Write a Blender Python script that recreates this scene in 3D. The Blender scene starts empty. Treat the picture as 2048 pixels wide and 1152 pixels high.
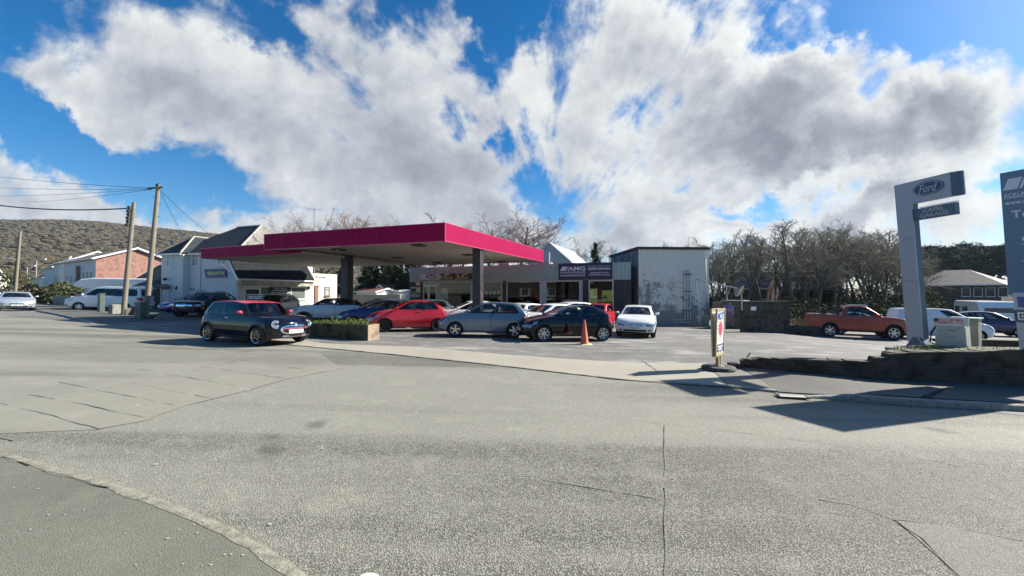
import bpy, bmesh, math, random
import numpy as np
from mathutils import Vector, Matrix, Euler

R = math.radians
scn = bpy.context.scene
COL = scn.collection
random.seed(7)

# ------------------------------------------------------------------ camera
F, HZ = 769.0, 588.0                      # focal length and horizon row of the 2048 px wide photograph
PITCH = math.atan((HZ - 576.0) / F)
cam_d = bpy.data.cameras.new("camera")
cam_d.sensor_width = 36.0
cam_d.lens = 36.0 * F / 2048.0
cam_d.clip_start, cam_d.clip_end = 0.1, 6000.0
cam = bpy.data.objects.new("camera", cam_d)
COL.objects.link(cam)
cam.location = (0, 0, 0)
cam.rotation_euler = (R(90) + PITCH, 0, 0)
scn.camera = cam

# ------------------------------------------------------------------ sky, sun, exposure
SUN_AZ, SUN_EL = R(72.0), R(31.5)         # azimuth from +Y (view axis) towards +X
SKY_STRENGTH, SUN_STRENGTH, EXPOSURE = 0.078, 5.0, 1.15
scn.view_settings.view_transform = 'Standard'
scn.view_settings.look = 'None'
scn.view_settings.exposure = EXPOSURE
scn.view_settings.gamma = 1.0
scn.view_settings.use_curve_mapping = False
scn.render.resolution_x, scn.render.resolution_y = 1024, 576
scn.cycles.max_bounces = 8
scn.cycles.transparent_max_bounces = 12
scn.cycles.use_denoising = True

sun_d = bpy.data.lights.new("sun", 'SUN')
sun_d.energy = SUN_STRENGTH
sun_d.angle = R(0.5)
sun_d.color = (1.0, 0.93, 0.82)
sun = bpy.data.objects.new("sun", sun_d)
COL.objects.link(sun)
SUN_DIR = Vector((math.sin(SUN_AZ) * math.cos(SUN_EL), math.cos(SUN_AZ) * math.cos(SUN_EL), math.sin(SUN_EL)))
sun.rotation_euler = (-SUN_DIR).to_track_quat('-Z', 'Y').to_euler()


class NT:
    """Tiny node-tree helper."""
    def __init__(s, tree):
        s.t = tree

    def n(s, kind, **kw):
        nd = s.t.nodes.new(kind)
        for k, v in kw.items():
            setattr(nd, k, v)
        return nd

    def put(s, sock, v):
        if isinstance(v, bpy.types.NodeSocket):
            s.t.links.new(v, sock)
        else:
            sock.default_value = v

    def math(s, op, a, b=0.0, c=0.0, clamp=False):
        nd = s.n('ShaderNodeMath', operation=op, use_clamp=clamp)
        s.put(nd.inputs[0], a); s.put(nd.inputs[1], b); s.put(nd.inputs[2], c)
        return nd.outputs[0]

    def vmath(s, op, a, b=(0, 0, 0)):
        nd = s.n('ShaderNodeVectorMath', operation=op)
        s.put(nd.inputs[0], a); s.put(nd.inputs[1], b)
        return nd.outputs['Value'] if op in ('LENGTH', 'DOT_PRODUCT', 'DISTANCE') else nd.outputs[0]

    def maprange(s, v, a, b, c=0.0, d=1.0, smooth=True):
        nd = s.n('ShaderNodeMapRange', interpolation_type='SMOOTHSTEP' if smooth else 'LINEAR')
        s.put(nd.inputs[0], v)
        for i, x in enumerate((a, b, c, d)):
            s.put(nd.inputs[i + 1], x)
        return nd.outputs[0]

    def noise(s, vec, scale, detail=4.0, rough=0.55, dim='3D', dist=0.0, col=False):
        nd = s.n('ShaderNodeTexNoise', noise_dimensions=dim)
        s.put(nd.inputs['Vector'], vec)
        nd.inputs['Scale'].default_value = scale
        nd.inputs['Detail'].default_value = detail
        nd.inputs['Roughness'].default_value = rough
        nd.inputs['Distortion'].default_value = dist
        return nd.outputs['Color' if col else 'Fac']

    def mix(s, fac, a, b, mode='MIX'):
        nd = s.n('ShaderNodeMix', data_type='RGBA', blend_type=mode)
        s.put(nd.inputs[0], fac)
        for i, v in ((6, a), (7, b)):
            s.put(nd.inputs[i], v if isinstance(v, bpy.types.NodeSocket) else tuple(v)[:3] + (1.0,))
        return nd.outputs[2]


def build_world():
    w = bpy.data.worlds.new("World")
    scn.world = w
    w.use_nodes = True
    t = w.node_tree
    t.nodes.clear()
    q = NT(t)
    out = q.n('ShaderNodeOutputWorld')
    bg = q.n('ShaderNodeBackground')
    bg.inputs['Strength'].default_value = SKY_STRENGTH
    sky = q.n('ShaderNodeTexSky', sky_type='NISHITA')
    sky.sun_disc = False
    sky.sun_elevation, sky.sun_rotation = SUN_EL, SUN_AZ
    sky.air_density, sky.dust_density, sky.ozone_density = 1.0, 0.15, 4.0
    tc = q.n('ShaderNodeTexCoord')
    d = tc.outputs['Generated']
    sep = q.n('ShaderNodeSeparateXYZ')
    t.links.new(d, sep.inputs[0])
    x, y, z = sep.outputs
    # deep clear-air blue
    hs = q.n('ShaderNodeHueSaturation')
    hs.inputs['Saturation'].default_value = 1.42
    hs.inputs['Value'].default_value = 0.80
    t.links.new(sky.outputs[0], hs.inputs['Color'])
    # a flat cloud deck seen in perspective
    zz = q.math('MAXIMUM', q.math('ADD', z, 0.10), 0.03)
    cmb = q.n('ShaderNodeCombineXYZ')
    q.put(cmb.inputs[0], q.math('DIVIDE', x, zz)); q.put(cmb.inputs[1], q.math('DIVIDE', y, zz))
    deck = cmb.outputs[0]
    # where the big cloud banks stand (directions on the sky in front)
    ys = q.math('MAXIMUM', y, 0.2)
    cm2 = q.n('ShaderNodeCombineXYZ')
    q.put(cm2.inputs[0], q.math('DIVIDE', x, ys)); q.put(cm2.inputs[1], q.math('DIVIDE', z, ys))
    uv0 = cm2.outputs[0]
    wob = q.vmath('SUBTRACT', q.noise(uv0, 3.2, 6.0, 0.62, col=True), (0.5, 0.5, 0.5))
    wobs = q.n('ShaderNodeVectorMath', operation='SCALE')
    q.put(wobs.inputs[0], wob); wobs.inputs['Scale'].default_value = 0.42
    uv = q.vmath('ADD', uv0, wobs.outputs[0])
    banks = [  # photo-direction centre, radii, tilt, weight
        (520, 250, 520, 170, 23, 0.62), (250, 110, 260, 110, 20, .34), (800, 150, 190, 120, 20, 0.42), (640, 60, 220, 90, 15, .3),
        (900, 370, 230, 95, 25, 0.50), (1400, 250, 420, 230, 0, 0.62), (1780, 300, 380, 130, -14, 0.55),
        (1300, 80, 260, 120, 0, 0.40), (1600, 140, 150, 90, -20, .25), (1960, 170, 190, 75, -22, .45), (90, 410, 330, 75, 14, 0.55), (420, 440, 330, 40, 8, .35),
        (700, 470, 420, 38, 0, 0.35), (1260, 455, 200, 42, 0, 0.42), (1720, 415, 260, 34, -8, 0.40),
        (1960, 440, 220, 60, 0, .42), (70, 160, 170, 46, 24, .42), (990, 190, 48, 45, 0, .24), (960, 265, 40, 30, 0, .26),
        (1830, 60, 60, 30, -25, .2),
        (40, 55, 200, 100, 0, -0.62), (110, 262, 190, 62, 14, -0.75), (345, 212, 46, 24, 20, -.3),
        (985, 40, 70, 130, 8, -0.62), (530, 60, 90, 30, 38, -0.55), (1000, 310, 36, 80, 35, -0.55), (905, 235, 60, 40, 30, -.4),
        (1075, 400, 75, 45, 35, -0.75), (1400, 55, 45, 45, 0, -0.30), (1545, 50, 70, 60, 0, -0.5), (1800, 55, 190, 55, -8, -0.75),
        (2000, 20, 110, 45, -18, -0.6), (1600, 392, 190, 26, -14, -0.55), (1470, 432, 90, 22, -8, -.5), (1980, 392, 120, 20, 0, -.35), (350, 352, 260, 26, 24, -.4),
        (1100, 480, 70, 36, 0, -.35), (1660, 75, 50, 30, 0, -.3)]
    acc = None
    for px, py, rx, ry, ang, wt in banks:
        mp = q.n('ShaderNodeMapping', vector_type='TEXTURE')
        q.put(mp.inputs['Vector'], uv)
        mp.inputs['Location'].default_value = ((px - 1024) / F, (HZ - py) / F, 0)
        mp.inputs['Rotation'].default_value = (0, 0, -R(ang))
        mp.inputs['Scale'].default_value = (rx / F, ry / F, 1)
        ln = q.vmath('LENGTH', mp.outputs[0])
        v = q.maprange(ln, 0.15, 1.6, wt * (1.0 if wt > 0 else 0.85), 0.0)
        acc = v if acc is None else q.math('ADD', acc, v)
    front = q.maprange(y, 0.12, 0.3)
    acc = q.math('MULTIPLY', acc, front)
    back = q.maprange(y, 0.3, 0.12, 0.0, -0.22)
    acc = q.math('ADD', q.math('ADD', acc, back), q.maprange(z, 0.13, 0.0, 0.0, 0.42))
    # cloud streets: streaks that run together towards the low sky ahead
    cvec = q.vmath('SUBTRACT', uv0, ((1095 - 1024) / F, (HZ - 500) / F, 0))
    sp2 = q.n('ShaderNodeSeparateXYZ'); q.put(sp2.inputs[0], cvec)
    rad = q.math('MAXIMUM', q.vmath('LENGTH', cvec), 0.03)
    ang = q.math('ARCTAN2', sp2.outputs[1], sp2.outputs[0])
    pol = q.n('ShaderNodeCombineXYZ')
    q.put(pol.inputs[0], q.math('MULTIPLY', q.math('LOGARITHM', rad, 2.718), 1.25)); q.put(pol.inputs[1], q.math('MULTIPLY', ang, 3.0))
    street = q.noise(pol.outputs[0], 1.6, 9.0, 0.60, dist=0.25)
    street = q.math('ADD', 0.5, q.math('MULTIPLY', q.math('SUBTRACT', street, 0.5), q.maprange(rad, 0.06, 0.30)))
    big = q.noise(uv0, 2.9, 7.0, 0.58)
    big2 = q.noise(q.vmath('ADD', uv0, (0.07, 0.10, 0.0)), 2.9, 7.0, 0.58)
    fin = q.noise(uv0, 7.0, 9.0, 0.60)
    dens = q.math('ADD', q.math('MULTIPLY', acc, 0.55),
                  q.math('ADD', q.math('MULTIPLY', q.math('SUBTRACT', big, 0.5), 0.75),
                         q.math('ADD', q.math('MULTIPLY', q.math('SUBTRACT', street, 0.5), 1.12), q.math('MULTIPLY', q.math('SUBTRACT', fin, 0.5), 0.55))))
    alpha = q.maprange(dens, -0.03, 0.30)
    # relief of the same cloud towards the sun
    sh = q.vmath('ADD', uv0, (0.030, 0.045, 0.0))
    fin2 = q.noise(sh, 7.0, 9.0, 0.60)
    relief = q.math('MULTIPLY', q.math('SUBTRACT', fin, fin2), 0.75)
    relief = q.math('ADD', relief, q.math('MULTIPLY', q.math('SUBTRACT', big, big2), 0.75))
    shade = None
    for px, py, rx, ry, an, wt in [(1480, 285, 430, 110, -3, .42), (1650, 150, 150, 60, -15, .30), (1900, 290, 260, 80, -10, .30), (820, 330, 330, 90, 24, .30), (560, 300, 300, 60, 20, .22), (350, 170, 160, 40, 22, .15), (1300, 190, 120, 70, 0, .14), (760, 120, 120, 50, 20, .16), (1200, 460, 150, 25, 0, .2)]:
        mp = q.n('ShaderNodeMapping', vector_type='TEXTURE')
        q.put(mp.inputs['Vector'], uv)
        mp.inputs['Location'].default_value = ((px - 1024) / F, (HZ - py) / F, 0)
        mp.inputs['Rotation'].default_value = (0, 0, -R(an))
        mp.inputs['Scale'].default_value = (rx / F, ry / F, 1)
        v = q.maprange(q.vmath('LENGTH', mp.outputs[0]), 0.3, 1.4, wt, 0.0)
        shade = v if shade is None else q.math('ADD', shade, v)
    thick = q.maprange(dens, 0.20, 0.75)
    sd = q.vmath('DOT_PRODUCT', d, tuple(SUN_DIR))
    near = q.maprange(sd, 0.35, 0.98)
    lum = q.math('SUBTRACT', 0.98, q.math('MULTIPLY', thick, 0.24))
    lum = q.math('ADD', lum, relief)
    lum = q.math('SUBTRACT', lum, q.math('MULTIPLY', q.math('MULTIPLY', shade, 0.50), q.maprange(dens, 0.10, 0.40)))
    lum = q.math('ADD', lum, q.math('MULTIPLY', q.math('SUBTRACT', street, 0.5), 0.55))
    lum = q.math('ADD', lum, q.math('MULTIPLY', near, q.math('SUBTRACT', 0.30, q.math('MULTIPLY', thick, 0.50))))
    floor_ = q.math('ADD', 0.52, q.math('ADD', q.math('MULTIPLY', q.math('SUBTRACT', street, 0.5), 0.5), q.math('MULTIPLY', q.math('SUBTRACT', big, big2), 0.5)))
    lum = q.math('SMOOTH_MAX', lum, floor_, 0.15)
    ccol = q.mix(q.maprange(lum, 0.35, 1.15, 0, 1, False), (0.72, 0.80, 1.0), (0.97, 1.0, 1.0))
    cl = q.n('ShaderNodeVectorMath', operation='SCALE')
    q.put(cl.inputs[0], ccol); q.put(cl.inputs['Scale'], q.math('MULTIPLY', lum, CLOUD))
    # glow round the sun, just outside the frame
    glow = q.math('POWER', q.math('MAXIMUM', sd, 0.0), 14.0)
    gl = q.n('ShaderNodeVectorMath', operation='SCALE')
    gl.inputs[0].default_value = (1.0, 1.0, 0.92)
    q.put(gl.inputs['Scale'], q.math('MULTIPLY', glow, 2.2))
    skc = q.vmath('ADD', hs.outputs[0], gl.outputs[0])
    col = q.mix(alpha, skc, cl.outputs[0])
    t.links.new(col, bg.inputs['Color'])
    t.links.new(bg.outputs[0], out.inputs['Surface'])


CLOUD = 4.3
build_world()


# ------------------------------------------------------------------ placing helpers
def ray(px, py):
    dx, dz = (px - 1024.0) / F, (576.0 - py) / F
    cp, sp = math.cos(PITCH), math.sin(PITCH)
    return dx, cp - sp * dz, sp + cp * dz


def at(px, py, D):
    """The point D metres ahead that the photograph shows at (px, py)."""
    x, y, z = ray(px, py)
    return Vector((x * D / y, D, z * D / y))


def sstep(a, b, x):
    t = min(1.0, max(0.0, (x - a) / (b - a)))
    return t * t * (3 - 2 * t)


def G(x, y):
    """Height of the sloping ground (the street climbs to the left and the forecourt falls away from it)."""
    s = 0.91 * x - 0.415 * y
    t = 0.415 * x + 0.91 * y
    s1 = max(-140.0, min(70.0, s)); t1 = max(-30.0, min(45.0, t))
    return -1.6 - 0.0125 * s1 - 0.023 * t1 - 0.20 * sstep(2.5, 9.0, s) * sstep(13.0, 22.0, t)


def pg(px, py):
    """Ground point seen at a pixel of the photograph."""
    a, b = 0.5, 150.0
    for _ in range(60):
        m = (a + b) / 2
        p = at(px, py, m)
        if p.z > G(p.x, p.y):
            a = m
        else:
            b = m
    return at(px, py, (a + b) / 2)


# ------------------------------------------------------------------ object helpers
def tag(o, label=None, cat=None, group=None, kind=None):
    if label: o['label'] = label
    if cat: o['category'] = cat
    if group: o['group'] = group
    if kind: o['kind'] = kind
    return o


def thing(name, label, cat, loc=(0, 0, 0), rz=0.0, group=None):
    o = bpy.data.objects.new(name, None)
    o.empty_display_size = 0.2
    COL.objects.link(o)
    o.location = loc
    o.rotation_euler = (0, 0, rz)
    return tag(o, label, cat, group)


class MB:
    """Collects faces and links them as one mesh object."""
    def __init__(s):
        s.v, s.f, s.m = [], [], []

    def face(s, pts, mi=0):
        b = len(s.v)
        s.v.extend([tuple(p) for p in pts])
        s.f.append(tuple(range(b, b + len(pts))))
        s.m.append(mi)

    def bx(s, x0, x1, y0, y1, z0, z1, mi=0):
        b = len(s.v)
        s.v += [(x0, y0, z0), (x1, y0, z0), (x1, y1, z0), (x0, y1, z0), (x0, y0, z1), (x1, y0, z1), (x1, y1, z1), (x0, y1, z1)]
        for f in ((0, 3, 2, 1), (4, 5, 6, 7), (0, 1, 5, 4), (1, 2, 6, 5), (2, 3, 7, 6), (3, 0, 4, 7)):
            s.f.append(tuple(b + i for i in f)); s.m.append(mi)

    def box(s, c, sz, mi=0, rz=0.0, rot=None):
        M = rot if rot is not None else Matrix.Rotation(rz, 3, 'Z')
        b = len(s.v)
        for dz in (-.5, .5):
            for dx, dy in ((-.5, -.5), (.5, -.5), (.5, .5), (-.5, .5)):
                s.v.append(tuple(Vector(c) + M @ Vector((dx * sz[0], dy * sz[1], dz * sz[2]))))
        for f in ((0, 3, 2, 1), (4, 5, 6, 7), (0, 1, 5, 4), (1, 2, 6, 5), (2, 3, 7, 6), (3, 0, 4, 7)):
            s.f.append(tuple(b + i for i in f)); s.m.append(mi)

    def beam(s, p0, p1, w, h, mi=0):
        p0, p1 = Vector(p0), Vector(p1)
        d = p1 - p0
        M = d.to_track_quat('X', 'Z').to_matrix()
        s.box((p0 + p1) / 2, (d.length, w, h), mi, rot=M)

    def tube(s, pts, r, n=8, mi=0, cap=True):
        pts = [Vector(p) for p in pts]
        rs = r if isinstance(r, (list, tuple)) else [r] * len(pts)
        b = len(s.v)
        up = Vector((0.013, 0.021, 1)).normalized()
        for i, p in enumerate(pts):
            d = (pts[min(i + 1, len(pts) - 1)] - pts[max(i - 1, 0)]).normalized()
            a = d.cross(up)
            if a.length < 0.05: a = d.cross(Vector((1, 0, 0)))
            a.normalize(); c = a.cross(d)
            for k in range(n):
                an = 2 * math.pi * k / n
                s.v.append(tuple(p + (a * math.cos(an) + c * math.sin(an)) * rs[i]))
        for i in range(len(pts) - 1):
            for k in range(n):
                s.f.append((b + i * n + k, b + i * n + (k + 1) % n, b + (i + 1) * n + (k + 1) % n, b + (i + 1) * n + k)); s.m.append(mi)
        if cap:
            s.f.append(tuple(b + k for k in range(n))[::-1]); s.m.append(mi)
            e = b + (len(pts) - 1) * n
            s.f.append(tuple(e + k for k in range(n))); s.m.append(mi)

    def lathe(s, prof, n=24, mi=0, M=None):
        """prof: (radius, height) pairs turned about local z."""
        M = M or Matrix.Identity(4)
        b = len(s.v)
        for r, h in prof:
            for k in range(n):
                a = 2 * math.pi * k / n
                s.v.append(tuple(M @ Vector((r * math.cos(a), r * math.sin(a), h))))
        for i in range(len(prof) - 1):
            for k in range(n):
                s.f.append((b + i * n + k, b + i * n + (k + 1) % n, b + (i + 1) * n + (k + 1) % n, b + (i + 1) * n + k)); s.m.append(mi)

    def prism(s, poly, o, ux, uy, ud, mi=0):
        """Polygon (u, v) in the plane o + u*ux + v*uy, pushed along ud."""
        o, ux, uy, ud = Vector(o), Vector(ux), Vector(uy), Vector(ud)
        n = len(poly); b = len(s.v)
        A = [o + ux * u + uy * v for u, v in poly]
        s.v += [tuple(p) for p in A] + [tuple(p + ud) for p in A]
        s.f.append(tuple(range(b, b + n))); s.m.append(mi)
        s.f.append(tuple(range(b + n, b + 2 * n))[::-1]); s.m.append(mi)
        for i in range(n):
            j = (i + 1) % n
            s.f.append((b + i, b + n + i, b + n + j, b + j)); s.m.append(mi)

    def grid(s, fn, us, vs, mi=0):
        b = len(s.v); nv = len(vs)
        for u in us:
            for v in vs:
                s.v.append(tuple(fn(u, v)))
        for i in range(len(us) - 1):
            for j in range(nv - 1):
                s.f.append((b + i * nv + j, b + (i + 1) * nv + j, b + (i + 1) * nv + j + 1, b + i * nv + j + 1)); s.m.append(mi)

    def mesh(s, name, mats, smooth=False, fix=True):
        me = bpy.data.meshes.new(name)
        me.from_pydata(s.v, [], s.f)
        for m in (mats if isinstance(mats, (list, tuple)) else [mats]):
            me.materials.append(m)
        me.polygons.foreach_set('material_index', s.m)
        if fix:
            bm = bmesh.new(); bm.from_mesh(me)
            bmesh.ops.remove_doubles(bm, verts=bm.verts, dist=1e-5)
            bmesh.ops.recalc_face_normals(bm, faces=bm.faces)
            bm.to_mesh(me); bm.free()
        if smooth:
            me.polygons.foreach_set('use_smooth', [True] * len(me.polygons))
            if smooth != 'all':
                me.set_sharp_from_angle(angle=R(40))
        me.update()
        return me

    def build(s, name, mats, parent=None, smooth=False, bevel=0.0, fix=True):
        return link(name, s.mesh(name, mats, smooth, fix), parent, bevel)


def link(name, me, parent=None, bevel=0.0):
    o = bpy.data.objects.new(name, me)
    COL.objects.link(o)
    if parent is not None:
        o.parent = parent
    if bevel:
        b = o.modifiers.new("bevel", 'BEVEL')
        b.width, b.segments, b.limit_method, b.angle_limit = bevel, 2, 'ANGLE', R(35)
    return o


def copy_thing(o, parent=None):
    c = o.copy(); COL.objects.link(c)
    if parent is not None: c.parent = parent
    for ch in o.children: copy_thing(ch, c)
    return c


def text(string, mat, parent, M, width=None, height=None, name='lettering', bold=0.0, shear=0.0, align='CENTER', depth=0.004, space=1.0):
    """Raised lettering: M places its centre line, x along the words, y up, z out of the sign."""
    cu = bpy.data.curves.new(name, 'FONT')
    cu.body = string
    cu.align_x, cu.align_y = align, 'CENTER'
    cu.offset, cu.shear, cu.extrude = bold, shear, 0.5
    cu.resolution_u = 3
    cu.space_character = space
    o = bpy.data.objects.new(name, cu)
    me = bpy.data.meshes.new_from_object(o)
    bpy.data.objects.remove(o); bpy.data.curves.remove(cu)
    co = np.empty(len(me.vertices) * 3); me.vertices.foreach_get('co', co); co = co.reshape(-1, 3)
    lo, hi = co.min(0), co.max(0)
    sy = (height / (hi[1] - lo[1])) if height else None
    sx = (width / (hi[0] - lo[0])) if width else sy
    sy = sy or sx
    c = (lo + hi) / 2
    if align == 'LEFT': c[0] = lo[0]
    co = (co - c) * [sx, sy, 1.0]
    co[:, 2] = (co[:, 2] / max(1e-6, hi[2] - lo[2])) * depth
    me.vertices.foreach_set('co', co.ravel())
    me.materials.append(mat)
    me.update()
    ob = link(name, me, parent)
    ob.matrix_local = M
    return ob


def frame(o, ux, uy):
    """Matrix with x along ux, y along uy, z out."""
    ux, uy = Vector(ux).normalized(), Vector(uy).normalized()
    uz = ux.cross(uy)
    M = Matrix((ux, uy, uz)).transposed().to_4x4()
    M.translation = Vector(o)
    return M


# ------------------------------------------------------------------ materials
MATS = {}


def mat(name, col, rough=0.6, metal=0.0, var=0.0, vscale=6.0, col2=None, bump=0.0, bscale=40.0, coat=0.0, spec=0.5, stretch=(1, 1, 1)):
    if name in MATS: return MATS[name]
    m = bpy.data.materials.new(name); m.use_nodes = True
    t = m.node_tree; q = NT(t)
    b = t.nodes['Principled BSDF']
    b.inputs['Base Color'].default_value = tuple(col) + (1.0,)
    b.inputs['Roughness'].default_value = rough
    b.inputs['Metallic'].default_value = metal
    b.inputs['Coat Weight'].default_value = coat
    b.inputs['Coat Roughness'].default_value = 0.04
    b.inputs['Specular IOR Level'].default_value = spec
    if var or bump:
        tc = q.n('ShaderNodeTexCoord').outputs['Object']
        mp = q.n('ShaderNodeMapping'); q.put(mp.inputs[0], tc); mp.inputs['Scale'].default_value = stretch
        vec = mp.outputs[0]
        if var:
            n1 = q.noise(vec, vscale, 6.0, 0.6)
            c2 = col2 if col2 else tuple(c * 0.45 for c in col)
            fac = q.maprange(n1, 0.62 - 0.3 * var, 0.72 + 0.1 * (1 - var))
            q.put(b.inputs['Base Color'], q.mix(q.math('MULTIPLY', fac, min(1.0, var * 1.2)), col, c2))
            q.put(b.inputs['Roughness'], q.maprange(n1, 0.3, 0.7, max(0.03, rough - 0.1), min(1, rough + 0.1), False))
        if bump:
            bp = q.n('ShaderNodeBump'); bp.inputs['Strength'].default_value = bump; bp.inputs['Distance'].default_value = 0.02
            q.put(bp.inputs['Height'], q.noise(vec, bscale, 4.0, 0.6))
            q.put(b.inputs['Normal'], bp.outputs[0])
    MATS[name] = m
    return m


def glass(name, tint, rough=0.02, base=0.04):
    """Thin tinted window glass: mostly clear, mirror-like at grazing angles."""
    if name in MATS: return MATS[name]
    m = bpy.data.materials.new(name); m.use_nodes = True
    t = m.node_tree; q = NT(t); t.nodes.clear()
    out = q.n('ShaderNodeOutputMaterial')
    tr = q.n('ShaderNodeBsdfTransparent'); tr.inputs[0].default_value = tuple(tint) + (1,)
    gl = q.n('ShaderNodeBsdfGlossy'); gl.inputs['Roughness'].default_value = rough
    fr = q.n('ShaderNodeFresnel'); fr.inputs['IOR'].default_value = 1.5
    mx = q.n('ShaderNodeMixShader')
    q.put(mx.inputs[0], q.math('ADD', fr.outputs[0], base, clamp=True))
    t.links.new(tr.outputs[0], mx.inputs[1]); t.links.new(gl.outputs[0], mx.inputs[2])
    t.links.new(mx.outputs[0], out.inputs[0])
    MATS[name] = m
    return m


def brick_mat(name, c1, c2, mortar, scale=1.0, axes='XZ', bw=0.225, bh=0.075, grime=0.0, bump=0.5, rough=0.85):
    if name in MATS: return MATS[name]
    m = bpy.data.materials.new(name); m.use_nodes = True
    t = m.node_tree; q = NT(t); b = t.nodes['Principled BSDF']
    tc = q.n('ShaderNodeTexCoord').outputs['Object']
    sep = q.n('ShaderNodeSeparateXYZ'); q.put(sep.inputs[0], tc)
    cmb = q.n('ShaderNodeCombineXYZ')
    if axes == 'auto':      # follow the wall whichever way it runs
        sn = q.n('ShaderNodeSeparateXYZ'); q.put(sn.inputs[0], q.n('ShaderNodeTexCoord').outputs['Normal'])
        along = q.math('GREATER_THAN', q.math('ABSOLUTE', sn.outputs[0]), q.math('ABSOLUTE', sn.outputs[1]))
        h = q.math('ADD', q.math('MULTIPLY', sep.outputs[1], along), q.math('MULTIPLY', sep.outputs[0], q.math('SUBTRACT', 1.0, along)))
    else:
        h = sep.outputs[0 if axes[0] == 'X' else 1]
    v = sep.outputs[1 if axes[1] == 'Y' else 2]
    q.put(cmb.inputs[0], h); q.put(cmb.inputs[1], v)
    br = q.n('ShaderNodeTexBrick')
    q.put(br.inputs['Vector'], cmb.outputs[0])
    br.inputs['Scale'].default_value = scale
    br.inputs['Color1'].default_value = tuple(c1) + (1,); br.inputs['Color2'].default_value = tuple(c2) + (1,)
    br.inputs['Mortar'].default_value = tuple(mortar) + (1,)
    br.inputs['Mortar Size'].default_value = 0.012
    br.inputs['Brick Width'].default_value = bw; br.inputs['Row Height'].default_value = bh
    n = q.noise(tc, 3.0, 6.0, 0.6)
    col = q.mix(q.maprange(n, 0.42, 0.7, 0, 0.5 + grime * 0.5), br.outputs['Color'], tuple(c * 0.3 for c in c1))
    q.put(b.inputs['Base Color'], col)
    b.inputs['Roughness'].default_value = rough
    b.inputs['Specular IOR Level'].default_value = 0.2
    bp = q.n('ShaderNodeBump'); bp.inputs['Strength'].default_value = bump; bp.inputs['Distance'].default_value = 0.012
    q.put(bp.inputs['Height'], q.math('SUBTRACT', q.math('MULTIPLY', q.noise(tc, 30, 4), 0.5), br.outputs['Fac']))
    q.put(b.inputs['Normal'], bp.outputs[0])
    MATS[name] = m
    return m


def asphalt(name, light, dark, stone=55.0, bump=0.5, patch=0.35, wear=None, streak=0.0, tracks=0.0):
    """Worn road surface: aggregate stones, patches and traffic wear, in metres."""
    m = bpy.data.materials.new(name); m.use_nodes = True
    t = m.node_tree; q = NT(t); b = t.nodes['Principled BSDF']
    P = q.n('ShaderNodeNewGeometry').outputs['Position']
    vo = q.n('ShaderNodeTexVoronoi'); q.put(vo.inputs['Vector'], P); vo.inputs['Scale'].default_value = stone
    vo.inputs['Randomness'].default_value = 1.0
    stonec = q.n('ShaderNodeSeparateXYZ'); q.put(stonec.inputs[0], vo.outputs['Color'])
    n1 = q.noise(P, 0.35, 6.0, 0.6)
    n2 = q.noise(P, 14.0, 5.0, 0.65)
    n3 = q.noise(P, 2.2, 6.0, 0.6)
    f = q.math('ADD', q.math('MULTIPLY', stonec.outputs[0], 0.45), q.math('MULTIPLY', n2, 0.65))
    edge = q.maprange(vo.outputs['Distance'], 0.30, 0.75, 0.0, 0.8)
    f = q.math('SUBTRACT', f, edge)
    col = q.mix(q.maprange(f, 0.1, 0.85, 0, 1, False), dark, light)
    col = q.mix(q.maprange(n1, 0.42, 0.66, 0.0, patch), col, tuple(c * 0.62 for c in dark))
    col = q.mix(q.maprange(n3, 0.5, 0.75, 0.0, patch * 0.8), col, tuple(min(1, c * 1.12) for c in light))
    if wear:
        mp = q.n('ShaderNodeMapping'); q.put(mp.inputs[0], P)
        mp.inputs['Rotation'].default_value = (0, 0, R(22)); mp.inputs['Scale'].default_value = (0.4, 1.3, 1)
        n4 = q.noise(mp.outputs[0], 1.1, 7.0, 0.65)
        col = q.mix(q.maprange(n4, 0.50, 0.68, 0.0, streak), col, wear)
    if tracks:      # tyre-polished bands along the street, and old oil drips
        mp = q.n('ShaderNodeMapping'); q.put(mp.inputs[0], P)
        mp.inputs['Rotation'].default_value = (0, 0, R(24.5)); mp.inputs['Scale'].default_value = (0.045, 0.75, 1)
        n5 = q.noise(mp.outputs[0], 1.0, 3.0, 0.5)
        col = q.mix(q.maprange(n5, 0.40, 0.62, 0.0, tracks), col, tuple(min(1, c * 0.98) for c in light))
        col = q.mix(q.maprange(n5, 0.46, 0.34, 0.0, tracks * .8), col, tuple((c + d) * .36 for c, d in zip(dark, light)))
        n6 = q.noise(P, 0.9, 3.0, 0.45)
        col = q.mix(q.maprange(n6, 0.70, 0.78, 0.0, .55), col, tuple(c * .6 for c in dark))
    q.put(b.inputs['Base Color'], col)
    q.put(b.inputs['Roughness'], q.maprange(n2, 0.3, 0.7, 0.72, 0.95, False))
    b.inputs['Specular IOR Level'].default_value = 0.35
    bp = q.n('ShaderNodeBump'); bp.inputs['Strength'].default_value = bump; bp.inputs['Distance'].default_value = 0.010
    q.put(bp.inputs['Height'], q.math('ADD', q.math('SUBTRACT', 1.0, vo.outputs['Distance']), q.math('MULTIPLY', n2, 0.7)))
    q.put(b.inputs['Normal'], bp.outputs[0])
    MATS[name] = m
    return m

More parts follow.
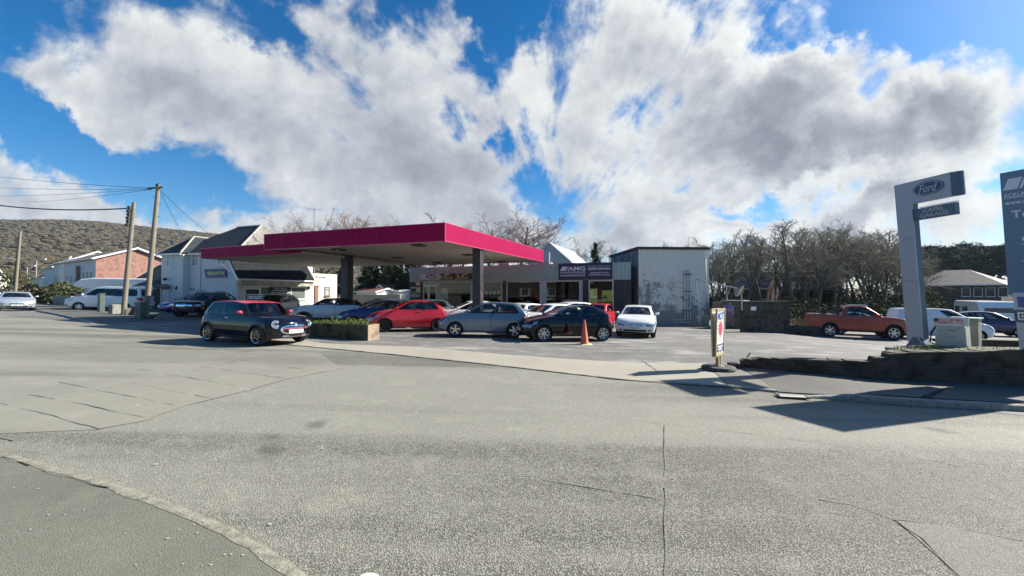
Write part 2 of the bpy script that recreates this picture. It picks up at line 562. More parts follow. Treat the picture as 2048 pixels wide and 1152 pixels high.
# ================================================================== GROUND
M_road = asphalt("road_asphalt", (0.375, 0.370, 0.312), (0.075, 0.075, 0.062), stone=90.0, bump=0.5, patch=0.24, tracks=.42)
M_slab = asphalt("road_smooth", (0.315, 0.310, 0.258), (0.165, 0.162, 0.134), stone=110.0, bump=0.30, patch=0.40, tracks=.4)
M_patch = asphalt("road_patch_mat", (0.345, 0.335, 0.285), (0.14, 0.135, 0.115), stone=130.0, bump=0.45, patch=0.2)
M_court = asphalt("forecourt_asphalt", (0.30, 0.295, 0.275), (0.12, 0.118, 0.11), stone=85.0, bump=0.35, patch=0.45, wear=(0.44, 0.43, 0.40), streak=0.55)
M_conc = asphalt("apron_concrete", (0.42, 0.395, 0.325), (0.31, 0.29, 0.24), stone=120.0, bump=0.2, patch=0.25)
M_pave = asphalt("pavement_tarmac", (0.215, 0.218, 0.172), (0.140, 0.143, 0.114), stone=120.0, bump=0.35, patch=0.35)
M_pave2 = asphalt("pavement_dark", (0.20, 0.195, 0.175), (0.10, 0.098, 0.09), stone=95.0, bump=0.4, patch=0.35)
M_kerb = mat("kerb_concrete", (0.30, 0.295, 0.27), 0.9, var=0.7, vscale=9, bump=0.5, bscale=60)
M_kerb2 = mat("kerb_lichen", (0.235, 0.23, 0.19), 0.95, var=0.9, vscale=14, col2=(0.12, 0.12, 0.09), bump=0.8, bscale=50)
M_tar = mat("tar_seam", (0.035, 0.034, 0.032), 0.8)
M_seam = mat("road_joint", (0.185, 0.18, 0.152), 0.95)
M_earth = mat("earth", (0.09, 0.085, 0.05), 0.95, var=0.8, vscale=0.6, col2=(0.05, 0.065, 0.03), bump=0.6, bscale=3)
M_iron = mat("cast_iron", (0.10, 0.095, 0.09), 0.55, metal=0.6, var=0.5, vscale=20)


def xy(s, t):
    return 0.91 * s + 0.415 * t, -0.415 * s + 0.91 * t


def gridsheet(name, xs, ys, dz, m, kind='structure', st=False):
    b = MB()
    def fn(u, v):
        x, y = xy(u, v) if st else (u, v)
        return (x, y, G(x, y) + dz)
    b.grid(fn, xs, ys)
    return tag(b.build(name, m, smooth='all', fix=False), kind=kind)


lin = lambda a, b, n: [a + (b - a) * i / n for i in range(n + 1)]
gridsheet("ground", lin(-900, -160, 10) + lin(-150, 60, 70) + lin(80, 900, 10), lin(-250, -40, 6) + lin(-30, 110, 56) + lin(130, 1000, 10), -0.10, M_earth)
gridsheet("road", lin(-135, 60, 130), lin(-26, 9.2, 14), 0.0, M_road, st=True)
gridsheet("forecourt", lin(-46, 60, 160), lin(8.6, 44, 60), 0.004, M_court, st=True)


def psheet(name, pix, dz, m, kind='structure'):
    """Flat sheet whose outline is known from the photograph, laid on the ground."""
    b = MB()
    b.face([pg(*p) + Vector((0, 0, dz)) for p in pix])
    return tag(b.build(name, m), kind=kind)


psheet("road_patch", [(-40, 880), (0, 868), (199, 859), (291, 842), (369, 812), (494, 782), (577, 758), (683, 738), (640, 706), (560, 702), (340, 700), (60, 676), (-60, 676)], 0.004, M_slab)
psheet("road_patch", [(1790, 1039), (1924, 1058), (2048, 1083), (2200, 1110), (2200, 1230), (2010, 1230), (1906, 1141)], 0.004, M_patch)


def smooth_path(pts, n=6):
    """Catmull-Rom through 2-D or 3-D points."""
    P = [Vector(p) for p in pts]
    out = []
    for i in range(len(P) - 1):
        p0, p1, p2, p3 = P[max(i - 1, 0)], P[i], P[i + 1], P[min(i + 2, len(P) - 1)]
        for k in range(n):
            u = k / n
            out.append(0.5 * (2 * p1 + (p2 - p0) * u + (2 * p0 - 5 * p1 + 4 * p2 - p3) * u * u + (3 * p1 - p0 - 3 * p2 + p3) * u ** 3))
    out.append(P[-1])
    return out


def seam(pix, w=0.03, jit=0.02, dz=0.010):
    pts = [pg(*p) for p in pix]
    fine = []
    for a, c in zip(pts[:-1], pts[1:]):
        n = max(2, int((c - a).length / 0.22))
        fine += [a.lerp(c, k / n) for k in range(n)]
    fine.append(pts[-1])
    b = MB(); L = []; Rr = []
    for i, p in enumerate(fine):
        d = (fine[min(i + 1, len(fine) - 1)] - fine[max(i - 1, 0)]).normalized()
        nrm = Vector((-d.y, d.x, 0))
        p = p + nrm * random.uniform(-jit, jit)
        ww = w * random.uniform(0.15, 1.0) * (.5 + .5 * math.sin(i * .37 + 1.3 * w * 50) ** 2)
        for lst, sg in ((L, 1), (Rr, -1)):
            r = p + nrm * ww * sg * 0.5
            lst.append(Vector((r.x, r.y, G(r.x, r.y) + dz)))
    for i in range(len(L) - 1):
        if w < .03 and random.random() < .16: continue
        b.face([L[i], L[i + 1], Rr[i + 1], Rr[i]])
    return b


SEAMS = [
    [(856, 788), (1031, 811), (1144, 824), (1331, 849), (1503, 868), (1748, 901), (1924, 933)],
    [(1331, 849), (1330, 900), (1331, 1000), (1334, 1152)], [(1841, 817), (1896, 836), (2048, 880)],
    [(1790, 1039), (1924, 1058), (2048, 1083)], [(1790, 1039), (1841, 1076), (1906, 1141), (1940, 1180)],
    [(0, 807), (90, 828), (199, 859)], [(108, 691), (235, 708)], [(342, 724), (572, 758)], [(485, 721), (651, 745)],
    [(245, 763), (429, 798)], [(120, 765), (369, 814)], [(277, 738), (470, 772)], [(185, 814), (291, 835)], [(28, 805), (272, 763), (360, 749), (480, 722)],
    [(0, 874), (65, 890)], [(199, 859), (291, 842), (369, 812), (494, 782), (577, 758), (683, 738)], [(560, 706), (700, 728)], [(0, 742), (90, 728), (250, 700)],
    [(1090, 960), (1240, 985), (1330, 1000)], [(1640, 1000), (1700, 1010), (1790, 1039)], [(60, 790), (150, 805), (210, 820)]]
big = MB()
for i, sm in enumerate(SEAMS):
    b = seam(sm, w=0.015 if i < 5 else 0.024, jit=.009 if i < 5 else .014)
    o = len(big.v); big.v += b.v; big.f += [tuple(o + k for k in f) for f in b.f]; big.m += b.m
tag(big.build("road_seams", M_seam, fix=False), kind='structure')

# concrete crossing in front of the forecourt, with its black gutter line
front_px = [(480, 681), (560, 688), (620, 694), (800, 711), (1000, 732), (1233, 759), (1458, 776), (1545, 783)]
back_px = [(520, 676), (600, 680), (663, 688), (847, 695), (1009, 709), (1233, 724), (1413, 728), (1484, 736)]
fr = smooth_path([pg(*p) for p in front_px], 5); bk = smooth_path([pg(*p) for p in back_px], 5)
b = MB()
for i in range(len(fr) - 1):
    for k in range(3):
        qd = [fr[i].lerp(bk[i], k / 3), fr[i + 1].lerp(bk[i + 1], k / 3), fr[i + 1].lerp(bk[i + 1], (k + 1) / 3), fr[i].lerp(bk[i], (k + 1) / 3)]
        b.face([Vector((p.x, p.y, G(p.x, p.y) + 0.010)) for p in qd])
tag(b.build("crossing", M_conc, smooth='all'), kind='structure')
gl = MB()
s1 = seam(front_px, w=0.10, jit=0.012, dz=0.016)
gl.v, gl.f, gl.m = s1.v, s1.f, s1.m
tag(gl.build("gutter_line", M_tar, fix=False), kind='structure')
b = seam([(1280, 719), (1300, 733), (1316, 744)], w=0.05, jit=0.02, dz=0.016)
for sm in ([(847, 695), (1009, 709), (1233, 724)], [(1413, 728), (1484, 722)], [(930, 676), (1010, 684)], [(1484, 719), (1506, 719)], [(1090, 688), (1200, 704)]):
    c = seam(sm, w=0.035, jit=0.02, dz=0.016); o = len(b.v); b.v += c.v; b.f += [tuple(o + k for k in f) for f in c.f]; b.m += c.m
tag(b.build("forecourt_cracks", M_tar, fix=False), kind='structure')


def kerb_run(name, base, inward, h, w, m, ramp=None, stone=0.9, parent=None):
    """Kerb stones along a ground path: face h high, top w wide towards `inward`."""
    b = MB()
    cum = 0.0
    for i in range(len(base) - 1):
        p, q_ = base[i], base[i + 1]
        d = (q_ - p); d.z = 0; L = d.length; d.normalize()
        n = Vector((-d.y, d.x, 0))
        if n.dot(inward) < 0: n = -n
        h0 = h if ramp is None else h * ramp(cum); cum += L; h1 = h if ramp is None else h * ramp(cum)
        def P(o, off, z, e=0.0):
            r = o + n * off + d * e
            return Vector((r.x, r.y, G(r.x, r.y) + z))
        g = 0.004
        A = [P(p, 0, -0.02, g), P(q_, 0, -0.02, -g), P(q_, 0.012, h1 - 0.012, -g), P(p, 0.012, h0 - 0.012, g), P(p, 0.03, h0, g), P(q_, 0.03, h1, -g), P(q_, w, h1, -g), P(p, w, h0, g), P(q_, w, -0.02, -g), P(p, w, -0.02, g)]
        for f in ((0, 1, 2, 3), (3, 2, 5, 4), (4, 5, 6, 7), (7, 6, 8, 9), (0, 3, 4, 7, 9), (1, 8, 6, 5, 2)):
            b.face([A[k] for k in f])
    return tag(b.build(name, m, parent), kind='structure')


def resample(pts, step):
    out = [pts[0].copy()]; acc = 0.0
    for a, c in zip(pts[:-1], pts[1:]):
        L = (c - a).length; u = step - acc
        while u < L:
            out.append(a.lerp(c, u / L)); u += step
        acc = L - (u - step)
    out.append(pts[-1].copy())
    return out


# right-hand pavement, kerb and gully
kr_px = [(1612, 796), (1640, 797), (1700, 802), (1850, 813), (2048, 824)]
kr = [pg(*p) for p in kr_px]
kr.append(kr[-1] + (kr[-1] - kr[-2]).normalized() * 14)
kr = resample(smooth_path(kr, 6), 0.75)
kerb_run("kerb", kr, Vector((0.4, 1, 0)), 0.10, 0.14, M_kerb, ramp=lambda s: sstep(-0.05, 0.5, s) * 0.85 + 0.15)
kl = resample([pg(1230, 757), pg(1458, 775), pg(1552, 786)], 0.75)
kerb_run("kerb", kl, Vector((0.4, 1, 0)), 0.045, 0.13, M_kerb, ramp=lambda s: 0.2 + 0.8 * sstep(0.5, 3.0, s))
ks = [pg(1545, 782), pg(1590, 790)]
wall_px = [(1484, 737), (1490, 740), (1600, 753), (1750, 768), (1900, 775), (2048, 782)]
wb = [pg(*p) for p in wall_px]
wb.append(wb[-1] + (wb[-1] - wb[-2]).normalized() * 9)
b = MB()
top_e = [pg(1484, 737), pg(1600, 752), pg(1750, 767), pg(1900, 774), pg(2048, 781), wb[-1]]
bot_e = [pg(1556, 785), pg(1625, 790), pg(1712, 796), pg(1852, 807), pg(2048, 818), kr[-1]]
te = smooth_path(top_e, 6); be = smooth_path(bot_e, 6)
for i in range(len(te) - 1):
    for k in range(4):
        qd = [be[i].lerp(te[i], k / 4), be[i + 1].lerp(te[i + 1], k / 4), be[i + 1].lerp(te[i + 1], (k + 1) / 4), be[i].lerp(te[i], (k + 1) / 4)]
        hh = lambda p: 0.02 + 0.075 * sstep(5.2, 6.6, p.x)
        b.face([Vector((p.x, p.y, G(p.x, p.y) + hh(p))) for p in qd])
tag(b.build("pavement", M_pave2, smooth='all'), kind='structure')
# triangle of tarmac left of the gully
psheet("pavement_apron", [(1413, 729), (1484, 737), (1556, 784), (1458, 774)], 0.020, M_patch)
# gully grating
g0, g1 = pg(1560, 797), pg(1622, 801)
gd = (g1 - g0); gd.z = 0; gl_ = gd.length; gd.normalize(); gn = Vector((-gd.y, gd.x, 0))
gt = thing("drain_grate", "rusty iron drain grating with slanting bars beside the kerb", "drain cover", g0)
gt.rotation_euler = (0, 0, math.atan2(gd.y, gd.x))
b = MB()
b.bx(0, gl_, 0, 0.02, 0, .02); b.bx(0, gl_, .20, .22, 0, .02); b.bx(0, .02, .02, .2, 0, .02); b.bx(gl_ - .02, gl_, .02, .2, 0, .02)
b.build("frame", M_iron, gt)
b = MB()
n = 9
for i in range(n):
    x0 = 0.035 + (gl_ - .07) * i / n
    b.prism([(x0, .02), (x0 + 0.022, .02), (x0 + .05, .2), (x0 + .028, .2)], (0, 0, 0.002), (1, 0, 0), (0, 1, 0), (0, 0, .018))
b.build("bars", mat("grate_worn", (0.78, 0.75, 0.68), 0.5, metal=0.3), gt)
b = MB(); b.face([(0.02, .02, .0017), (gl_ - .02, .02, .0017), (gl_ - .02, .2, .0017), (.02, .2, .0017)]); b.build("pit", mat("black_pit", (0.004, 0.004, 0.004), 1.0), gt)
gt.location.z += 0.014

# left-hand pavement with its kerb, in front of the houses
lk_px = [(186, 648), (160, 642), (125, 633), (95, 627), (72, 623), (55, 618)]
lk = [pg(*p) for p in lk_px]
dirl = (lk[-1] - lk[-2]).normalized()
lk.append(lk[-1] + Vector((-0.91, 0.415, 0)) * 60)
lks = resample(smooth_path(lk, 6), 0.9)
kerb_run("kerb", lks, Vector((0.4, 1, 0)), 0.11, 0.14, M_kerb, ramp=lambda s: sstep(-0.2, 2.4, s))
b = MB()
lb = [p + Vector((3.6, 8.2, 0)) * (0.9 if i == 0 else 1.0) for i, p in enumerate(lks)]
for i in range(len(lks) - 1):
    for k in range(3):
        inn = Vector((0.05, 0.12, 0))
        A0, A1 = lks[i] + inn, lks[i + 1] + inn
        qd = [A0.lerp(lb[i], k / 3), A1.lerp(lb[i + 1], k / 3), A1.lerp(lb[i + 1], (k + 1) / 3), A0.lerp(lb[i], (k + 1) / 3)]
        hs_ = [sstep(-0.2, 2.4, (i + (j in (1, 2))) * 0.9) * 0.11 for j in range(4)]
        b.face([Vector((p.x, p.y, G(p.x, p.y) + 0.008 + hz)) for p, hz in zip(qd, hs_)])
tag(b.build("pavement", M_pave2, smooth='all'), kind='structure')

# near pavement where the photographer stands, with its worn kerb
nk_px = [(-420, 800), (-220, 848), (0, 905), (100, 934), (230, 970), (330, 1004), (430, 1042), (500, 1078), (560, 1114), (610, 1148), (660, 1200), (700, 1262)]
nk = smooth_path([pg(*p) for p in nk_px], 8)
nks = resample(nk, 0.16)
rj = random.Random(3)
b = MB(); inner = []; outer = []
for i, p in enumerate(nks):
    d = (nks[min(i + 1, len(nks) - 1)] - nks[max(i - 1, 0)]); d.z = 0; d.normalize()
    n = Vector((d.y, -d.x, 0))
    if n.dot(Vector((0, -1, 0))) < 0 and n.dot(Vector((-1, -1, 0))) < 0: n = -n
    outer.append(p + n * rj.uniform(-0.008, 0.008)); inner.append(p + n * (0.10 + rj.uniform(-0.015, 0.015)))
zz = lambda p, h: Vector((p.x, p.y, G(p.x, p.y) + h))
for i in range(len(outer) - 1):
    o0, o1, i0, i1 = outer[i], outer[i + 1], inner[i], inner[i + 1]
    b.face([zz(o0, -0.01), zz(o1, -0.01), zz(o1.lerp(i1, .12), .022), zz(o0.lerp(i0, .12), .022)])
    b.face([zz(o0.lerp(i0, .12), .022), zz(o1.lerp(i1, .12), .022), zz(i1, .034), zz(i0, .034)])
tag(b.build("kerb", M_kerb2, smooth='all'), kind='structure')
b = MB()
cpt = Vector((-1.2, 0.2, 0))
for i in range(len(inner) - 1):
    for k in range(3):
        f0, f1 = k / 3, (k + 1) / 3
        i0, i1 = inner[i], inner[i + 1]
        ctr0 = Vector((i0.x * 0.6 - 1.0, -1.5, 0)); ctr1 = Vector((i1.x * 0.6 - 1.0, -1.5, 0))
        b.face([zz(i0.lerp(ctr0, f0), .032), zz(i1.lerp(ctr1, f0), .032), zz(i1.lerp(ctr1, f1), .032), zz(i0.lerp(ctr0, f1), .032)])
tag(b.build("pavement", M_pave, smooth='all'), kind='structure')
b = seam([(0, 922), (90, 948), (180, 972), (215, 985)], w=0.02, jit=.02, dz=0.038)
tag(b.build("pavement_cracks", M_tar, fix=False), kind='structure')
b = MB()
spots = [(28, 984), (76, 986), (113, 1025), (97, 1040), (127, 965), (254, 960), (250, 1078), (336, 1088), (358, 1070), (366, 1140), (404, 1143), (456, 1084), (520, 1116), (449, 1121), (388, 1060), (395, 1076), (407, 1052), (486, 1122), (462, 1120),
         (320, 1120), (421, 1142), (272, 1142), (130, 1040), (168, 1030), (60, 1070), (409, 1050)]
for i, (px, py) in enumerate(spots):
    p = pg(px, py); r = random.uniform(0.004, 0.011)
    b.face([Vector((p.x + r * random.uniform(.6, 1.3) * math.cos(a), p.y + r * random.uniform(.5, 1.0) * math.sin(a), G(p.x, p.y) + 0.0365)) for a in [k * math.pi / 4 for k in range(8)]])
for px, py in ((540, 1050), (497, 780), (483, 779), (275, 811), (644, 898), (310, 930)):
    p = pg(px, py); r = random.uniform(0.014, 0.024) * (1 if py > 850 else 1.7)
    b.face([Vector((p.x + r * random.uniform(.6, 1.3) * math.cos(a), p.y + r * random.uniform(.5, 1.0) * math.sin(a), G(p.x, p.y) + 0.0075)) for a in [k * math.pi / 4 for k in range(8)]])
tag(b.build("litter", mat("gum_white", (0.42, 0.42, 0.38), 0.8)), kind='stuff')
# pale stone at the very bottom edge of the picture
p = pg(735, 1158)
b = MB()
b.lathe([(0.0, 0.012), (0.045, 0.011), (0.062, 0.006), (0.068, -0.004)], 14)
o = b.build("kerb_stone", mat("stone_white", (0.62, 0.62, 0.58), 0.8, var=0.5, vscale=30, bump=.3), smooth='all')
o.location = p; o.scale = (1.0, 0.7, 1)
tag(o, "flat whitish stone lying on the tarmac close to the kerb", "stone")

# ------------------------------------------------------------------ brick walls on the right
M_brickd = brick_mat("brick_dark", (0.090, 0.070, 0.055), (0.060, 0.056, 0.048), (0.085, 0.085, 0.075), axes='auto', grime=0.8)
M_bricky = brick_mat("brick_buff", (0.36, 0.24, 0.15), (0.30, 0.19, 0.12), (0.34, 0.32, 0.27), axes='auto', grime=0.3)
M_moss = mat("moss_cap", (0.060, 0.068, 0.034), 0.95, var=0.9, vscale=7, col2=(0.12, 0.115, 0.09), bump=0.8, bscale=25)
tops = [(1484, 737, 722), (1520, 743, 717), (1600, 753, 719), (1690, 762, 722), (1750, 768, 724), (1752, 768, 716), (1778, 769, 716), (1780, 769, 708), (1850, 773, 704), (1900, 775, 704), (2048, 782, 703)]
front = []
for px, yb, yt in tops:
    g = pg(px, yb); front.append((g, at(px, yt, g.y).z))
lastd = (front[-1][0] - front[-2][0]).normalized()
front.append((front[-1][0] + lastd * 9, front[-1][1] - 0.1))
TH = Vector((0.12, 0.30, 0))
wt = thing("garden_wall", "low dark brick wall with a crumbled left end beside the pavement", "wall", front[0][0])
b, c = MB(), MB()
o0 = front[0][0]
for (p, zt), (q_, zq) in zip(front[:-1], front[1:]):
    if (q_ - p).length < 0.01: continue
    bz = lambda r: G(r.x, r.y) - 0.05
    A = [Vector((p.x, p.y, bz(p))), Vector((q_.x, q_.y, bz(q_))), Vector((q_.x, q_.y, zq)), Vector((p.x, p.y, zt))]
    Bk = [v + TH for v in A]
    A = [v - o0 for v in A]; Bk = [v - o0 for v in Bk]
    b.face(A); b.face(Bk[::-1]); b.face([A[0], A[3], Bk[3], Bk[0]]); b.face([A[1], Bk[1], Bk[2], A[2]]); b.face([A[3], A[2], Bk[2], Bk[3]])
rr = random.Random(5)
for (p, zt), (q_, zq) in zip(front[:-1], front[1:]):
    n = int((q_ - p).length / 0.22)
    for i in range(n):
        u = (i + .5) / n
        r = p.lerp(q_, u) + TH * rr.uniform(.35, .65) - o0; z = zt + (zq - zt) * u - o0.z
        ang = math.atan2(q_.y - p.y, q_.x - p.x) + rr.uniform(-.08, .08)
        hgt = rr.uniform(.012, .022)
        if rr.random() < .25: continue
        c.box((r.x, r.y, z + hgt / 2 - .004), (rr.uniform(.16, .215), rr.uniform(.24, .33), hgt), 0, rz=ang)
b.build("wall", M_brickd, wt)
c.build("coping", M_moss, wt, bevel=0.006)
c = MB()
for i in range(16):
    u = rr.random() ** 2; r = Vector((-.16 + u * .5, rr.uniform(-.06, .3), 0)); 
    c.box((r.x, r.y, .03 + .06 * rr.random()), (rr.uniform(.08, .2), rr.uniform(.06, .11), rr.uniform(.04, .08)), 0, rot=Euler((rr.uniform(-.4, .4), rr.uniform(-.4, .4), rr.uniform(0, 3))).to_matrix())
c.build("rubble", M_brickd, wt, bevel=0.008)
pst = MB(); pp = pg(1494, 735) + Vector((0.05, .12, 0))
pst.tube([pp + Vector((0, 0, -.05)), pp + Vector((0, 0, .20)), pp + Vector((.02, 0, .235)), pp + Vector((.10, -.02, .36))], 0.016, 8)
tag(pst.build("bent_post", M_iron, smooth=True), "short rusty bent metal post at the broken wall end", "post")

# raised bed behind the wall, where the signs stand
BED_Z = front[8][1] - 0.05
b = MB()
bedp = [front[7][0] + TH, front[8][0] + TH, front[10][0] + TH, front[11][0] + TH, front[11][0] + Vector((.5, 2.0, 0)), front[10][0] + Vector((.3, 1.45, 0)), at(1925, 700, 9.6), at(1880, 700, 9.45), at(1822, 704, 9.3)]
ctr = sum(bedp, Vector()) / len(bedp)
ring = [Vector((p.x, p.y, BED_Z)) for p in bedp]; low = [Vector((p.x, p.y, G(p.x, p.y) - .1)) for p in bedp]
b.face(ring)
for i in range(len(ring)):
    j = (i + 1) % len(ring); b.face([ring[i], ring[j], low[j], low[i]])
tag(b.build("raised_bed", M_moss), kind='structure')

# long dark wall, fuel store and low wall at the far side of the forecourt
def wall_thing(name, label, p0, p1, z1, th, m, z0=None, cap=None, capm=None, cat="wall"):
    p0, p1 = Vector(p0), Vector(p1)
    d = p1 - p0; L = math.hypot(d.x, d.y)
    t_ = thing(name, label, cat, (p0.x, p0.y, G(p0.x, p0.y)), math.atan2(d.y, d.x))
    bz = t_.location.z
    b = MB()
    lo1 = min(G(p0.x, p0.y), G(p1.x, p1.y)) - bz - 0.1
    b.bx(0, L, 0, th, lo1, z1 - bz); b.build("wall", m, t_)
    if cap:
        b = MB(); b.bx(-.03, L + .03, -.03, th + .03, z1 - bz + .002, z1 - bz + cap); b.build("coping", capm, t_, bevel=.008)
    return t_


w0, w1 = pg(1486, 664), pg(1580, 668)
zt = at(1500, 604, w0.y).z
wall_thing("yard_wall", "tall sooty brick yard wall beside the fuel store with a white notice", w0, w1, zt, .25, M_brickd, cap=.05, capm=M_moss)
w2 = pg(1650, 673)
lw = thing("yard_wall", "low mossy brick wall sloping down behind the orange pickup", "wall", w1)
b = MB()
d = w2 - w1; z1a, z1b = at(1580, 651, w1.y).z - w1.z, at(1640, 656, w2.y).z - w1.z
zz0, zz1 = -.1, G(w2.x, w2.y) - w1.z - .1
th = Vector((.12, .25, 0))
A = [Vector((0.02, 0, zz0)), Vector((d.x * .86, d.y * .86, zz1)), Vector((d.x * .86, d.y * .86, z1b)), Vector((0.02, 0, z1a))]
B_ = [v + th for v in A]
tipf = [Vector((d.x, d.y, zz1)), Vector((d.x, d.y, z1b - .25))]; tb = [v + th for v in tipf]
for f in ([A[0], A[1], A[2], A[3]], B_[::-1], [A[3], A[2], B_[2], B_[3]], [A[0], A[3], B_[3], B_[0]], [A[1], tipf[0], tipf[1], A[2]], [tipf[0], tb[0], tb[1], tipf[1]], [A[2], tipf[1], tb[1], B_[2]], [B_[1], B_[2], tb[1], tb[0]]):
    b.face(f)
b.build("wall", M_brickd, lw)
b = MB()
for i in range(14):
    u = (i + .5) / 14 * .9
    b.box((d.x * u + .06, d.y * u + .12, z1a + (z1b - z1a) * u + .02), (.2, .3, .05 + .03 * rr.random()), rz=math.atan2(d.y, d.x) + rr.uniform(-.1, .1))
b.build("coping", M_moss, lw, bevel=.01)

# brick planter
M_leafg = mat("weed_green", (0.16, 0.22, 0.05), 0.8, var=.6, vscale=8, col2=(.07, .10, .03))
pc = pg(736, 682)
e1 = Vector((0.945, -0.327, 0)); e2 = Vector((0.327, 0.945, 0))
pl = thing("brick_planter", "long buff brick planter box filled with weeds in front of parked cars", "planter", pc, math.atan2(e1.y, e1.x))
HP = at(736, 650, pc.y).z - pc.z
b = MB(); LP = 4.6; WP = .62
b.bx(-LP, -.012, 0, .11, -.1, HP); b.build("front_wall", brick_mat("brick_mossy_shaded", (0.115, 0.105, 0.065), (0.085, 0.085, 0.055), (0.09, 0.095, 0.06), axes='auto', grime=.9), pl)  # mossy front face, its shade also put into the darker brick colour
b = MB(); b.bx(-LP, 0, WP - .11, WP, -.1, HP); b.bx(-.11, 0, .112, WP - .11, -.1, HP - .002); b.bx(-.011, 0, .0, .111, -.1, HP); b.bx(-LP, -LP + .11, .11, WP - .11, -.1, HP - .002)
b.build("wall", M_bricky, pl)
b = MB(); b.bx(-LP + .11, -.11, .11, WP - .11, HP - .2, HP - .06); b.build("soil", M_earth, pl)
b = MB()
rg = random.Random(11)
for i in range(900):
    x, y = -rg.uniform(.15, LP - .2), rg.uniform(.13, WP - .13)
    h = rg.uniform(.06, .22) * (1.2 if rg.random() < .2 else 1); a = rg.uniform(0, 6.3); w = rg.uniform(.006, .016)
    l = Vector((math.cos(a), math.sin(a), 0)); s_ = Vector((-l.y, l.x, 0)) * w; base = Vector((x, y, HP - .07))
    b.face([base - s_, base + s_, base + l * h * .35 + Vector((0, 0, h * .7)) + s_ * .6, base + l * h * .7 + Vector((0, 0, h))])
b.build("grass", M_leafg, pl, fix=False)['kind'] = 'stuff'
for k, (x, lab, hh) in enumerate(((-3.15, "tall leafy weed near the left part of the brick planter", .5), (-.75, "bushy weed clump at the right end of the brick planter", .32), (-1.9, "thin flowering weed in the middle of the brick planter", .36))):
    wd = thing("weed", lab, "weed", pl.matrix_world @ Vector((0, 0, 0)))
    wd.location = pc + e1 * x + e2 * .4 + Vector((0, 0, HP - .07))
    b = MB(); c = MB()
    for i in range(14 if k != 1 else 34):
        a = rg.uniform(0, 6.3); sp = (.05 if k == 0 else .22 if k == 1 else .08); h = hh * rg.uniform(.55, 1)
        tip = Vector((math.cos(a) * sp * 2 * h / hh, math.sin(a) * sp * h / hh * 1.3, h)); root = Vector((math.cos(a) * sp * .6, math.sin(a) * sp * .4, 0))
        b.tube([root, root.lerp(tip, .5) + Vector((0, 0, .02)), tip], [.005, .004, .002], 4)
        for j in range(9):
            p = root.lerp(tip, rg.uniform(.25, 1)); aa = rg.uniform(0, 6.3); l = Vector((math.cos(aa), math.sin(aa), rg.uniform(-.1, .7))) * rg.uniform(.03, .07); s_ = Vector((-l.y, l.x, 0)) * .3
            c.face([p, p + l * .5 + s_, p + l, p + l * .5 - s_])
    b.build("stem", M_leafg, wd); c.build("leaves", M_leafg, wd, fix=False)

# ================================================================== BUILDINGS
M_render = mat("render_white", (0.66, 0.66, 0.64), 0.9, var=0.35, vscale=1.3, col2=(0.50, 0.50, 0.47), bump=0.5, bscale=45)
M_render2 = mat("render_cream", (0.74, 0.71, 0.64), 0.9, var=0.3, vscale=1.5, col2=(0.6, 0.57, 0.5), bump=0.3, bscale=45)
M_upvc = mat("white_frame", (0.78, 0.78, 0.77), 0.4)
M_pane = mat("house_pane", (0.05, 0.065, 0.08), 0.04, spec=0.9)
M_curt = mat("curtain", (0.42, 0.43, 0.42), 0.9, var=.4, vscale=3, stretch=(6, 6, .4))
M_brickr = brick_mat("brick_red", (0.36, 0.135, 0.095), (0.29, 0.115, 0.085), (0.38, 0.33, 0.29), axes='auto', bump=.3)
M_black = mat("black_satin", (0.012, 0.012, 0.014), 0.45)
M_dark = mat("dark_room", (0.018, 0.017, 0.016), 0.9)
M_steel = mat("steel_grey", (0.36, 0.37, 0.38), 0.45, metal=0.5, var=.3, vscale=4)
M_wood_br = mat("door_brown", (0.16, 0.06, 0.04), 0.6)
M_white = mat("sign_white", (0.80, 0.80, 0.80), 0.5)


def slate(name, c, c2, axes='XY', w=0.30, h=0.24):
    return brick_mat(name, c, c2, tuple(k * .35 for k in c), axes=axes, bw=w, bh=h, bump=.8, rough=0.75)


M_slate = slate("roof_slate", (0.040, 0.048, 0.060), (0.030, 0.037, 0.046))
M_slate_lit = slate("roof_slate_sunlit", (0.30, 0.28, 0.25), (0.23, 0.215, 0.195), axes='YZ')  # right hip of the house: sunlight put into a paler slate colour
M_tile = slate("roof_tile_grey", (0.14, 0.14, 0.14), (0.11, 0.11, 0.11))
M_tilebr = slate("roof_tile_brown", (0.20, 0.17, 0.15), (0.16, 0.14, 0.12))
M_tilered = slate("roof_tile_red", (0.36, 0.15, 0.09), (0.30, 0.13, 0.08))


def window(parent, x, z, w, h, y=-0.02, bars=(1, 0), frm=None, pane=None, name="window", curtain=True, open_top=False, N=None):
    """A framed window let into a wall that faces local -y: frame, sill and pane."""
    frm = frm or M_upvc; pane = pane or M_pane
    f = MB(); t = .06
    f.bx(x, x + w, y - .03, y + .02, z + h - t, z + h); f.bx(x, x + w, y - .03, y + .02, z, z + t)
    f.bx(x, x + t, y - .03, y + .02, z + t, z + h - t); f.bx(x + w - t, x + w, y - .03, y + .02, z + t, z + h - t)
    for i in range(bars[0]):
        u = x + w * (i + 1) / (bars[0] + 1); f.bx(u - .025, u + .025, y - .025, y + .02, z + t, z + h - t)
    if bars[1]:
        f.bx(x + t, x + w - t, y - .027, y + .018, z + h * .68 - .025, z + h * .68 + .025)
    o = f.build(name, frm, parent)
    p = MB(); p.bx(x + t, x + w - t, y - .006, y + .002, z + t, z + h - t); p.build("pane", pane, o)
    if curtain:
        p = MB()
        p.bx(x + t, x + t + w * .2, y - .009, y - .0065, z + t, z + h - t); p.bx(x + w - t - w * .2, x + w - t, y - .009, y - .0065, z + t, z + h - t); p.build("curtain", M_curt, o)
    s = MB(); s.bx(x - .05, x + w + .05, y - .12, y + .02, z - .06, z - .002); s.build("sill", frm, o)
    return o


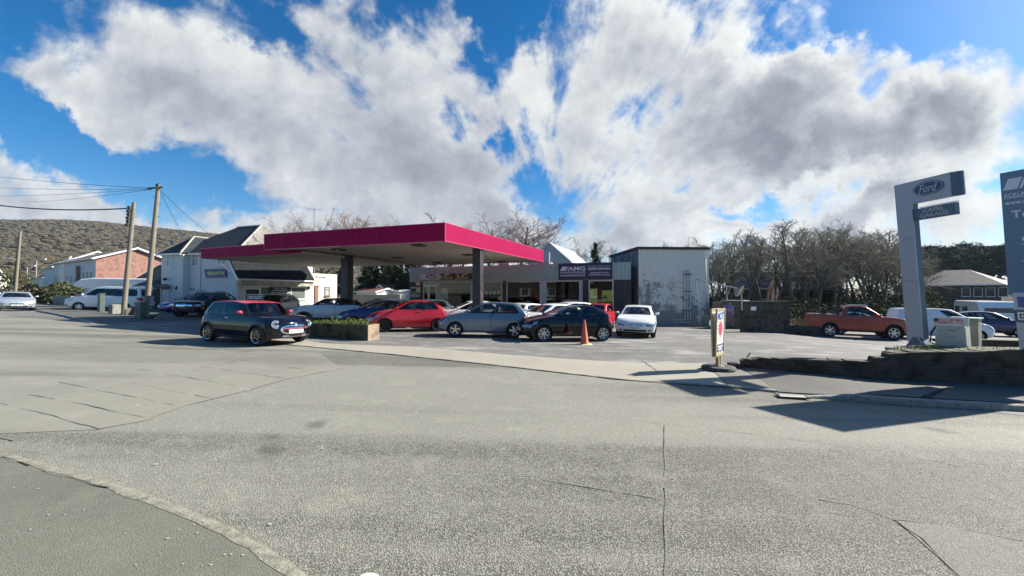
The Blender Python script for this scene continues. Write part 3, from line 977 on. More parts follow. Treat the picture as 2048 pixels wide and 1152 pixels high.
def gable_house(name, label, p0, dirx, L, W, eave, ridge, m_front, m_side, m_roof, wins=(), door=None, cat="house", chimney=None, over=.3, group=None, axis='x', base=None, barge=None):
    """House with its front along dirx from p0 and depth W behind; ridge parallel to the front (axis x) or at right angles (axis y)."""
    d = Vector((dirx[0], dirx[1], 0)).normalized()
    z = G(p0[0], p0[1]) if base is None else base
    t_ = thing(name, label, cat, (p0[0], p0[1], z), math.atan2(d.y, d.x), group)
    b = MB()
    b.face([(0, 0, -1), (L, 0, -1), (L, 0, eave), (0, 0, eave)], 0)
    b.face([(0, W, -1), (0, W, eave), (L, W, eave), (L, W, -1)], 0)
    if axis == 'x':
        for x in (0, L):
            b.face([(x, 0, -1), (x, 0, eave), (x, W / 2, ridge), (x, W, eave), (x, W, -1)], 1)
    else:
        b.v.clear(); b.f.clear(); b.m.clear()
        for y in (0, W):
            b.face([(0, y, -1), (L, y, -1), (L, y, eave), (L / 2, y, ridge), (0, y, eave)], 1 if y else 0)
        for x in (0, L):
            b.face([(x, 0, -1), (x, W, -1), (x, W, eave), (x, 0, eave)], 1)
    b.build("wall", [m_front, m_side], t_)
    r = MB(); th = .14; o = over
    if axis == 'x':
        sl = (ridge - eave) / (W / 2)
        for sg in (0, 1):
            ya, yb = (-o, W / 2) if sg == 0 else (W + o, W / 2)
            za, zb = eave - o * sl + .02, ridge + .02
            r.prism([(0, 0), (L + 2 * o, 0), (L + 2 * o, 1), (0, 1)], (-o, ya, za), (1, 0, 0), (0, yb - ya, zb - za), (0, 0, th))
    else:
        sl = (ridge - eave) / (L / 2)
        for sg in (0, 1):
            xa, xb = (-o, L / 2) if sg == 0 else (L + o, L / 2)
            za, zb = eave - o * sl + .02, ridge + .02
            r.prism([(0, 0), (W + 2 * o, 0), (W + 2 * o, 1), (0, 1)], (xa, -o, za), (0, 1, 0), (xb - xa, 0, zb - za), (0, 0, th))
    r.build("roof", m_roof, t_)
    bb = MB()
    if axis == 'x':
        for x in (-o - .03, L + o):
            bb = MB(); bb.prism([(-o, eave - o * sl - .06), (W / 2, ridge - .06), (W + o, eave - o * sl - .06), (W + o, eave - o * sl + .17), (W / 2, ridge + .17), (-o, eave - o * sl + .17)], (x, 0, 0), (0, 1, 0), (0, 0, 1), (.03, 0, 0)); bb.build("bargeboard", barge or M_upvc, t_)
        bb = MB(); bb.bx(-o, L + o, -o - .1, -o - .002, eave - o * sl, eave - o * sl + .14)
    else:
        for y in (-o - .03, W + o):
            bb = MB(); bb.prism([(-o, eave - o * sl - .06), (L / 2, ridge - .06), (L + o, eave - o * sl - .06), (L + o, eave - o * sl + .17), (L / 2, ridge + .17), (-o, eave - o * sl + .17)], (0, y, 0), (1, 0, 0), (0, 0, 1), (0, .03, 0)); bb.build("bargeboard", barge or M_upvc, t_)
    if axis == 'x': bb.build("eaves_board", barge or M_upvc, t_)
    for w in wins: window(t_, *w)
    if door:
        x, w, h = door
        db = MB(); db.bx(x, x + w, -.05, .0, 0, h); dd = db.build("door", M_wood_br, t_)
        hb = MB(); hb.bx(x + w - .15, x + w - .09, -.09, -.052, 1.0, 1.05); hb.build("handle", M_steel, dd)
    for c in (chimney or []):
        cb = MB(); x, y, zt = c
        cb.bx(x - .4, x + .4, y - .28, y + .28, ridge - 1.2, zt); cb.bx(x - .46, x + .46, y - .34, y + .34, zt - .2, zt - .06)
        for k in (-.2, .2): cb.lathe([(.1, 0), (.12, .35), (.09, .35)], 10, 0, Matrix.Translation((x + k, y, zt)))
        cb.build("chimney", m_side, t_)
    return t_


# ---------------------------------------------------------------- petrol canopy
M_pink = mat("fascia_magenta", (0.30, 0.003, 0.060), 0.5, var=0.3, vscale=.8, col2=(0.25, .003, .052), spec=.06)
M_soffit = mat("soffit_cream", (0.38, 0.355, 0.30), 0.85, var=.5, vscale=.5, col2=(.29, .27, .22))
M_trimw = mat("fascia_edge", (0.70, 0.30, 0.36), 0.4)
D0 = 16.5
ZS = at(890, 481, D0).z; ZTOP = at(890, 446, D0).z
cA = at(890, 460, D0)
DC = (ZS / ((HZ - 497.5) / F) + ZTOP / ((HZ - 471) / F)) / 2
cC = at(529, 480, DC)
DB = (ZS / ((HZ - 523) / F) + ZTOP / ((HZ - 501.5) / F)) / 2
cB = at(1087.5, 512, DB)
ex = (cA - cC); ex.z = 0; LX = ex.length; ex.normalize()
ey = Vector((-ex.y, ex.x, 0))
bvec = cB - cA; bvec.z = 0
KY = bvec.dot(ey); KX = bvec.dot(ex)            # the far end leans a little off square
cz = G(cA.x, cA.y)
can = thing("petrol_canopy", "big flat petrol station canopy with magenta fascia on two dark columns", "canopy", (cC.x, cC.y, cz), math.atan2(ex.y, ex.x))
zs, zt_ = ZS - cz, ZTOP - cz
q0, q1, q2, q3 = (0, 0), (LX, 0), (LX + KX, KY), (KX, KY)
b = MB(); th = .05
def fascia(b, pts, z0, z1, th, mi=0):
    for i in range(len(pts)):
        p, q_ = Vector(pts[i] + (0,)), Vector(pts[(i + 1) % len(pts)] + (0,))
        d = (q_ - p).normalized(); n = Vector((-d.y, d.x, 0)) * th
        e = d * th
        b.prism([(0, 0), (1, 0), (1, 1), (0, 1)], p + Vector((0, 0, z0)), (q_ - p) - e, (0, 0, z1 - z0), n, mi)
fascia(b, [q0, q1, q2, q3], zs, zt_, th)
fo = b.build("fascia", M_pink, can)
b = MB()
fascia(b, [(-.012, -.012), (LX + .012, -.012), (LX + KX + .012, KY), (KX - .012, KY)], zs - .035, zs - .002, .06)
fascia(b, [(-.012, -.012), (LX + .012, -.012), (LX + KX + .012, KY), (KX - .012, KY)], zt_ + .002, zt_ + .03, .06)
for (px_, py_) in (q0, q1):
    b.bx(px_ - .02, px_ + .02, -.02, .02, zs, zt_)
b.build("edge_trim", mat("fascia_trim", (0.52, 0.05, 0.14), 0.35), fo)
for i in range(1, 9):                           # panel joints
    b = MB(); x = LX * i / 9; b.bx(x - .010, x + .010, -.004, -.001, zs, zt_); b.build("panel_joint", mat("joint_dark", (0.12, .004, .03), .5), fo)
b = MB(); ins = .052
b.prism([(ins, ins), (LX - ins, ins), (LX + KX - ins, KY - ins), (KX + ins, KY - ins)], (0, 0, zs + .02), (1, 0, 0), (0, 1, 0), (0, 0, .06))
for i in range(1, int(KY / .6)):
    y = i * .6; xo = KX * y / KY
    b.bx(ins + xo, LX - ins + xo, y - .012, y + .012, zs + .008, zs + .019)
b.build("soffit", M_soffit, can)
b = MB(); b.prism([(ins, ins), (LX - ins, ins), (LX + KX - ins, KY - ins), (KX + ins, KY - ins)], (0, 0, zt_ - .14), (1, 0, 0), (0, 1, 0), (0, 0, .05)); b.build("roof", M_steel, can)
can.rotation_euler = (0, 0, math.atan2(ex.y, ex.x))
Mi = (Matrix.Translation(can.location) @ Matrix.Rotation(can.rotation_euler.z, 4, 'Z')).inverted()
M_lampb = mat("lamp_black", (0.02, 0.02, 0.02), 0.4)
for (px, py) in ((838, 490), (678, 499), (795, 515), (935, 509), (875, 525), (1003, 523), (785, 528), (595, 521), (690, 518)):
    D = ZS * F / (HZ - py); p = Mi @ at(px, py, D)
    b = MB()
    b.lathe([(.36, .02), (.42, -.02), (.34, -.05), (.30, -.03)], 4, 0, Matrix.Translation((p.x, p.y, zs)) @ Matrix.Rotation(R(45), 4, 'Z'))
    o = b.build("canopy_light", M_lampb, can)
    b = MB(); b.face([(p.x - .2, p.y - .2, zs - .031), (p.x + .2, p.y - .2, zs - .031), (p.x + .2, p.y + .2, zs - .031), (p.x - .2, p.y + .2, zs - .031)]); b.build("lens", M_pane, o)
M_colm = mat("column_paint", (0.030, 0.028, 0.036), 0.4, var=.6, vscale=2.5, col2=(.075, .05, .05))
for (px, Dc, wc) in ((956, 19.6, .44), (694, 23.0, .50)):
    p = Mi @ at(px, 560, Dc); gz = G(*(at(px, 560, Dc).xy)) - cz
    b = MB(); b.bx(p.x - wc / 2, p.x + wc / 2, p.y - wc / 2, p.y + wc / 2, gz - .1, zs + .019)
    o = b.build("column", M_colm, can, bevel=.02)
    b = MB(); b.bx(p.x - wc / 2 - .03, p.x + wc / 2 + .03, p.y - wc / 2 - .03, p.y + wc / 2 + .03, gz - .1, gz + .35); b.build("plinth", M_kerb, o)
b = MB(); b.tube([Mi @ at(918, 530.5, 27.0), Mi @ at(950, 532.5, 26.5)], .035, 8); b.bx(0, 0, 0, 0, 0, 0)
lt = MB(); pA, pB = at(850, 529, 30.2), at(880, 532, 29.8)
lt.tube([pA, pB], .05, 8); lt.tube([pA.lerp(pB, .2), pA.lerp(pB, .2) + Vector((0, .6, .1))], .02, 6); lt.tube([pA.lerp(pB, .8), pA.lerp(pB, .8) + Vector((0, .6, .1))], .02, 6)
tag(lt.build("tube_lamp", M_white, smooth=True), "white fluorescent tube lamp above the grey corrugated showroom fascia", "lamp")
b = MB(); k0 = Mi @ at(951, 597, 19.3); b.bx(k0.x - .12, k0.x + .12, k0.y - .3, k0.y - .24, k0.z - .3, k0.z + .3)

# lower annex of the canopy on the left
dl = at(402, 507, 23.0); dr_ = at(600, 500, 19.95)
e3 = (dr_ - dl); e3.z = 0; L3 = e3.length; e3.normalize()
z_lo, z_hi = at(402, 517, 23).z, at(402, 497, 23).z
can2 = thing("petrol_canopy", "lower small magenta canopy slab reaching to the white house", "canopy", (dl.x, dl.y, G(dl.x, dl.y)), math.atan2(e3.y, e3.x))
zl, zh = z_lo - can2.location.z, z_hi - can2.location.z
Mi2 = (Matrix.Translation(can2.location) @ Matrix.Rotation(can2.rotation_euler.z, 4, 'Z')).inverted()
pcC = Mi2 @ cC
xsplit = pcC.x - .06
b = MB(); W2 = 8.6
zlow_under = ZS - can2.location.z - .045
fascia(b, [(0, 0), (xsplit, 0), (xsplit, W2), (0, W2)], zl, zh, .05)
b.bx(xsplit + .002, L3, .0, .05, zl, zlow_under)
fo2 = b.build("fascia", M_pink, can2)
b = MB(); b.bx(.03, L3 - .02, .06, W2 - .02, zl - .006, zl + .018); b.bx(xsplit + .06, L3, .08, W2 - .052, zl + .0185, zlow_under); b.build("soffit", M_soffit, can2)
b = MB(); b.bx(.052, xsplit - .052, .052, W2 - .052, zh - .12, zh - .07); b.build("roof", M_steel, can2)
b = MB(); b.bx(-.01, xsplit, -.012, -.002, zh - .03, zh + .01); b.build("edge_trim", mat("fascia_trim", (0, 0, 0)), fo2)

# ---------------------------------------------------------------- showroom
sA, sB = at(820, 548, 32.0), at(1262, 542, 26.2)
vx = sB - sA; vx.z = 0; LS = vx.length; vx.normalize(); vy = Vector((-vx.y, vx.x, 0))
SZ = min(G(sA.x, sA.y), G(sB.x, sB.y)) - .02
show = thing("car_showroom", "long single storey showroom with grey corrugated fascia and big dark windows", "showroom", (sA.x, sA.y, SZ), math.atan2(vx.y, vx.x))
FT, FB = 2.13 - SZ, 1.03 - SZ


def sx(px):
    """Distance along the showroom front for a photo column."""
    u = (px - 1024) / F
    return (u * sA.y - sA.x) / (vx.x - u * vx.y)


def sz(px, py):
    k = sx(px); D = sA.y + k * vx.y
    return at(px, py, D).z - SZ


M_corr = mat("corrugated_steel", (0.31, 0.42, 0.41), 0.55, metal=0.1, var=.35, vscale=1.2, col2=(.25, .34, .34))
M_frame = mat("shop_frame", (0.52, 0.52, 0.52), 0.45, metal=.4)
M_sglass = glass("shop_glass", (0.22, 0.25, 0.25), base=0.015)


def corr(b, x0, x1, z0, z1, y=0.0, per=0.155, dep=.035, mi=0):
    n = max(1, int((x1 - x0) / per)); per = (x1 - x0) / n
    pr = [(0, 0), (.42, 0), (.5, dep), (.92, dep), (1, 0)]
    pts = []
    for i in range(n):
        pts += [(x0 + (i + u) * per, y + d) for u, d in pr[:-1]]
    pts.append((x1, y))
    for (xa, ya), (xb, yb) in zip(pts[:-1], pts[1:]):
        b.face([(xa, ya, z0), (xb, yb, z0), (xb, yb, z1), (xa, ya, z1)], mi)


xs_sign0, xs_sign1 = sx(1118), sx(1225)
xf0 = sx(843)
b = MB()
corr(b, 0, xf0, FB, FT, -.06); corr(b, xf0, xs_sign0, (FB + FT) / 2 + .02, FT, -.06); corr(b, sx(966), xs_sign0, FB, (FB + FT) / 2 + .02, -.06)
corr(b, xs_sign1, LS, FB, FT, -.06, per=.30, dep=.06)
b.build("corrugated_fascia", M_corr, show)
b = MB()
b.bx(0, LS, .06, .10, FB + .01, FT - .02); b.bx(-.03, LS + .03, -.08, .12, FT, FT + .05); b.bx(0, LS, -.05, .0, FB - .05, FB - .002)
b.build("fascia_frame", M_steel, show)
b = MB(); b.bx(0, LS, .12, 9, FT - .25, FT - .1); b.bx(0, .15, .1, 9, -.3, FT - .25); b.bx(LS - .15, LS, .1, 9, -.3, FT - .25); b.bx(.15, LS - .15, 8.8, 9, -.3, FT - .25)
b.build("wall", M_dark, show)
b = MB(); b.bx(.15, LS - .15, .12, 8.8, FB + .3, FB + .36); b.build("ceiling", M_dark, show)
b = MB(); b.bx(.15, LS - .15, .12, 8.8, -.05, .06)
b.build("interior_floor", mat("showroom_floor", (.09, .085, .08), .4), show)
# front: piers, frames and panes
M_pier = mat("pier_grey", (0.40, 0.42, 0.44), 0.5, var=.3, vscale=2)
for a, c in ((874, 878.5), (1082, 1090.5), (1161, 1165)):
    pier = MB(); pier.bx(sx(a), sx(c), -.04, .12, -.3, FB - .06); pier.build("pier", M_pier, show)
for xa_, xb_ in ((0, sx(846)), (sx(1227.5), LS), (sx(1165.2), sx(1177)), (sx(1005), sx(1012.5))):
    dk = MB(); dk.bx(xa_, xb_, .01, .08, -.3, FB - .06); dk.build("dark_panel", mat("panel_navy", (0.018, 0.022, 0.03), .6, var=.4, vscale=3, col2=(.04, .05, .06)), show)
for a, c in ((879, 943), (943.5, 1004.5), (1013, 1081.5), (1091, 1160.5), (1177.5, 1227)):
    x0, x1 = sx(a), sx(c)
    f = MB(); t = .07
    f.bx(x0, x1, -.02, .06, FB - .06 - t, FB - .062); f.bx(x0, x1, -.02, .06, .2, .2 + t)
    f.bx(x0, x0 + t, -.02, .06, .2 + t, FB - .06 - t); f.bx(x1 - t, x1, -.02, .06, .2 + t, FB - .06 - t)
    o = f.build("window", M_frame, show)
    g = MB(); g.face([(x0 + t, .018, .2 + t), (x1 - t, .018, .2 + t), (x1 - t, .018, FB - .06 - t), (x0 + t, .018, FB - .06 - t)]); g.build("pane", M_sglass, o)
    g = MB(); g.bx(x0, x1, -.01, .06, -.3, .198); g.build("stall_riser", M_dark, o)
    zz_ = sz((a + c) / 2, 593)
    g = MB(); g.bx(x0 + t, x1 - t, .022, .026, zz_ - .08, zz_ + .08); g.build("safety_band", mat("frosted_band", (.30, .33, .35), .7), o)
# door
x0, x1 = sx(846.5), sx(873.5); zt_d = sz(860, 573)
f = MB(); t = .08
f.bx(x0, x1, -.02, .06, FB - .06 - t, FB - .062); f.bx(x0, x0 + t, -.02, .06, -.1, FB - .06 - t); f.bx(x1 - t, x1, -.02, .06, -.1, FB - .06 - t); f.bx(x0 + t, x1 - t, -.02, .06, zt_d, zt_d + .16)
xm = sx(857.5); f.bx(xm - .09, xm + .09, -.02, .06, -.1, zt_d)
o = f.build("door", M_frame, show)
g = MB(); g.bx(x0 + t, x1 - t, .015, .021, -.1, zt_d); g.bx(x0 + t, x1 - t, .015, .021, zt_d + .16, FB - .06 - t); g.build("pane", M_sglass, o)
g = MB(); g.tube([(xm + .13, -.06, .8), (xm + .13, -.06, 1.5)], .02, 6); g.build("handle", M_frame, o)
# posters
def poster(parent, x0, x1, z0, z1, col, y=-.004, name="poster", th=.003):
    b = MB(); b.bx(x0, x1, y - th, y, z0, z1)
    return b.build(name, col if not isinstance(col, tuple) else mat("poster_%.2f_%.2f_%.2f" % col, col, .6), parent)


p_ = poster(show, sx(831.5), sx(840.5), sz(836, 571), sz(836, 564), (.62, .34, .25)); poster(p_, sx(833), sx(839), sz(836, 569.5), sz(836, 565.5), (.70, .50, .38), y=-.009)
p_ = poster(show, sx(821), sx(841), sz(831, 586), sz(831, 574), (.34, .36, .34)); poster(p_, sx(834.5), sx(840.5), sz(837, 582), sz(837, 575), (.62, .62, .12), y=-.009); poster(p_, sx(822), sx(832), sz(827, 584), sz(827, 577), (.02, .04, .08), y=-.009)
poster(show, sx(821), sx(840), sz(831, 594), sz(831, 588), (.30, .32, .31))
p_ = poster(show, sx(1177.5), sx(1194.5), sz(1186, 606), sz(1186, 577.5), (.55, .52, .10), y=.010)
x_, zb_ = sx(1181.5), sz(1186, 596)
b = MB(); b.bx(x_, x_ + .14, .003, .005, zb_, sz(1186, 581)); b.bx(x_ + .14, x_ + .42, .003, .005, zb_, zb_ + .14); b.build("pale_letter", mat("pale_yellow", (.75, .75, .50), .6), p_)
p_ = poster(show, sx(1204), sx(1225.5), sz(1215, 607), sz(1215, 581), (.38, .40, .06), y=.010)
text("A", M_black, p_, frame((sx(1208.5), .004, sz(1208, 594)), (1, 0, 0), (0, 0, 1)), height=.28, bold=.02)
text("A", M_black, p_, frame((sx(1212), .004, sz(1212, 594)), (1, 0, 0), (0, 0, 1)), height=.28, bold=.02)
b = MB(); b.bx(sx(1206), sx(1224), .003, .005, sz(1215, 606), sz(1215, 603)); b.build("band", M_black, p_)
p_ = poster(show, sx(881), sx(896), sz(888, 599), sz(888, 577), (.30, .40, .32), y=.010); poster(p_, sx(881), sx(896), sz(888, 587.5), sz(888, 577), (.58, .58, .40), y=.004); poster(p_, sx(886), sx(890.5), sz(888, 584), sz(888, 578), (.75, .75, .70), y=-.0)
for a in (970, 978, 986, 994):
    poster(show, sx(a), sx(a + 5), sz(a, 589), sz(a, 582), (.40, .42, .42), y=.010)
poster(show, sx(996), sx(1002), sz(999, 599), sz(999, 593), (.45, .42, .20), y=.010)
# white light bars and desks inside
ib = MB()
for a, c, zz_ in ((900, 925, .9), (1020, 1050, 1.1), (1100, 1150, 1.0)):
    ib.bx(sx(a), sx(c), 2.4, 3.2, zz_ - .08, zz_); ib.bx(sx(a) + .05, sx(a) + .12, 2.5, 3.1, .06, zz_ - .08); ib.bx(sx(c) - .12, sx(c) - .05, 2.5, 3.1, .06, zz_ - .08)
ib.build("desk", mat("desk_grey", (.25, .25, .25), .6), show)
# roof clutter
rb = MB(); xx = sx(985); rb.bx(xx, xx + .9, 1.2, 2.0, FT - .1, FT + .32); xx = sx(1065); rb.bx(xx, xx + 1.0, 1.6, 2.4, FT - .1, FT + .35); rb.tube([(sx(1040), 1, FT - .1), (sx(1040), 1, FT + .3)], .03, 6); rb.build("roof_unit", M_steel, show)
rp = MB(); rp.tube([(sx(1096), .4, FT - .1), (sx(1096), .4, FT + .95)], .05, 8); rp.build("vent_pipe", M_white, show, smooth=True)


# ---------------------------------------------------------------- signs on the showroom
def oval(parent, c, ux, uy, rx, ry, words, m_blue, m_white, out=.012, lw=.72, lh=.95):
    M = frame(c, ux, uy)
    em = MB(); n = 40
    em.prism([(rx * math.cos(2 * math.pi * k / n), ry * math.sin(2 * math.pi * k / n)) for k in range(n)], (0, 0, 0), (1, 0, 0), (0, 1, 0), (0, 0, out))
    o = em.build("emblem", m_blue, parent); o.matrix_local = M
    r = MB()
    r.grid(lambda u, v: (rx * v * math.cos(u), ry * (v - (1 - v) * .8) * math.sin(u), out + .003), [2 * math.pi * k / n for k in range(n + 1)], [.90, .95])
    r.build("ring", m_white, o, fix=False)
    text(words, m_white, o, Matrix.Translation((0, 0, out + .001)), width=rx * 2 * lw * .82, height=ry * 2 * .62 * lh, shear=.35, bold=.012, depth=.004)
    return o


M_blue = mat("emblem_blue", (0.010, 0.030, 0.16), .35)
M_silver = mat("sign_silver", (0.46, 0.46, 0.45), .45, metal=.2)


def on_show(name, label, cat, px0, px1, py0, py1, m, y=-.12, th=.05, group=None):
    """A flat sign hung on the showroom front between photo columns and rows."""
    x0, x1 = sx(px0), sx(px1); z0, z1 = sz((px0 + px1) / 2, py1), sz((px0 + px1) / 2, py0)
    base = show.location + vx * x0 + vy * y + Vector((0, 0, z0))
    t_ = thing(name, label, cat, base, show.rotation_euler.z, group)
    b = MB(); b.bx(0, x1 - x0, 0, th, 0, z1 - z0); b.build("board", m, t_, bevel=.006)
    return t_, x1 - x0, z1 - z0


t_, w, h = on_show("dealer_sign", "silver board with a blue oval script emblem over the showroom door", "sign", 843, 881, 547.5, 560, M_silver, y=-.18)
oval(t_, (w * .56, -.002, h * .52), (1, 0, 0), (0, 0, 1), w * .27, h * .43, "Ford", M_blue, M_white)
M_gold = mat("sign_gold", (0.62, 0.50, 0.20), .5)
for k, (a, c, lab) in enumerate(((881.5, 911, "black sign with gold service lettering beside the silver board"), (916.5, 945, "black sign with gold lettering partly hidden by the canopy column"))):
    t_, w, h = on_show("service_sign", lab, "sign", a, c, 547.5, 559, M_black, y=-.15, group="black service signs")
    text("Quick", M_gold, t_, frame((w * .52, -.002, h * .30), (1, 0, 0), (0, 0, 1)), width=w * .55, height=h * .42, bold=.02)
    text("R", M_gold, t_, frame((w * .10, -.002, h * .42), (1, 0, 0), (0, 0, 1)), height=h * .7, bold=.02)
    b = MB(); b.prism([(w * .25, h * .55), (w * .45, h * .95), (w * .75, h * .9), (w * .6, h * .78), (w * .5, h * .82), (w * .4, h * .55)], (0, -.004, 0), (1, 0, 0), (0, 0, 1), (0, .004, 0)); b.build("motif", mat("sign_cream", (.7, .64, .45), .5), t_)
    if k == 0:
        b = MB(); b.prism([(w * .72, h * .15), (w * .9, h * .15), (w * .86, h * .6), (w * .78, h * .62)], (0, -.006, 0), (1, 0, 0), (0, 0, 1), (0, .004, 0)); b.build("motif", mat("sign_rust", (.4, .16, .08), .5), t_)
M_navy = mat("sign_navy", (0.012, 0.014, 0.045), .45)
M_pale = mat("sign_pale", (0.62, 0.63, 0.72), .5)


def garage_board(t_, w, h, big, M_bg=None):
    """The garage's name, web address, telephone and offers."""
    F_ = lambda x, z: frame((x * w, -.002, z * h), (1, 0, 0), (0, 0, 1))
    b = MB()
    b.prism([(.03 * w, .55 * h), (.12 * w, .55 * h), (.165 * w, .80 * h), (.075 * w, .80 * h)], (0, -.005, 0), (1, 0, 0), (0, 0, 1), (0, .004, 0))
    b.prism([(.135 * w, .55 * h), (.155 * w, .55 * h), (.20 * w, .80 * h), (.18 * w, .80 * h)], (0, -.005, 0), (1, 0, 0), (0, 0, 1), (0, .004, 0))
    b.build("slash_mark", M_pale, t_)
    text("AMG", M_pale, t_, F_(.345, .67), width=.33 * w, height=.25 * h, bold=.03)
    text("ACKLAND MOTOR GARAGE Est.1984", M_pale, t_, F_(.27, .46), width=.48 * w, height=.085 * h, bold=.015)
    b = MB(); b.bx(.03 * w, .51 * w, -.004, -.001, .365 * h, .378 * h); b.build("rule", M_pale, t_)
    text("www.acklandmotors.co.uk", M_pale, t_, F_(.27, .275), width=.48 * w, height=.12 * h, bold=.02)
    text("Good Quality Cars at Great Prices", M_pale, t_, F_(.76, .79), width=.40 * w, height=.075 * h, bold=.01)
    text("07971907631", M_pale, t_, F_(.765, .63), width=.40 * w, height=.15 * h, bold=.03)
    text("CARS BOUGHT FOR CASH", M_pale, t_, F_(.765, .40), width=.33 * w, height=.075 * h, bold=.015)
    text("& FINANCE DEALS AVAILABLE", M_pale, t_, F_(.765, .275), width=.39 * w, height=.075 * h, bold=.015)


t_, w, h = on_show("garage_sign", "navy board with white garage name and phone number on the fascia", "sign", 1118, 1225, 526, 559.5, M_navy, y=-.16, th=.09)
garage_board(t_, w, h, False)

# ---------------------------------------------------------------- big rendered workshop on the right
M_stain = None
def stained_wall():
    m = bpy.data.materials.new("stained_render"); m.use_nodes = True
    t = m.node_tree; q = NT(t); b_ = t.nodes['Principled BSDF']
    tc = q.n('ShaderNodeTexCoord').outputs['Object']
    sep = q.n('ShaderNodeSeparateXYZ'); q.put(sep.inputs[0], tc)
    n1 = q.noise(tc, 0.9, 8.0, 0.68); n2 = q.noise(tc, 4.0, 6.0, 0.6)
    mp = q.n('ShaderNodeMapping'); q.put(mp.inputs[0], tc); mp.inputs['Scale'].default_value = (4, 4, .22)
    n3 = q.noise(mp.outputs[0], 1.2, 5, .6)
    col = q.mix(q.maprange(n2, .35, .7, 0, .5), (0.66, .65, .60), (.50, .50, .47))
    low = q.maprange(sep.outputs[2], 0.4, 4.4, .30, -.08, False)          # damp growth with a shape of its own, thicker low on the wall
    lft = q.maprange(sep.outputs[0], 0.5, 4.5, .07, -.05, False)
    f = q.maprange(q.math('ADD', q.math('ADD', n1, low), q.math('ADD', lft, q.math('MULTIPLY', q.math('SUBTRACT', n2, .5), .35))), .60, .76)
    col = q.mix(q.math('MULTIPLY', f, .82), col, (.13, .145, .15))
    col = q.mix(q.maprange(n3, .55, .8, 0, .35), col, (.25, .26, .25))
    q.put(b_.inputs['Base Color'], col); b_.inputs['Roughness'].default_value = .9
    bp = q.n('ShaderNodeBump'); bp.inputs['Strength'].default_value = .4; bp.inputs['Distance'].default_value = .02
    q.put(bp.inputs['Height'], q.noise(tc, 22, 5, .6)); q.put(b_.inputs['Normal'], bp.outputs[0])
    return m


M_stain = stained_wall()
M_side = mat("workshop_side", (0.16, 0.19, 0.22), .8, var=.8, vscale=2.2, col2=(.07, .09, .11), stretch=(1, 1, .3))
wA, wB = at(1277, 560, 26.6), at(1418, 560, 26.9)
wx = wB - wA; wx.z = 0; LW = wx.length; wx.normalize(); wy = Vector((-wx.y, wx.x, 0))
wz = G(wA.x, wA.y) - .05
HT = at(1340, 499, 26.7).z - wz
work = thing("workshop", "tall flat workshop with stained grey render and a dark roof edge", "workshop", (wA.x, wA.y, wz), math.atan2(wx.y, wx.x))
# the left wall runs back and away to photo column 1222, its roof falling with it
ud = (1222 - 1024) / F; dv = Vector((-.20, .98, 0)).normalized()
kk = (ud * wA.y - wA.x) / (dv.x - ud * dv.y)
far = wA + dv * kk; fl = Vector(((far - wA).dot(wx), (far - wA).dot(wy), 0))
hfar = at(1222, 515, far.y).z - wz
b = MB()
b.face([(0, 0, -.4), (LW, 0, -.4), (LW, 0, HT), (0, 0, HT)], 0)
b.face([(0, 0, -.4), (0, 0, HT), (fl.x, fl.y, hfar), (fl.x, fl.y, -.4)], 1)
b.face([(LW, 0, -.4), (LW + .5, fl.y, -.4), (LW + .5, fl.y, hfar), (LW, 0, HT)], 0)
b.face([(fl.x, fl.y, -.4), (fl.x, fl.y, hfar), (LW + .5, fl.y, hfar), (LW + .5, fl.y, -.4)], 1)
b.build("wall", [M_stain, M_side], work)
b = MB(); M_felt = mat("roof_felt", (.035, .045, .055), .8)
b.prism([(0, 0), (1, 0), (1, 1), (0, 1)], (-.12, -.15, HT + .004), (LW + .12, 0, 0), (fl.x, fl.y + .3, hfar - HT), (0, 0, .17))
b.build("roof", M_felt, work)
b = MB()
for x in (LW * (1368 - 1277) / 141, LW * (1373.5 - 1277) / 141, LW * (1378.5 - 1277) / 141):
    b.tube([(x, -.09, .45), (x, -.09, HT * .73)], .045, 8)
pz = .45; xa = LW * (1341 - 1277) / 141
b.tube([(LW * (1378.5 - 1277) / 141, -.09, .47), (LW * (1378.5 - 1277) / 141, -.09, .30), (xa, -.09, .30), (xa, -.09, .46), (LW * (1368 - 1277) / 141, -.09, .46)], .04, 8)
b.build("pipe", mat("pipe_grey", (.50, .52, .55), .4, metal=.4), work, smooth=True)
b = MB()
for z in (HT * .20, HT * .45, HT * .67):
    xa = LW * (1366 - 1277) / 141; b.bx(xa, xa + .55, -.145, -.03, z, z + .05)
b.build("pipe_clip", M_black, work)
b = MB(); x = LW * (1411 - 1277) / 141; b.tube([(x + .05, -.3, HT - .12), (x, -.1, HT - .4), (x, -.05, HT - .7), (x + .05, -.05, .9), (x - .3, -.05, .85)], .03, 8); b.build("downpipe", mat("pipe_pale", (.6, .62, .62), .5), work, smooth=True)
b = MB(); x = LW * (1394 - 1277) / 141; b.bx(x, x + .38, -.16, -.002, .75, 1.1); b.build("meter_box", mat("box_grey", (.45, .46, .45), .6), work, bevel=.015)

# grey gable shed behind the showroom
u0 = at(1058, 540, 44); u1 = at(1141, 540, 42)
gable_house("shed", "pale blue-grey metal gable shed rising behind the showroom", (u0.x, u0.y), (u1 - u0), (u1 - u0).length, 10, at(1058, 520, 44).z - G(u0.x, u0.y) - .4, at(1090, 487, 43).z - G(u0.x, u0.y), mat("cladding_grey", (.36, .39, .42), .5, var=.4, vscale=2, stretch=(5, 5, .2), col2=(.28, .31, .34)), mat("cladding_grey", (0, 0, 0)), M_steel, axis='y', over=.1, cat="shed", barge=M_steel)

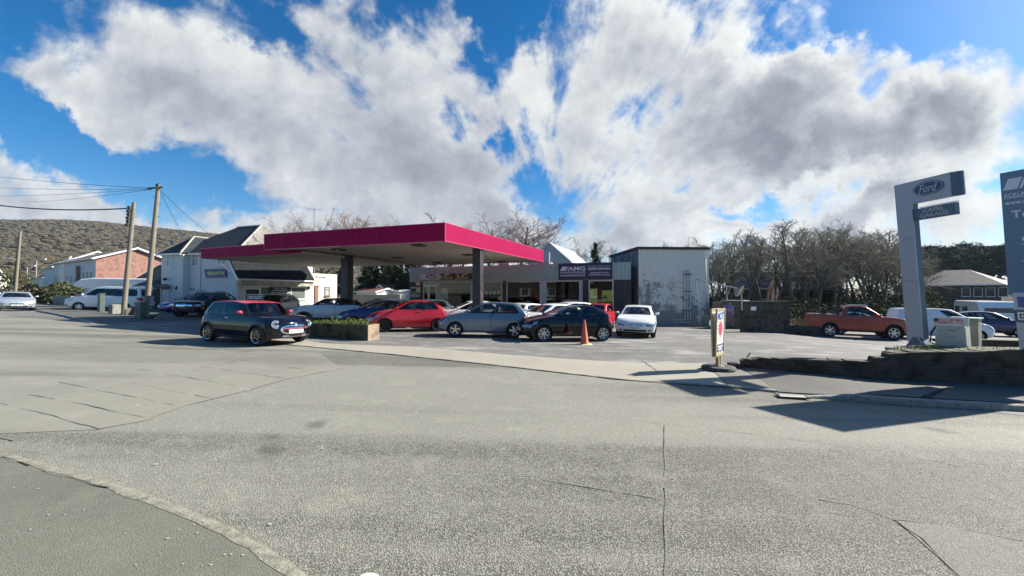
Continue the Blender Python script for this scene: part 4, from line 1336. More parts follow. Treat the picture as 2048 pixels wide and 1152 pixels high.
# ---------------------------------------------------------------- white house with the shop
hA = at(322.5, 560, 33.8)
hd = Vector((.943, -.333, 0))
hz = G(hA.x, hA.y)
house = thing("white_house", "two storey white rendered house with hipped slate roof beside the shop", "house", (hA.x, hA.y, hz - .1), math.atan2(hd.y, hd.x))
hn = Vector((.333, .943, 0))


def hx(px, off=0.0):
    u = (px - 1024) / F; o = hA + hn * off
    return (u * o.y - o.x) / (hd.x - u * hd.y)


def hzz(px, py, off=0.0):
    k = hx(px, off); D = (hA + hn * off + hd * k).y
    return at(px, py, D).z - house.location.z


EV = hzz(324, 509); LH = hx(461); xw = hx(365)
WD = 8.0; BAY = .55
b = MB()
b.bx(0, xw, 0, WD, -.4, EV); b.bx(xw + .002, LH, BAY, WD, -.4, EV)
b.build("wall", M_render, house)
b = MB()
b.bx(-.25, xw + .15, -.32, -.2, EV - .12, EV + .02); b.bx(xw + .15, LH + .2, BAY - .32, BAY - .2, EV - .12, EV + .02)
b.build("gutter", M_upvc, house)
# hipped roof: main block plus the front wing
RG = EV + 2.9
rL, rR = LH * .38, LH * .74
r = MB()
ov = .3
E = [(-ov, BAY - ov), (LH + ov, BAY - ov), (LH + ov, WD + ov), (-ov, WD + ov)]
ym = (BAY + WD) / 2
r0, r1 = (rL, ym, RG), (rR, ym, RG)
P = [Vector((x, y, EV)) for x, y in E]
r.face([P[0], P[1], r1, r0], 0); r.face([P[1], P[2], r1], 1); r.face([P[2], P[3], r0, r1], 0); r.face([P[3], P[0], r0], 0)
r.face([P[0] - Vector((0, 0, .1)), P[3] - Vector((0, 0, .1)), P[2] - Vector((0, 0, .1)), P[1] - Vector((0, 0, .1))], 0)
wr = RG - 1.15
xm_ = xw / 2
A = [Vector((-ov, -ov, EV + .01)), Vector((xw + ov * .6, -ov, EV + .01))]
tip, bk_ = Vector((xm_, 1.7, wr)), Vector((xm_, ym - .8, wr))
r.face([A[0], A[1], tip], 0); r.face([A[1], Vector((xw + ov * .6, ym - .6, EV + .5)), bk_, tip], 0); r.face([A[0], tip, bk_, Vector((-ov, ym - .6, EV + .5))], 0)
r.build("roof", [M_slate, M_slate_lit], house)
rc = MB()
rc.tube([r0, r1], .09, 6); rc.tube([r1, P[1]], .08, 6); rc.tube([tip, bk_], .08, 6); rc.tube([tip, A[1]], .08, 6); rc.tube([tip, A[0]], .08, 6); rc.tube([r1, P[2]], .08, 6)
rc.build("ridge_tiles", mat("ridge_tile", (.34, .33, .30), .85), house)
for a, c, yt, yb, y_, kind_ in ((333, 346.5, 512, 535.5, 0, 0), (383, 398, 509, 533, BAY, 0), (378.5, 393, 571, 584, BAY, 0)):
    x0, x1 = hx(a, y_), hx(c, y_); z0, z1 = hzz((a + c) / 2, yb, y_), hzz((a + c) / 2, yt, y_)
    window(house, x0, z0, x1 - x0, z1 - z0, y=y_ - .02, bars=(1, 1), pane=mat("pane_pale", (.22, .27, .31), .05, spec=.8))
x0, x1 = hx(435, BAY), hx(453, BAY); z0 = hzz(444, 530, BAY); window(house, x0, z0, x1 - x0, 1.3, y=BAY - .02, bars=(1, 1))
b = MB(); x = hx(401, BAY); b.tube([(x, BAY - .06, 0), (x, BAY - .06, EV - .1)], .045, 8); b.build("downpipe", M_upvc, house, smooth=True)
x0 = hx(324.5)
b = MB(); b.bx(x0, x0 + .9, -.06, -.002, 0, 2.0); dd = b.build("door", mat("door_glazed", (.32, .40, .48), .3), house); b = MB(); b.bx(x0 - .08, x0 - .002, -.1, -.002, 0, 2.08); b.bx(x0 + .902, x0 + .98, -.1, -.002, 0, 2.08); b.bx(x0, x0 + .9, -.1, -.002, 2.002, 2.08); b.build("frame", M_upvc, dd)
b = MB()
for k in range(9):
    b.lathe([(0, -.22), (.16, -.1), (.2, .05), (.1, .12)], 8, 0, Matrix.Translation((x0 - .35 + .2 * k, -.32, 2.25 + .08 * math.sin(k * 2.1))))
b.build("hanging_baskets", mat("basket_plants", (.10, .12, .06), .9, var=.8, vscale=20, col2=(.35, .32, .36), bump=1, bscale=40), house)
b = MB(); x = hx(340); z = hzz(340, 561); b.tube([(x, 0, z), (x, -.35, z + .15)], .02, 6); b.box((x, -.4, z + .1), (.2, .2, .22)); b.build("wall_lamp", M_black, house)
b = MB(); x = hx(353); z = hzz(353, 576); b.box((x, -.03, z), (.22, .03, .3), rot=Matrix.Rotation(R(45), 3, 'Y')); b.build("plaque", M_black, house)
# blue tyre-shop sign
M_blue2 = mat("sign_blue", (0.014, 0.018, 0.16), .4); M_yel = mat("sign_yellow", (.55, .60, .14), .5)
pxa, pxb = 410.5, 454.5
s0, s1_ = hx(pxa, BAY), hx(pxb, BAY)
zz0_, zz1_ = hzz(432, 555.5, BAY), hzz(432, 538, BAY)
sg = thing("shop_sign", "blue slanted shop sign with yellow lettering on the white house wall", "sign", house.location + hd * s0 + hn * (BAY - .12) + Vector((0, 0, zz0_)), house.rotation_euler.z)
w, h = s1_ - s0, zz1_ - zz0_
b = MB(); b.prism([(w * .08, 0), (w * 1.0, 0), (w * 1.0, h), (0, h)], (0, 0, 0), (1, 0, 0), (0, 0, 1), (0, .08, 0)); b.build("board", M_blue2, sg)
text("Rapid Fit", M_yel, sg, frame((w * .60, -.002, h * .47), (1, 0, 0), (0, 0, 1)), width=w * .62, height=h * .5, bold=.03, shear=.1)
b = MB(); b.prism([(w * .10, h * .58), (w * .24, h * .66), (w * .25, h * .85), (w * .28, h * .62), (w * .27, h * .2), (w * .2, h * .45)], (0, -.006, 0), (1, 0, 0), (0, 0, 1), (0, .006, 0)); b.build("motif", M_yel, sg)
# tyre shop in front of the house: its front looks on to the forecourt, the sunlit end wall runs on in line with it
so = at(476, 560, 26.0); se = Vector((.466, .885, 0)).normalized(); sn_ = Vector((-se.y, se.x, 0))
sb = G(so.x, so.y) - .1
shop = thing("tyre_shop", "low white shop with a steep shade-darkened tiled roof and a sunlit brown-doored end wall", "shop", (so.x, so.y, sb), math.atan2(se.y, se.x))


def shx(px, off=0.0):
    u = (px - 1024) / F; o = so + sn_ * off
    return (u * o.y - o.x) / (se.x - u * se.y)


def shz(px, py, off=0.0):
    k = shx(px, off); return at(px, py, (so + sn_ * off + se * k).y).z - sb


OFF = .45
xe, xa_end = shx(627, 0), shx(672.5, OFF)
ez, rt = shz(476, 557.5), shz(462, 523, 1.0)
eb = shz(550, 572, OFF)
hc_ = hA + hd * LH + hn * BAY - so; hc_ = Vector((hc_.dot(se), hc_.dot(sn_), 0))
HT_ = ez + .55
dx0, dx1 = shx(492, OFF), shx(518, OFF); wx0, wx1 = shx(519.5, OFF), shx(611, OFF); wzb, wzt = shz(560, 599.5, OFF), eb - .05
x0 = .12
b = MB()
def wl_(xa, xb, za, zb): b.face([(xa, OFF, za), (xb, OFF, za), (xb, OFF, zb), (xa, OFF, zb)])
wl_(x0, dx0, -.4, HT_); wl_(dx0, dx1, 2.05, HT_); wl_(dx1, wx0, -.4, HT_); wl_(wx0, wx1, -.4, wzb); wl_(wx0, wx1, wzt, HT_); wl_(wx1, xe, -.4, HT_)
b.face([(x0, OFF, -.4), (x0, OFF, HT_), (hc_.x, hc_.y, HT_), (hc_.x, hc_.y, -.4)])
b.face([(xa_end, OFF, -.4), (xa_end, OFF, HT_), (xa_end, OFF + 5, HT_), (xa_end, OFF + 5, -.4)])
b.face([(x0, OFF, HT_), (xa_end, OFF, HT_), (xa_end, OFF + 5, HT_), (hc_.x, hc_.y, HT_)])
b.build("wall", M_render, shop)
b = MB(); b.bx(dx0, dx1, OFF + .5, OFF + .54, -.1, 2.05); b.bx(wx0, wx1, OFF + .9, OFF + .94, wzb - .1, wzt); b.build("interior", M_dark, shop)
b = MB(); b.bx(dx0 + .05, dx1 - .05, OFF + .12, OFF + .16, -.1, 2.0); b.build("shop_door", M_black, shop)
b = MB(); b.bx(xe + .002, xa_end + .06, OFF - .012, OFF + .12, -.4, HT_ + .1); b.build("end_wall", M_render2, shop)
b = MB(); b.prism([(0, 0), (1, 0), (1, 1), (0, 1)], (-.02, -.05, ez), (xe + .05, 0, 0), (0, 1.5, 1.75), (0, -.07, .07)); b.build("shop_roof", slate("roof_slate_shaded", (.020, .024, .025), (.012, .015, .016)), shop)  # canopy shade is put into the slate as a near-black colour
b = MB(); b.prism([(0, 0), (1.5, 1.75), (1.5, 1.55), (.12, -.12), (0, -.12)], (-.055, -.06, ez), (0, 1, 0), (0, 0, 1), (.033, 0, 0)); b.build("bargeboard", M_upvc, shop)
b = MB(); b.tube([(-.05, -.12, ez - .03), (xe + .08, -.12, ez - .03)], .055, 8); b.tube([(.02, -.1, ez - .05), (.16, OFF - .1, ez - .45), (.16, OFF - .06, 0)], .04, 8); b.build("gutter", M_upvc, shop, smooth=True)
b = MB(); b.bx(.3, xe, .0, OFF - .003, eb, ez - .07); b.build("shop_fascia", mat("fascia_stained", (.46, .44, .37), .8, var=.9, vscale=2.5, col2=(.20, .19, .15)), shop)
o = window(shop, wx0, wzb, wx1 - wx0, wzt - wzb, y=OFF + .02, bars=(2, 0), pane=mat("pane_reflect", (.15, .18, .16), .12, var=.5, vscale=2, col2=(.07, .09, .08), stretch=(3, 1, .3)), curtain=False)
b = MB()
for xx_, w_ in ((shx(614, OFF), .35),): b.bx(xx_, xx_ + w_, OFF - .03, OFF - .004, .9, eb - .1)
b.build("notice_board", M_upvc, shop)
xd0, xd1 = shx(630, OFF), shx(636.5, OFF); b = MB(); b.bx(xd0, xd1, OFF - .04, OFF - .014, 0, shz(632, 573, OFF)); dd = b.build("door", mat("door_rust", (.26, .12, .09), .6), shop)
b = MB(); b.bx(xd0 - .07, xd0 - .002, OFF - .06, OFF - .014, 0, shz(632, 573, OFF)); b.bx(xd0 - .07, xd1 + .07, OFF - .06, OFF - .014, shz(632, 573, OFF) + .002, shz(632, 573, OFF) + .09); b.build("frame", M_wood_br, dd)
xw0, xw1 = shx(649, OFF), shx(659, OFF)
window(shop, xw0, shz(654, 592, OFF), xw1 - xw0, shz(654, 573.5, OFF) - shz(654, 592, OFF), y=OFF - .02, bars=(0, 1), frm=mat("frame_brown", (.14, .07, .05), .6), pane=mat("pane_milky", (.45, .48, .46), .2), curtain=False)
b = MB(); zg = shz(648, 553, OFF); b.tube([(shx(632, OFF), OFF - .07, zg), (shx(653, OFF), OFF - .07, zg)], .05, 6); b.build("wall_pipe", M_upvc, shop)
b = MB(); b.box((shx(617, OFF), OFF - .06, shz(617, 576, OFF)), (.14, .1, .2)); b.build("wall_lamp", M_black, shop)
# dark banner in the shop window
a, c = shx(537, OFF), shx(580, OFF); z0, z1 = shz(558, 588.5, OFF), shz(558, 574, OFF)
bn = thing("shop_banner", "dark banner with white capitals about cooling hung across the shop window", "banner", so + se * a + sn_ * (OFF - .05) + Vector((0, 0, sb - so.z + z0)), shop.rotation_euler.z)
w, h = c - a, z1 - z0
b = MB(); b.bx(0, w, 0, .01, 0, h); b.build("cloth", mat("banner_dark", (.012, .03, .035), .6), bn)
for sct, zf, wf in (("STAY COOL", .80, .55), ("THIS SUMMER", .52, .72), ("AIR-CON RE-GAS", .22, .92)):
    text(sct, mat("banner_text", (.70, .76, .76), .6), bn, frame((w * .54, -.001, h * zf), (1, 0, 0), (0, 0, 1)), width=w * wf, height=h * .2, bold=.015)
# slanting strut on the wall
b = MB(); s_0 = hA + hd * hx(436, -.2) + hn * -.2; s_1 = so + se * .02 + sn_ * .1
b.tube([Vector((s_0.x, s_0.y, hzz(436, 523, -.2) + house.location.z)), Vector((s_1.x, s_1.y, sb + ez - .05))], .03, 6)
tag(b.build("wall_strut", M_steel, smooth=True), "thin grey slanting strut from the white house wall to the shop gutter", "strut")

# grey outbuilding left of the white house
oA = at(252, 575, 36.5); oB = at(326, 575, 35.0)
gable_house("outbuilding", "low outbuilding with a steep grey slate roof beside the white house", (oA.x, oA.y), (oB - oA), (oB - oA).length + .2, 5.5, at(300, 572, 36).z - G(oA.x, oA.y), at(322, 531, 38).z - G(oA.x, oA.y), M_render2, M_render2, M_slate, cat="outbuilding", over=.2)

# brick gable house
bA = at(191.5, 540, 46.8); bB = at(296, 540, 52.6)
bz = G(bA.x, bA.y) - .3
dB = Vector((-.87, .49, 0)).normalized()          # its front runs off along the street
lenF = 13.2
bo = bA + dB * lenF
gw = (bB - bA).length
hb_ = gable_house("brick_house", "house with a red brick gable end and a pale rendered front", (bo.x, bo.y), -dB, lenF, 7.4, at(191.5, 516, 46.8).z - bz, at(249, 496.5, 49.5).z - bz, M_render, M_brickr, M_tilebr, base=bz, over=.35,
    wins=[(1.0, 2.9, 1.1, 1.2), (3.0, 2.9, 1.1, 1.2), (5.3, 2.9, .9, 1.2), (8.3, 2.9, 1.0, 1.5), (9.7, 2.9, 1.0, 1.5), (11.2, 2.9, 1.0, 1.5), (1.0, .6, 1.6, 1.2), (9.0, .6, 2.2, 1.3)], door=(6.3, .95, 2.05))
b = MB(); b.bx(lenF + .002, lenF + .03, .0, 7.4, 2.55, 2.72); b.build("string_course", M_upvc, hb_)
b = MB(); b.bx(7.0, 7.35, -.35, -.002, 0, 5.2); b.build("party_wall", M_brickr, hb_)

# white houses further up the street
def far_house(name, label, px0, px1, D0_, D1_, ye, yr, m_f, m_s, m_r, cat="house", wins=(), axis='x', W=7.5, chimney=None, group=None):
    a, c = at(px0, 560, D0_), at(px1, 560, D1_)
    base = G(a.x, a.y) - .4
    return gable_house(name, label, (a.x, a.y), (c - a), (c - a).length, W, at((px0 + px1) / 2, ye, (D0_ + D1_) / 2).z - base, at((px0 + px1) / 2, yr, (D0_ + D1_) / 2 + 2).z - base, m_f, m_s, m_r, base=base, axis=axis, wins=wins, cat=cat, chimney=chimney, group=group)


far_house("terraced_house", "white house with a grey roof between the brick house and its neighbours", 107, 131, 72, 66, 526, 506, M_render, M_render, M_tile, wins=[(.6, 3.2, 1.3, 1.6), (2.4, 3.2, 1.0, 1.6), (.6, .4, 1.5, 1.6)])
far_house("terraced_house", "tall narrow white house with a dark roof in the white row", 87, 108, 80, 74, 535, 514, M_render, M_render2, M_slate, wins=[(.6, 2.6, 1.1, 1.4), (2.6, 2.6, 1.1, 1.4), (.6, .2, 1.4, 1.4)], chimney=[(.6, 3.6, 9.0)])
far_house("bungalow", "pale low house with a slate roof far up the street", 62, 90, 98, 88, 556, 540, M_render2, M_render2, M_slate, wins=[(1, .8, 1.5, 1.2), (4, .8, 1.5, 1.2)])
far_house("bungalow", "cream bungalow whose white gable faces the road at the picture's left edge", -55, 22, 58, 64, 570, 533, M_render2, M_render2, M_tilebr, axis='y', wins=[(4.6, .9, 1.2, 1.2)])
far_house("bungalow", "grey far bungalow behind the leaning poles", 22, 62, 112, 104, 566, 555, M_render, M_render2, M_tile, wins=[(3, .8, 1.5, 1.0), (8, .8, 1.5, 1.0)])

# houses behind the birch trees and the hip-roofed hall on the right
M_hazyroof = mat("roof_blue_grey", (.10, .12, .14), .8)
M_brickb = brick_mat("brick_brown", (0.13, 0.09, 0.08), (0.11, 0.08, 0.07), (0.12, 0.11, 0.10), axes='auto')
far_house("brick_bungalow", "brown brick gable house behind the bare birch trees", 1452, 1532, 62, 58, 577, 546, M_brickb, M_brickb, M_hazyroof, axis='x', wins=[(1.2, 1.3, 1.6, 1.2), (4.4, 1.3, 1.4, 1.2)], W=9)
far_house("brick_bungalow", "wide brown house with white windows half hidden by birch trunks", 1535, 1672, 66, 60, 578, 545, M_brickb, M_brickb, M_hazyroof, axis='x', wins=[(1.5, 1.3, 1.6, 1.4), (4.8, 1.3, 1.6, 1.4), (9.0, 1.3, 1.8, 1.2)], W=10)
# hip roofed hall
h0, h1 = at(1838, 580, 70), at(2002, 580, 62)
hl = thing("hall", "low hall with a long hipped grey tile roof behind the white van", "hall", (h0.x, h0.y, G(h0.x, h0.y) - .2), math.atan2((h1 - h0).y, (h1 - h0).x))
LL = (h1 - h0).length; Wd = 14; ee = at(1900, 571, 66).z - hl.location.z; rr_ = at(1890, 541, 72).z - hl.location.z
b = MB(); b.bx(0, LL, 0, Wd, -1, ee); b.build("wall", M_brickb, hl)
b = MB(); o_ = .6
P = [Vector((-o_, -o_, ee)), Vector((LL + o_, -o_, ee)), Vector((LL + o_, Wd + o_, ee)), Vector((-o_, Wd + o_, ee))]; ra, rb_ = Vector((LL * .18, Wd / 2, rr_)), Vector((LL * .52, Wd / 2, rr_))
for f in ([P[0], P[1], rb_, ra], [P[1], P[2], rb_], [P[2], P[3], ra, rb_], [P[3], P[0], ra], P[::-1]): b.face(f)
b.build("roof", M_tile, hl)
b = MB(); b.bx(-o_, LL + o_, -o_ - .12, -o_ - .002, ee - .05, ee + .15); b.build("gutter", M_upvc, hl)
for k in range(5): window(hl, LL * .55 + k * 1.3, ee - 1.9, 1.0, 1.5, bars=(0, 0), curtain=False)

# little tin-roofed sheds and caravans under the canopy, far away
s0_ = at(712, 590, 58); s1__ = at(752, 590, 56)
gable_house("tin_shed", "small shed with a rusty red sloping roof beyond the canopy", (s0_.x, s0_.y), (s1__ - s0_), (s1__ - s0_).length, 4, at(730, 584, 57).z - G(s0_.x, s0_.y), at(730, 578, 59).z - G(s0_.x, s0_.y), M_render, M_render, M_tilered, cat="shed")
s0_ = at(752, 590, 60); s1__ = at(771, 590, 59)
gable_house("tin_shed", "pale hut with a peaked red roof and a dark doorway beyond the canopy", (s0_.x, s0_.y), (s1__ - s0_), (s1__ - s0_).length, 4, at(760, 580, 59).z - G(s0_.x, s0_.y), at(760, 571, 61).z - G(s0_.x, s0_.y), M_render, M_render, M_tilered, cat="shed", door=(.5, .8, 1.7), axis='y')
s0_ = at(772, 590, 60); s1__ = at(799, 590, 58)
gable_house("tin_shed", "long low cream flat shed beyond the canopy, next to the showroom", (s0_.x, s0_.y), (s1__ - s0_), (s1__ - s0_).length, 4, at(785, 582.5, 59).z - G(s0_.x, s0_.y), at(785, 581, 61).z - G(s0_.x, s0_.y), M_render2, M_render2, M_steel, cat="shed")
b0, b1 = at(676, 596, 46), at(800, 596, 44)
wall_thing("boundary_wall", "low pale block wall in front of the huts beyond the canopy", (b0.x, b0.y, 0), (b1.x, b1.y, 0), at(740, 589.5, 45).z, .2, mat("block_wall", (.22, .21, .17), .9, var=.7, vscale=2, col2=(.22, .22, .17)))

# ================================================================== CARS
def paint(name, col, rough=.35, metal=.25):
    dark = max(col) < .03
    return mat("paint_" + name, col, rough * (.34 if dark else 1), metal=metal, coat=0.0 if dark else .7, spec=.45 if dark else .5)


M_tyre = mat("tyre_rubber", (0.016, 0.016, 0.017), 0.85)
M_hub = mat("wheel_inner", (0.012, 0.012, 0.013), 0.7)
M_alloy = mat("alloy_silver", (0.62, 0.63, 0.65), 0.28, metal=0.9)
M_alloyb = mat("alloy_black", (0.02, 0.02, 0.022), 0.3, metal=0.4)
M_plastic = mat("black_plastic", (0.018, 0.018, 0.020), 0.55)
M_gloss = mat("gloss_black", (0.008, 0.008, 0.009), 0.12, coat=.5)
M_int = mat("seat_fabric", (0.030, 0.030, 0.034), 0.85)
M_cglass = glass("car_glass", (0.50, 0.54, 0.53), base=0.03)
M_tint = glass("car_glass_dark", (0.10, 0.11, 0.12), base=0.04)
M_lens = mat("headlamp_lens", (0.40, 0.42, 0.45), 0.08, metal=.55, coat=1, var=.8, vscale=9, col2=(.16, .17, .19))
M_lens_r = mat("tail_lens", (0.45, 0.012, 0.015), 0.12, coat=1)
M_chrome = mat("chrome", (0.80, 0.80, 0.82), 0.12, metal=1.0)
M_plate_w = mat("plate_white", (0.78, 0.78, 0.76), 0.5)
M_plate_y = mat("plate_yellow", (0.75, 0.55, 0.06), 0.5)

WHEELS = {}


def wheel_meshes(r, style):
    key = (round(r, 3), style)
    if key in WHEELS: return WHEELS[key]
    w = .20
    T = Matrix.Rotation(R(-90), 4, 'X')          # wheel axis along y, outer face at +y
    ri = r * (.74 if style in ('mini', 'ten') else .68)
    b = MB(); b.lathe([(ri, -w * .5), (r * .93, -w * .5), (r, -w * .34), (r, w * .34), (r * .93, w * .5), (ri + .012, w * .5), (ri, w * .36)], 32, 0, T)
    tyre = b.mesh("tyre", M_tyre, smooth=True)
    b = MB(); b.lathe([(ri, -w * .4), (ri, w * .16), (0.001, w * .16)], 28, 0, T); b.lathe([(.13, w * .17), (.13, w * .2), (.001, w * .2)], 18, 0, T)
    hub = b.mesh("wheel", M_hub)
    b = MB()
    b.lathe([(ri * 1.0, w * .30), (ri * 1.0, w * .50), (ri * .93, w * .46), (ri * .90, w * .22)], 32, 1 if style == 'mini' else 0, T)
    b.lathe([(ri * .16, w * .20), (ri * .16, w * .42), (.001, w * .44)], 16, 0, T)
    ns = {'five': 5, 'seven': 7, 'mini': 5, 'ten': 10, 'steel': 6, 'six': 6}[style]
    for k in range(ns):
        a = 2 * math.pi * k / ns
        def spoke(a, w0, w1, r0, r1, mi, h0=.40, h1=.34):
            ca, sa = math.cos(a), math.sin(a); A = []
            for rr, ww, hh in ((r0, w0, h0), (r1, w1, h1)):
                for sg in (-1, 1):
                    A.append(T @ Vector((rr * ca - sg * ww * sa, rr * sa + sg * ww * ca, w * hh)))
            B = [v - (T.to_3x3() @ Vector((0, 0, .03))) for v in A]
            b.face([A[0], A[1], A[3], A[2]], mi); b.face([A[0], A[2], B[2], B[0]], mi); b.face([A[1], B[1], B[3], A[3]], mi)
        if style == 'mini':
            for da in (-.2, .2):
                spoke(a + da, ri * .085, ri * .075, ri * .12, ri * .95, 0)
                spoke(a + da * 1.55, ri * .018, ri * .03, ri * .25, ri * .93, 1, .43, .40)
        elif style == 'ten':
            spoke(a, ri * .06, ri * .05, ri * .1, ri * .95, 0)
        elif style == 'steel':
            spoke(a, ri * .24, ri * .2, ri * .1, ri * .95, 0)
        elif style == 'seven':
            for da in (-.1, .1): spoke(a + da, ri * .055, ri * .05, ri * .12, ri * .95, 0)
        else:
            spoke(a, ri * .13, ri * .19 if style == 'five' else ri * .12, ri * .1, ri * .95, 0)
    rim = b.mesh("rim", [M_alloyb if style in ('mini', 'ten') else M_alloy, M_chrome])
    WHEELS[key] = (hub, tyre, rim)
    return WHEELS[key]


def ip(x, pts):
    return float(np.interp(x, [p[0] for p in pts], [p[1] for p in pts]))


HATCH = dict(
    top=[(0, .66), (.10, .76), (.30, .83), (.70, .92), (1.05, .975), (3.0, 1.0), (3.6, 1.0), (3.90, .96), (4.0, .90)],
    nose=[(.20, .10), (.34, .015), (.50, 0), (.62, .03), (.80, .14)],
    tail=[(.20, .12), (.36, .02), (.55, .0), (.80, .06), (1.0, .12)],
    wz=[(.16, .90), (.32, .965), (.55, 1.0), (.74, .985), (.90, .945), (1.05, .90)],
    bot=.20, cab=(.98, 1.95, 3.45, 3.88), cw=(.93, .71), roof=[(0, -.075), (.2, -.02), (.45, 0), (.75, -.03), (1, -.10)],
    win=[(.07, .42), (.46, .74), (.77, .88)], doors=[(1.22, 2.28), (2.30, 3.12)], L=4.0, W=1.69, H=1.47, wb=2.5, fo=.80, r=.305)


def car(name, label, cat, X, Y, h, P, body, roof=None, pillar=None, group=None, rim='five', plate=None, rear_plate=None, sc=1.0, lamps='std', grille='slim', interior=True, mirrors=None, zoff=0.0, zs=1.0, glass_m=None):
    Q = dict(HATCH); Q.update(P)
    L, W, H, wb, fo, wr = Q['L'], Q['W'], Q['H'], Q['wb'], Q['fo'], Q['r']
    ref = Q['top'][-1][0]
    top = [(f * L / ref, z) for f, z in Q['top']]
    cfb, cft, crt, crb = [f * L / ref for f in Q['cab']]
    roof_m = roof or body; pil = pillar or body
    gm = glass_m or M_cglass
    bot = Q['bot']
    cf, cr = Q.get('cf', .26), Q.get('cr', .22)

    def bodyP(s, y, v):
        f = L * s
        zt = ip(f, top); zb = bot + .05 * (math.exp(-s * L / .3) + math.exp(-(1 - s) * L / .3))
        z = zb + v * (zt - zb)
        f0, r0 = ip(z, Q['nose']), ip(z, Q['tail'])
        f = f0 + (L - r0 - f0) * s
        e0, e1 = math.exp(-s * L / .36), math.exp(-(1 - s) * L / .36)
        ay = abs(y)
        f += cf * ay ** 3 * e0 - cr * ay ** 3 * e1
        w = W / 2 * (1 - .07 * e0 - .05 * e1) * ip(z, Q['wz'])
        bul = 1.0 + .012 * math.exp(-((f - fo) / .4) ** 2) + .015 * math.exp(-((f - fo - wb) / .45) ** 2)
        if v > .999: z += Q.get('crown', .035) * (1 - ay ** 2) * (1 - .5 * e0)
        return Vector((L / 2 - f, y * w * bul, z))

    beltp = Q.get('belt') or [(0, 0)]
    wbz, wtz = Q['cw']

    def cabP(s, y, v):
        ay = abs(y)
        ff = cfb + (cft - cfb) * v ** 1.08; fr = crb + (crt - crb) * v ** 1.25
        f = ff + (fr - ff) * s
        Lc = fr - ff
        f += .16 * ay ** 2.2 * math.exp(-s * Lc / .55) - .10 * ay ** 2.2 * math.exp(-(1 - s) * Lc / .5)
        zb = ip(f, top) - .03
        zr = H + ip(s, Q['roof'])
        z = zb + (zr - zb) * v - .035 * ay ** 2.5 * v
        w = W / 2 * (wbz + (wtz - wbz) * v ** 1.15) * (1 - .05 * math.exp(-s * Lc / .5) - .04 * math.exp(-(1 - s) * Lc / .4))
        return Vector((L / 2 - f, y * w, z))

    hv = Vector((h[0], h[1], 0)).normalized()
    gz = G(X, Y)
    dx_, dy_ = (G(X + .5, Y) - G(X - .5, Y)), (G(X, Y + .5) - G(X, Y - .5))
    up = Vector((-dx_, -dy_, 1)).normalized()
    fw = (hv - up * hv.dot(up)).normalized(); lf = up.cross(fw)
    root = thing(name, label, cat, (X, Y, gz + .012 + zoff), 0, group)
    root.rotation_euler = Matrix((fw, lf, up)).transposed().to_euler()
    root.scale = (sc, sc, sc * zs)

    # ---- body shell
    ss = set(np.linspace(0, 1, 47).round(4))
    seams = []
    for a, c in Q['doors']:
        seams += [a * L / ref / L, c * L / ref / L]
    S = sorted(ss)
    for u in seams:
        k = min(range(len(S)), key=lambda i: abs(S[i] - u)); S[k] = u
    S = [0, .004, .012] + [x for x in S if .016 < x < .984] + [.988, .996, 1]
    V = [0, .03, .12, .22, .33, .44, .55, .66, .76, .85, .92, .97, 1.0]
    Yv = [-1, -.97, -.88, -.7, -.45, -.2, 0, .2, .45, .7, .88, .97, 1]
    Ra = wr * Q.get('arch', 1.13)
    axles = (fo, fo + wb)
    cellL = {}

    groups_ = {}
    def add(gname, keys, mi):
        groups_.setdefault(gname, []).append((keys, mi))
    nS, nV, nY = len(S) - 1, len(V) - 1, len(Yv) - 1
    pos = {}
    def K(i, j, k):
        key = (i, j, k)
        if key not in pos: pos[key] = bodyP(S[i], Yv[j], V[k])
        return key
    clad = Q.get('clad', 1)
    cabS = (cfb / L, crb / L)
    for i in range(nS):
        sm = (S[i] + S[i + 1]) / 2
        for k in range(nV):
            for j in (0, nY):
                ks = [K(i, j, k), K(i + 1, j, k), K(i + 1, j, k + 1), K(i, j, k + 1)]
                c = sum((pos[q_] for q_ in ks), Vector()) / 4
                f = L / 2 - c.x
                if any((f - a) ** 2 + (c.z - wr) ** 2 < Ra * Ra for a in axles): continue
                gname = 'body'
                for di, (a, b_) in enumerate(zip(seams[::2], seams[1::2])):
                    if a - 1e-6 < sm < b_ + 1e-6 and k >= 2: gname = ('door', di, j)
                mi = 1 if k < clad else 0
                add(gname, ks, mi)
        for j in range(nY):
            ks = [K(i, j, nV), K(i + 1, j, nV), K(i + 1, j + 1, nV), K(i, j + 1, nV)]
            inside = cabS[0] + .05 < sm < cabS[1] - .03 and 0 < j < nY - 1
            bedt = Q.get('bed') and sm * L > Q['bed'][0] and sm * L < Q['bed'][1] and 0 < j < nY - 1
            add('body', ks, 1 if (inside or bedt) else 0)
    for j in range(nY):
        for k in range(nV):
            for i in (0, nS):
                add('body', [K(i, j, k), K(i, j + 1, k), K(i, j + 1, k + 1), K(i, j, k + 1)], 1 if k < clad else 0)
    # wheel-arch edge: pull the ragged cells onto the circle
    allf = [f for lst in groups_.values() for f, _ in lst]
    cnt = {}
    for f in allf:
        for a, c in zip(f, f[1:] + f[:1]):
            e = (a, c) if a < c else (c, a); cnt[e] = cnt.get(e, 0) + 1
    edge = {q_ for e, n_ in cnt.items() if n_ == 1 for q_ in e if q_[2] > 0}
    for q_ in edge:
        p = pos[q_]
        for a in axles:
            f = L / 2 - p.x; d = math.hypot(f - a, p.z - wr)
            if 1e-3 < d < Ra * 1.5:
                p.x = L / 2 - (a + (f - a) * Ra / d); p.z = wr + (p.z - wr) * Ra / d

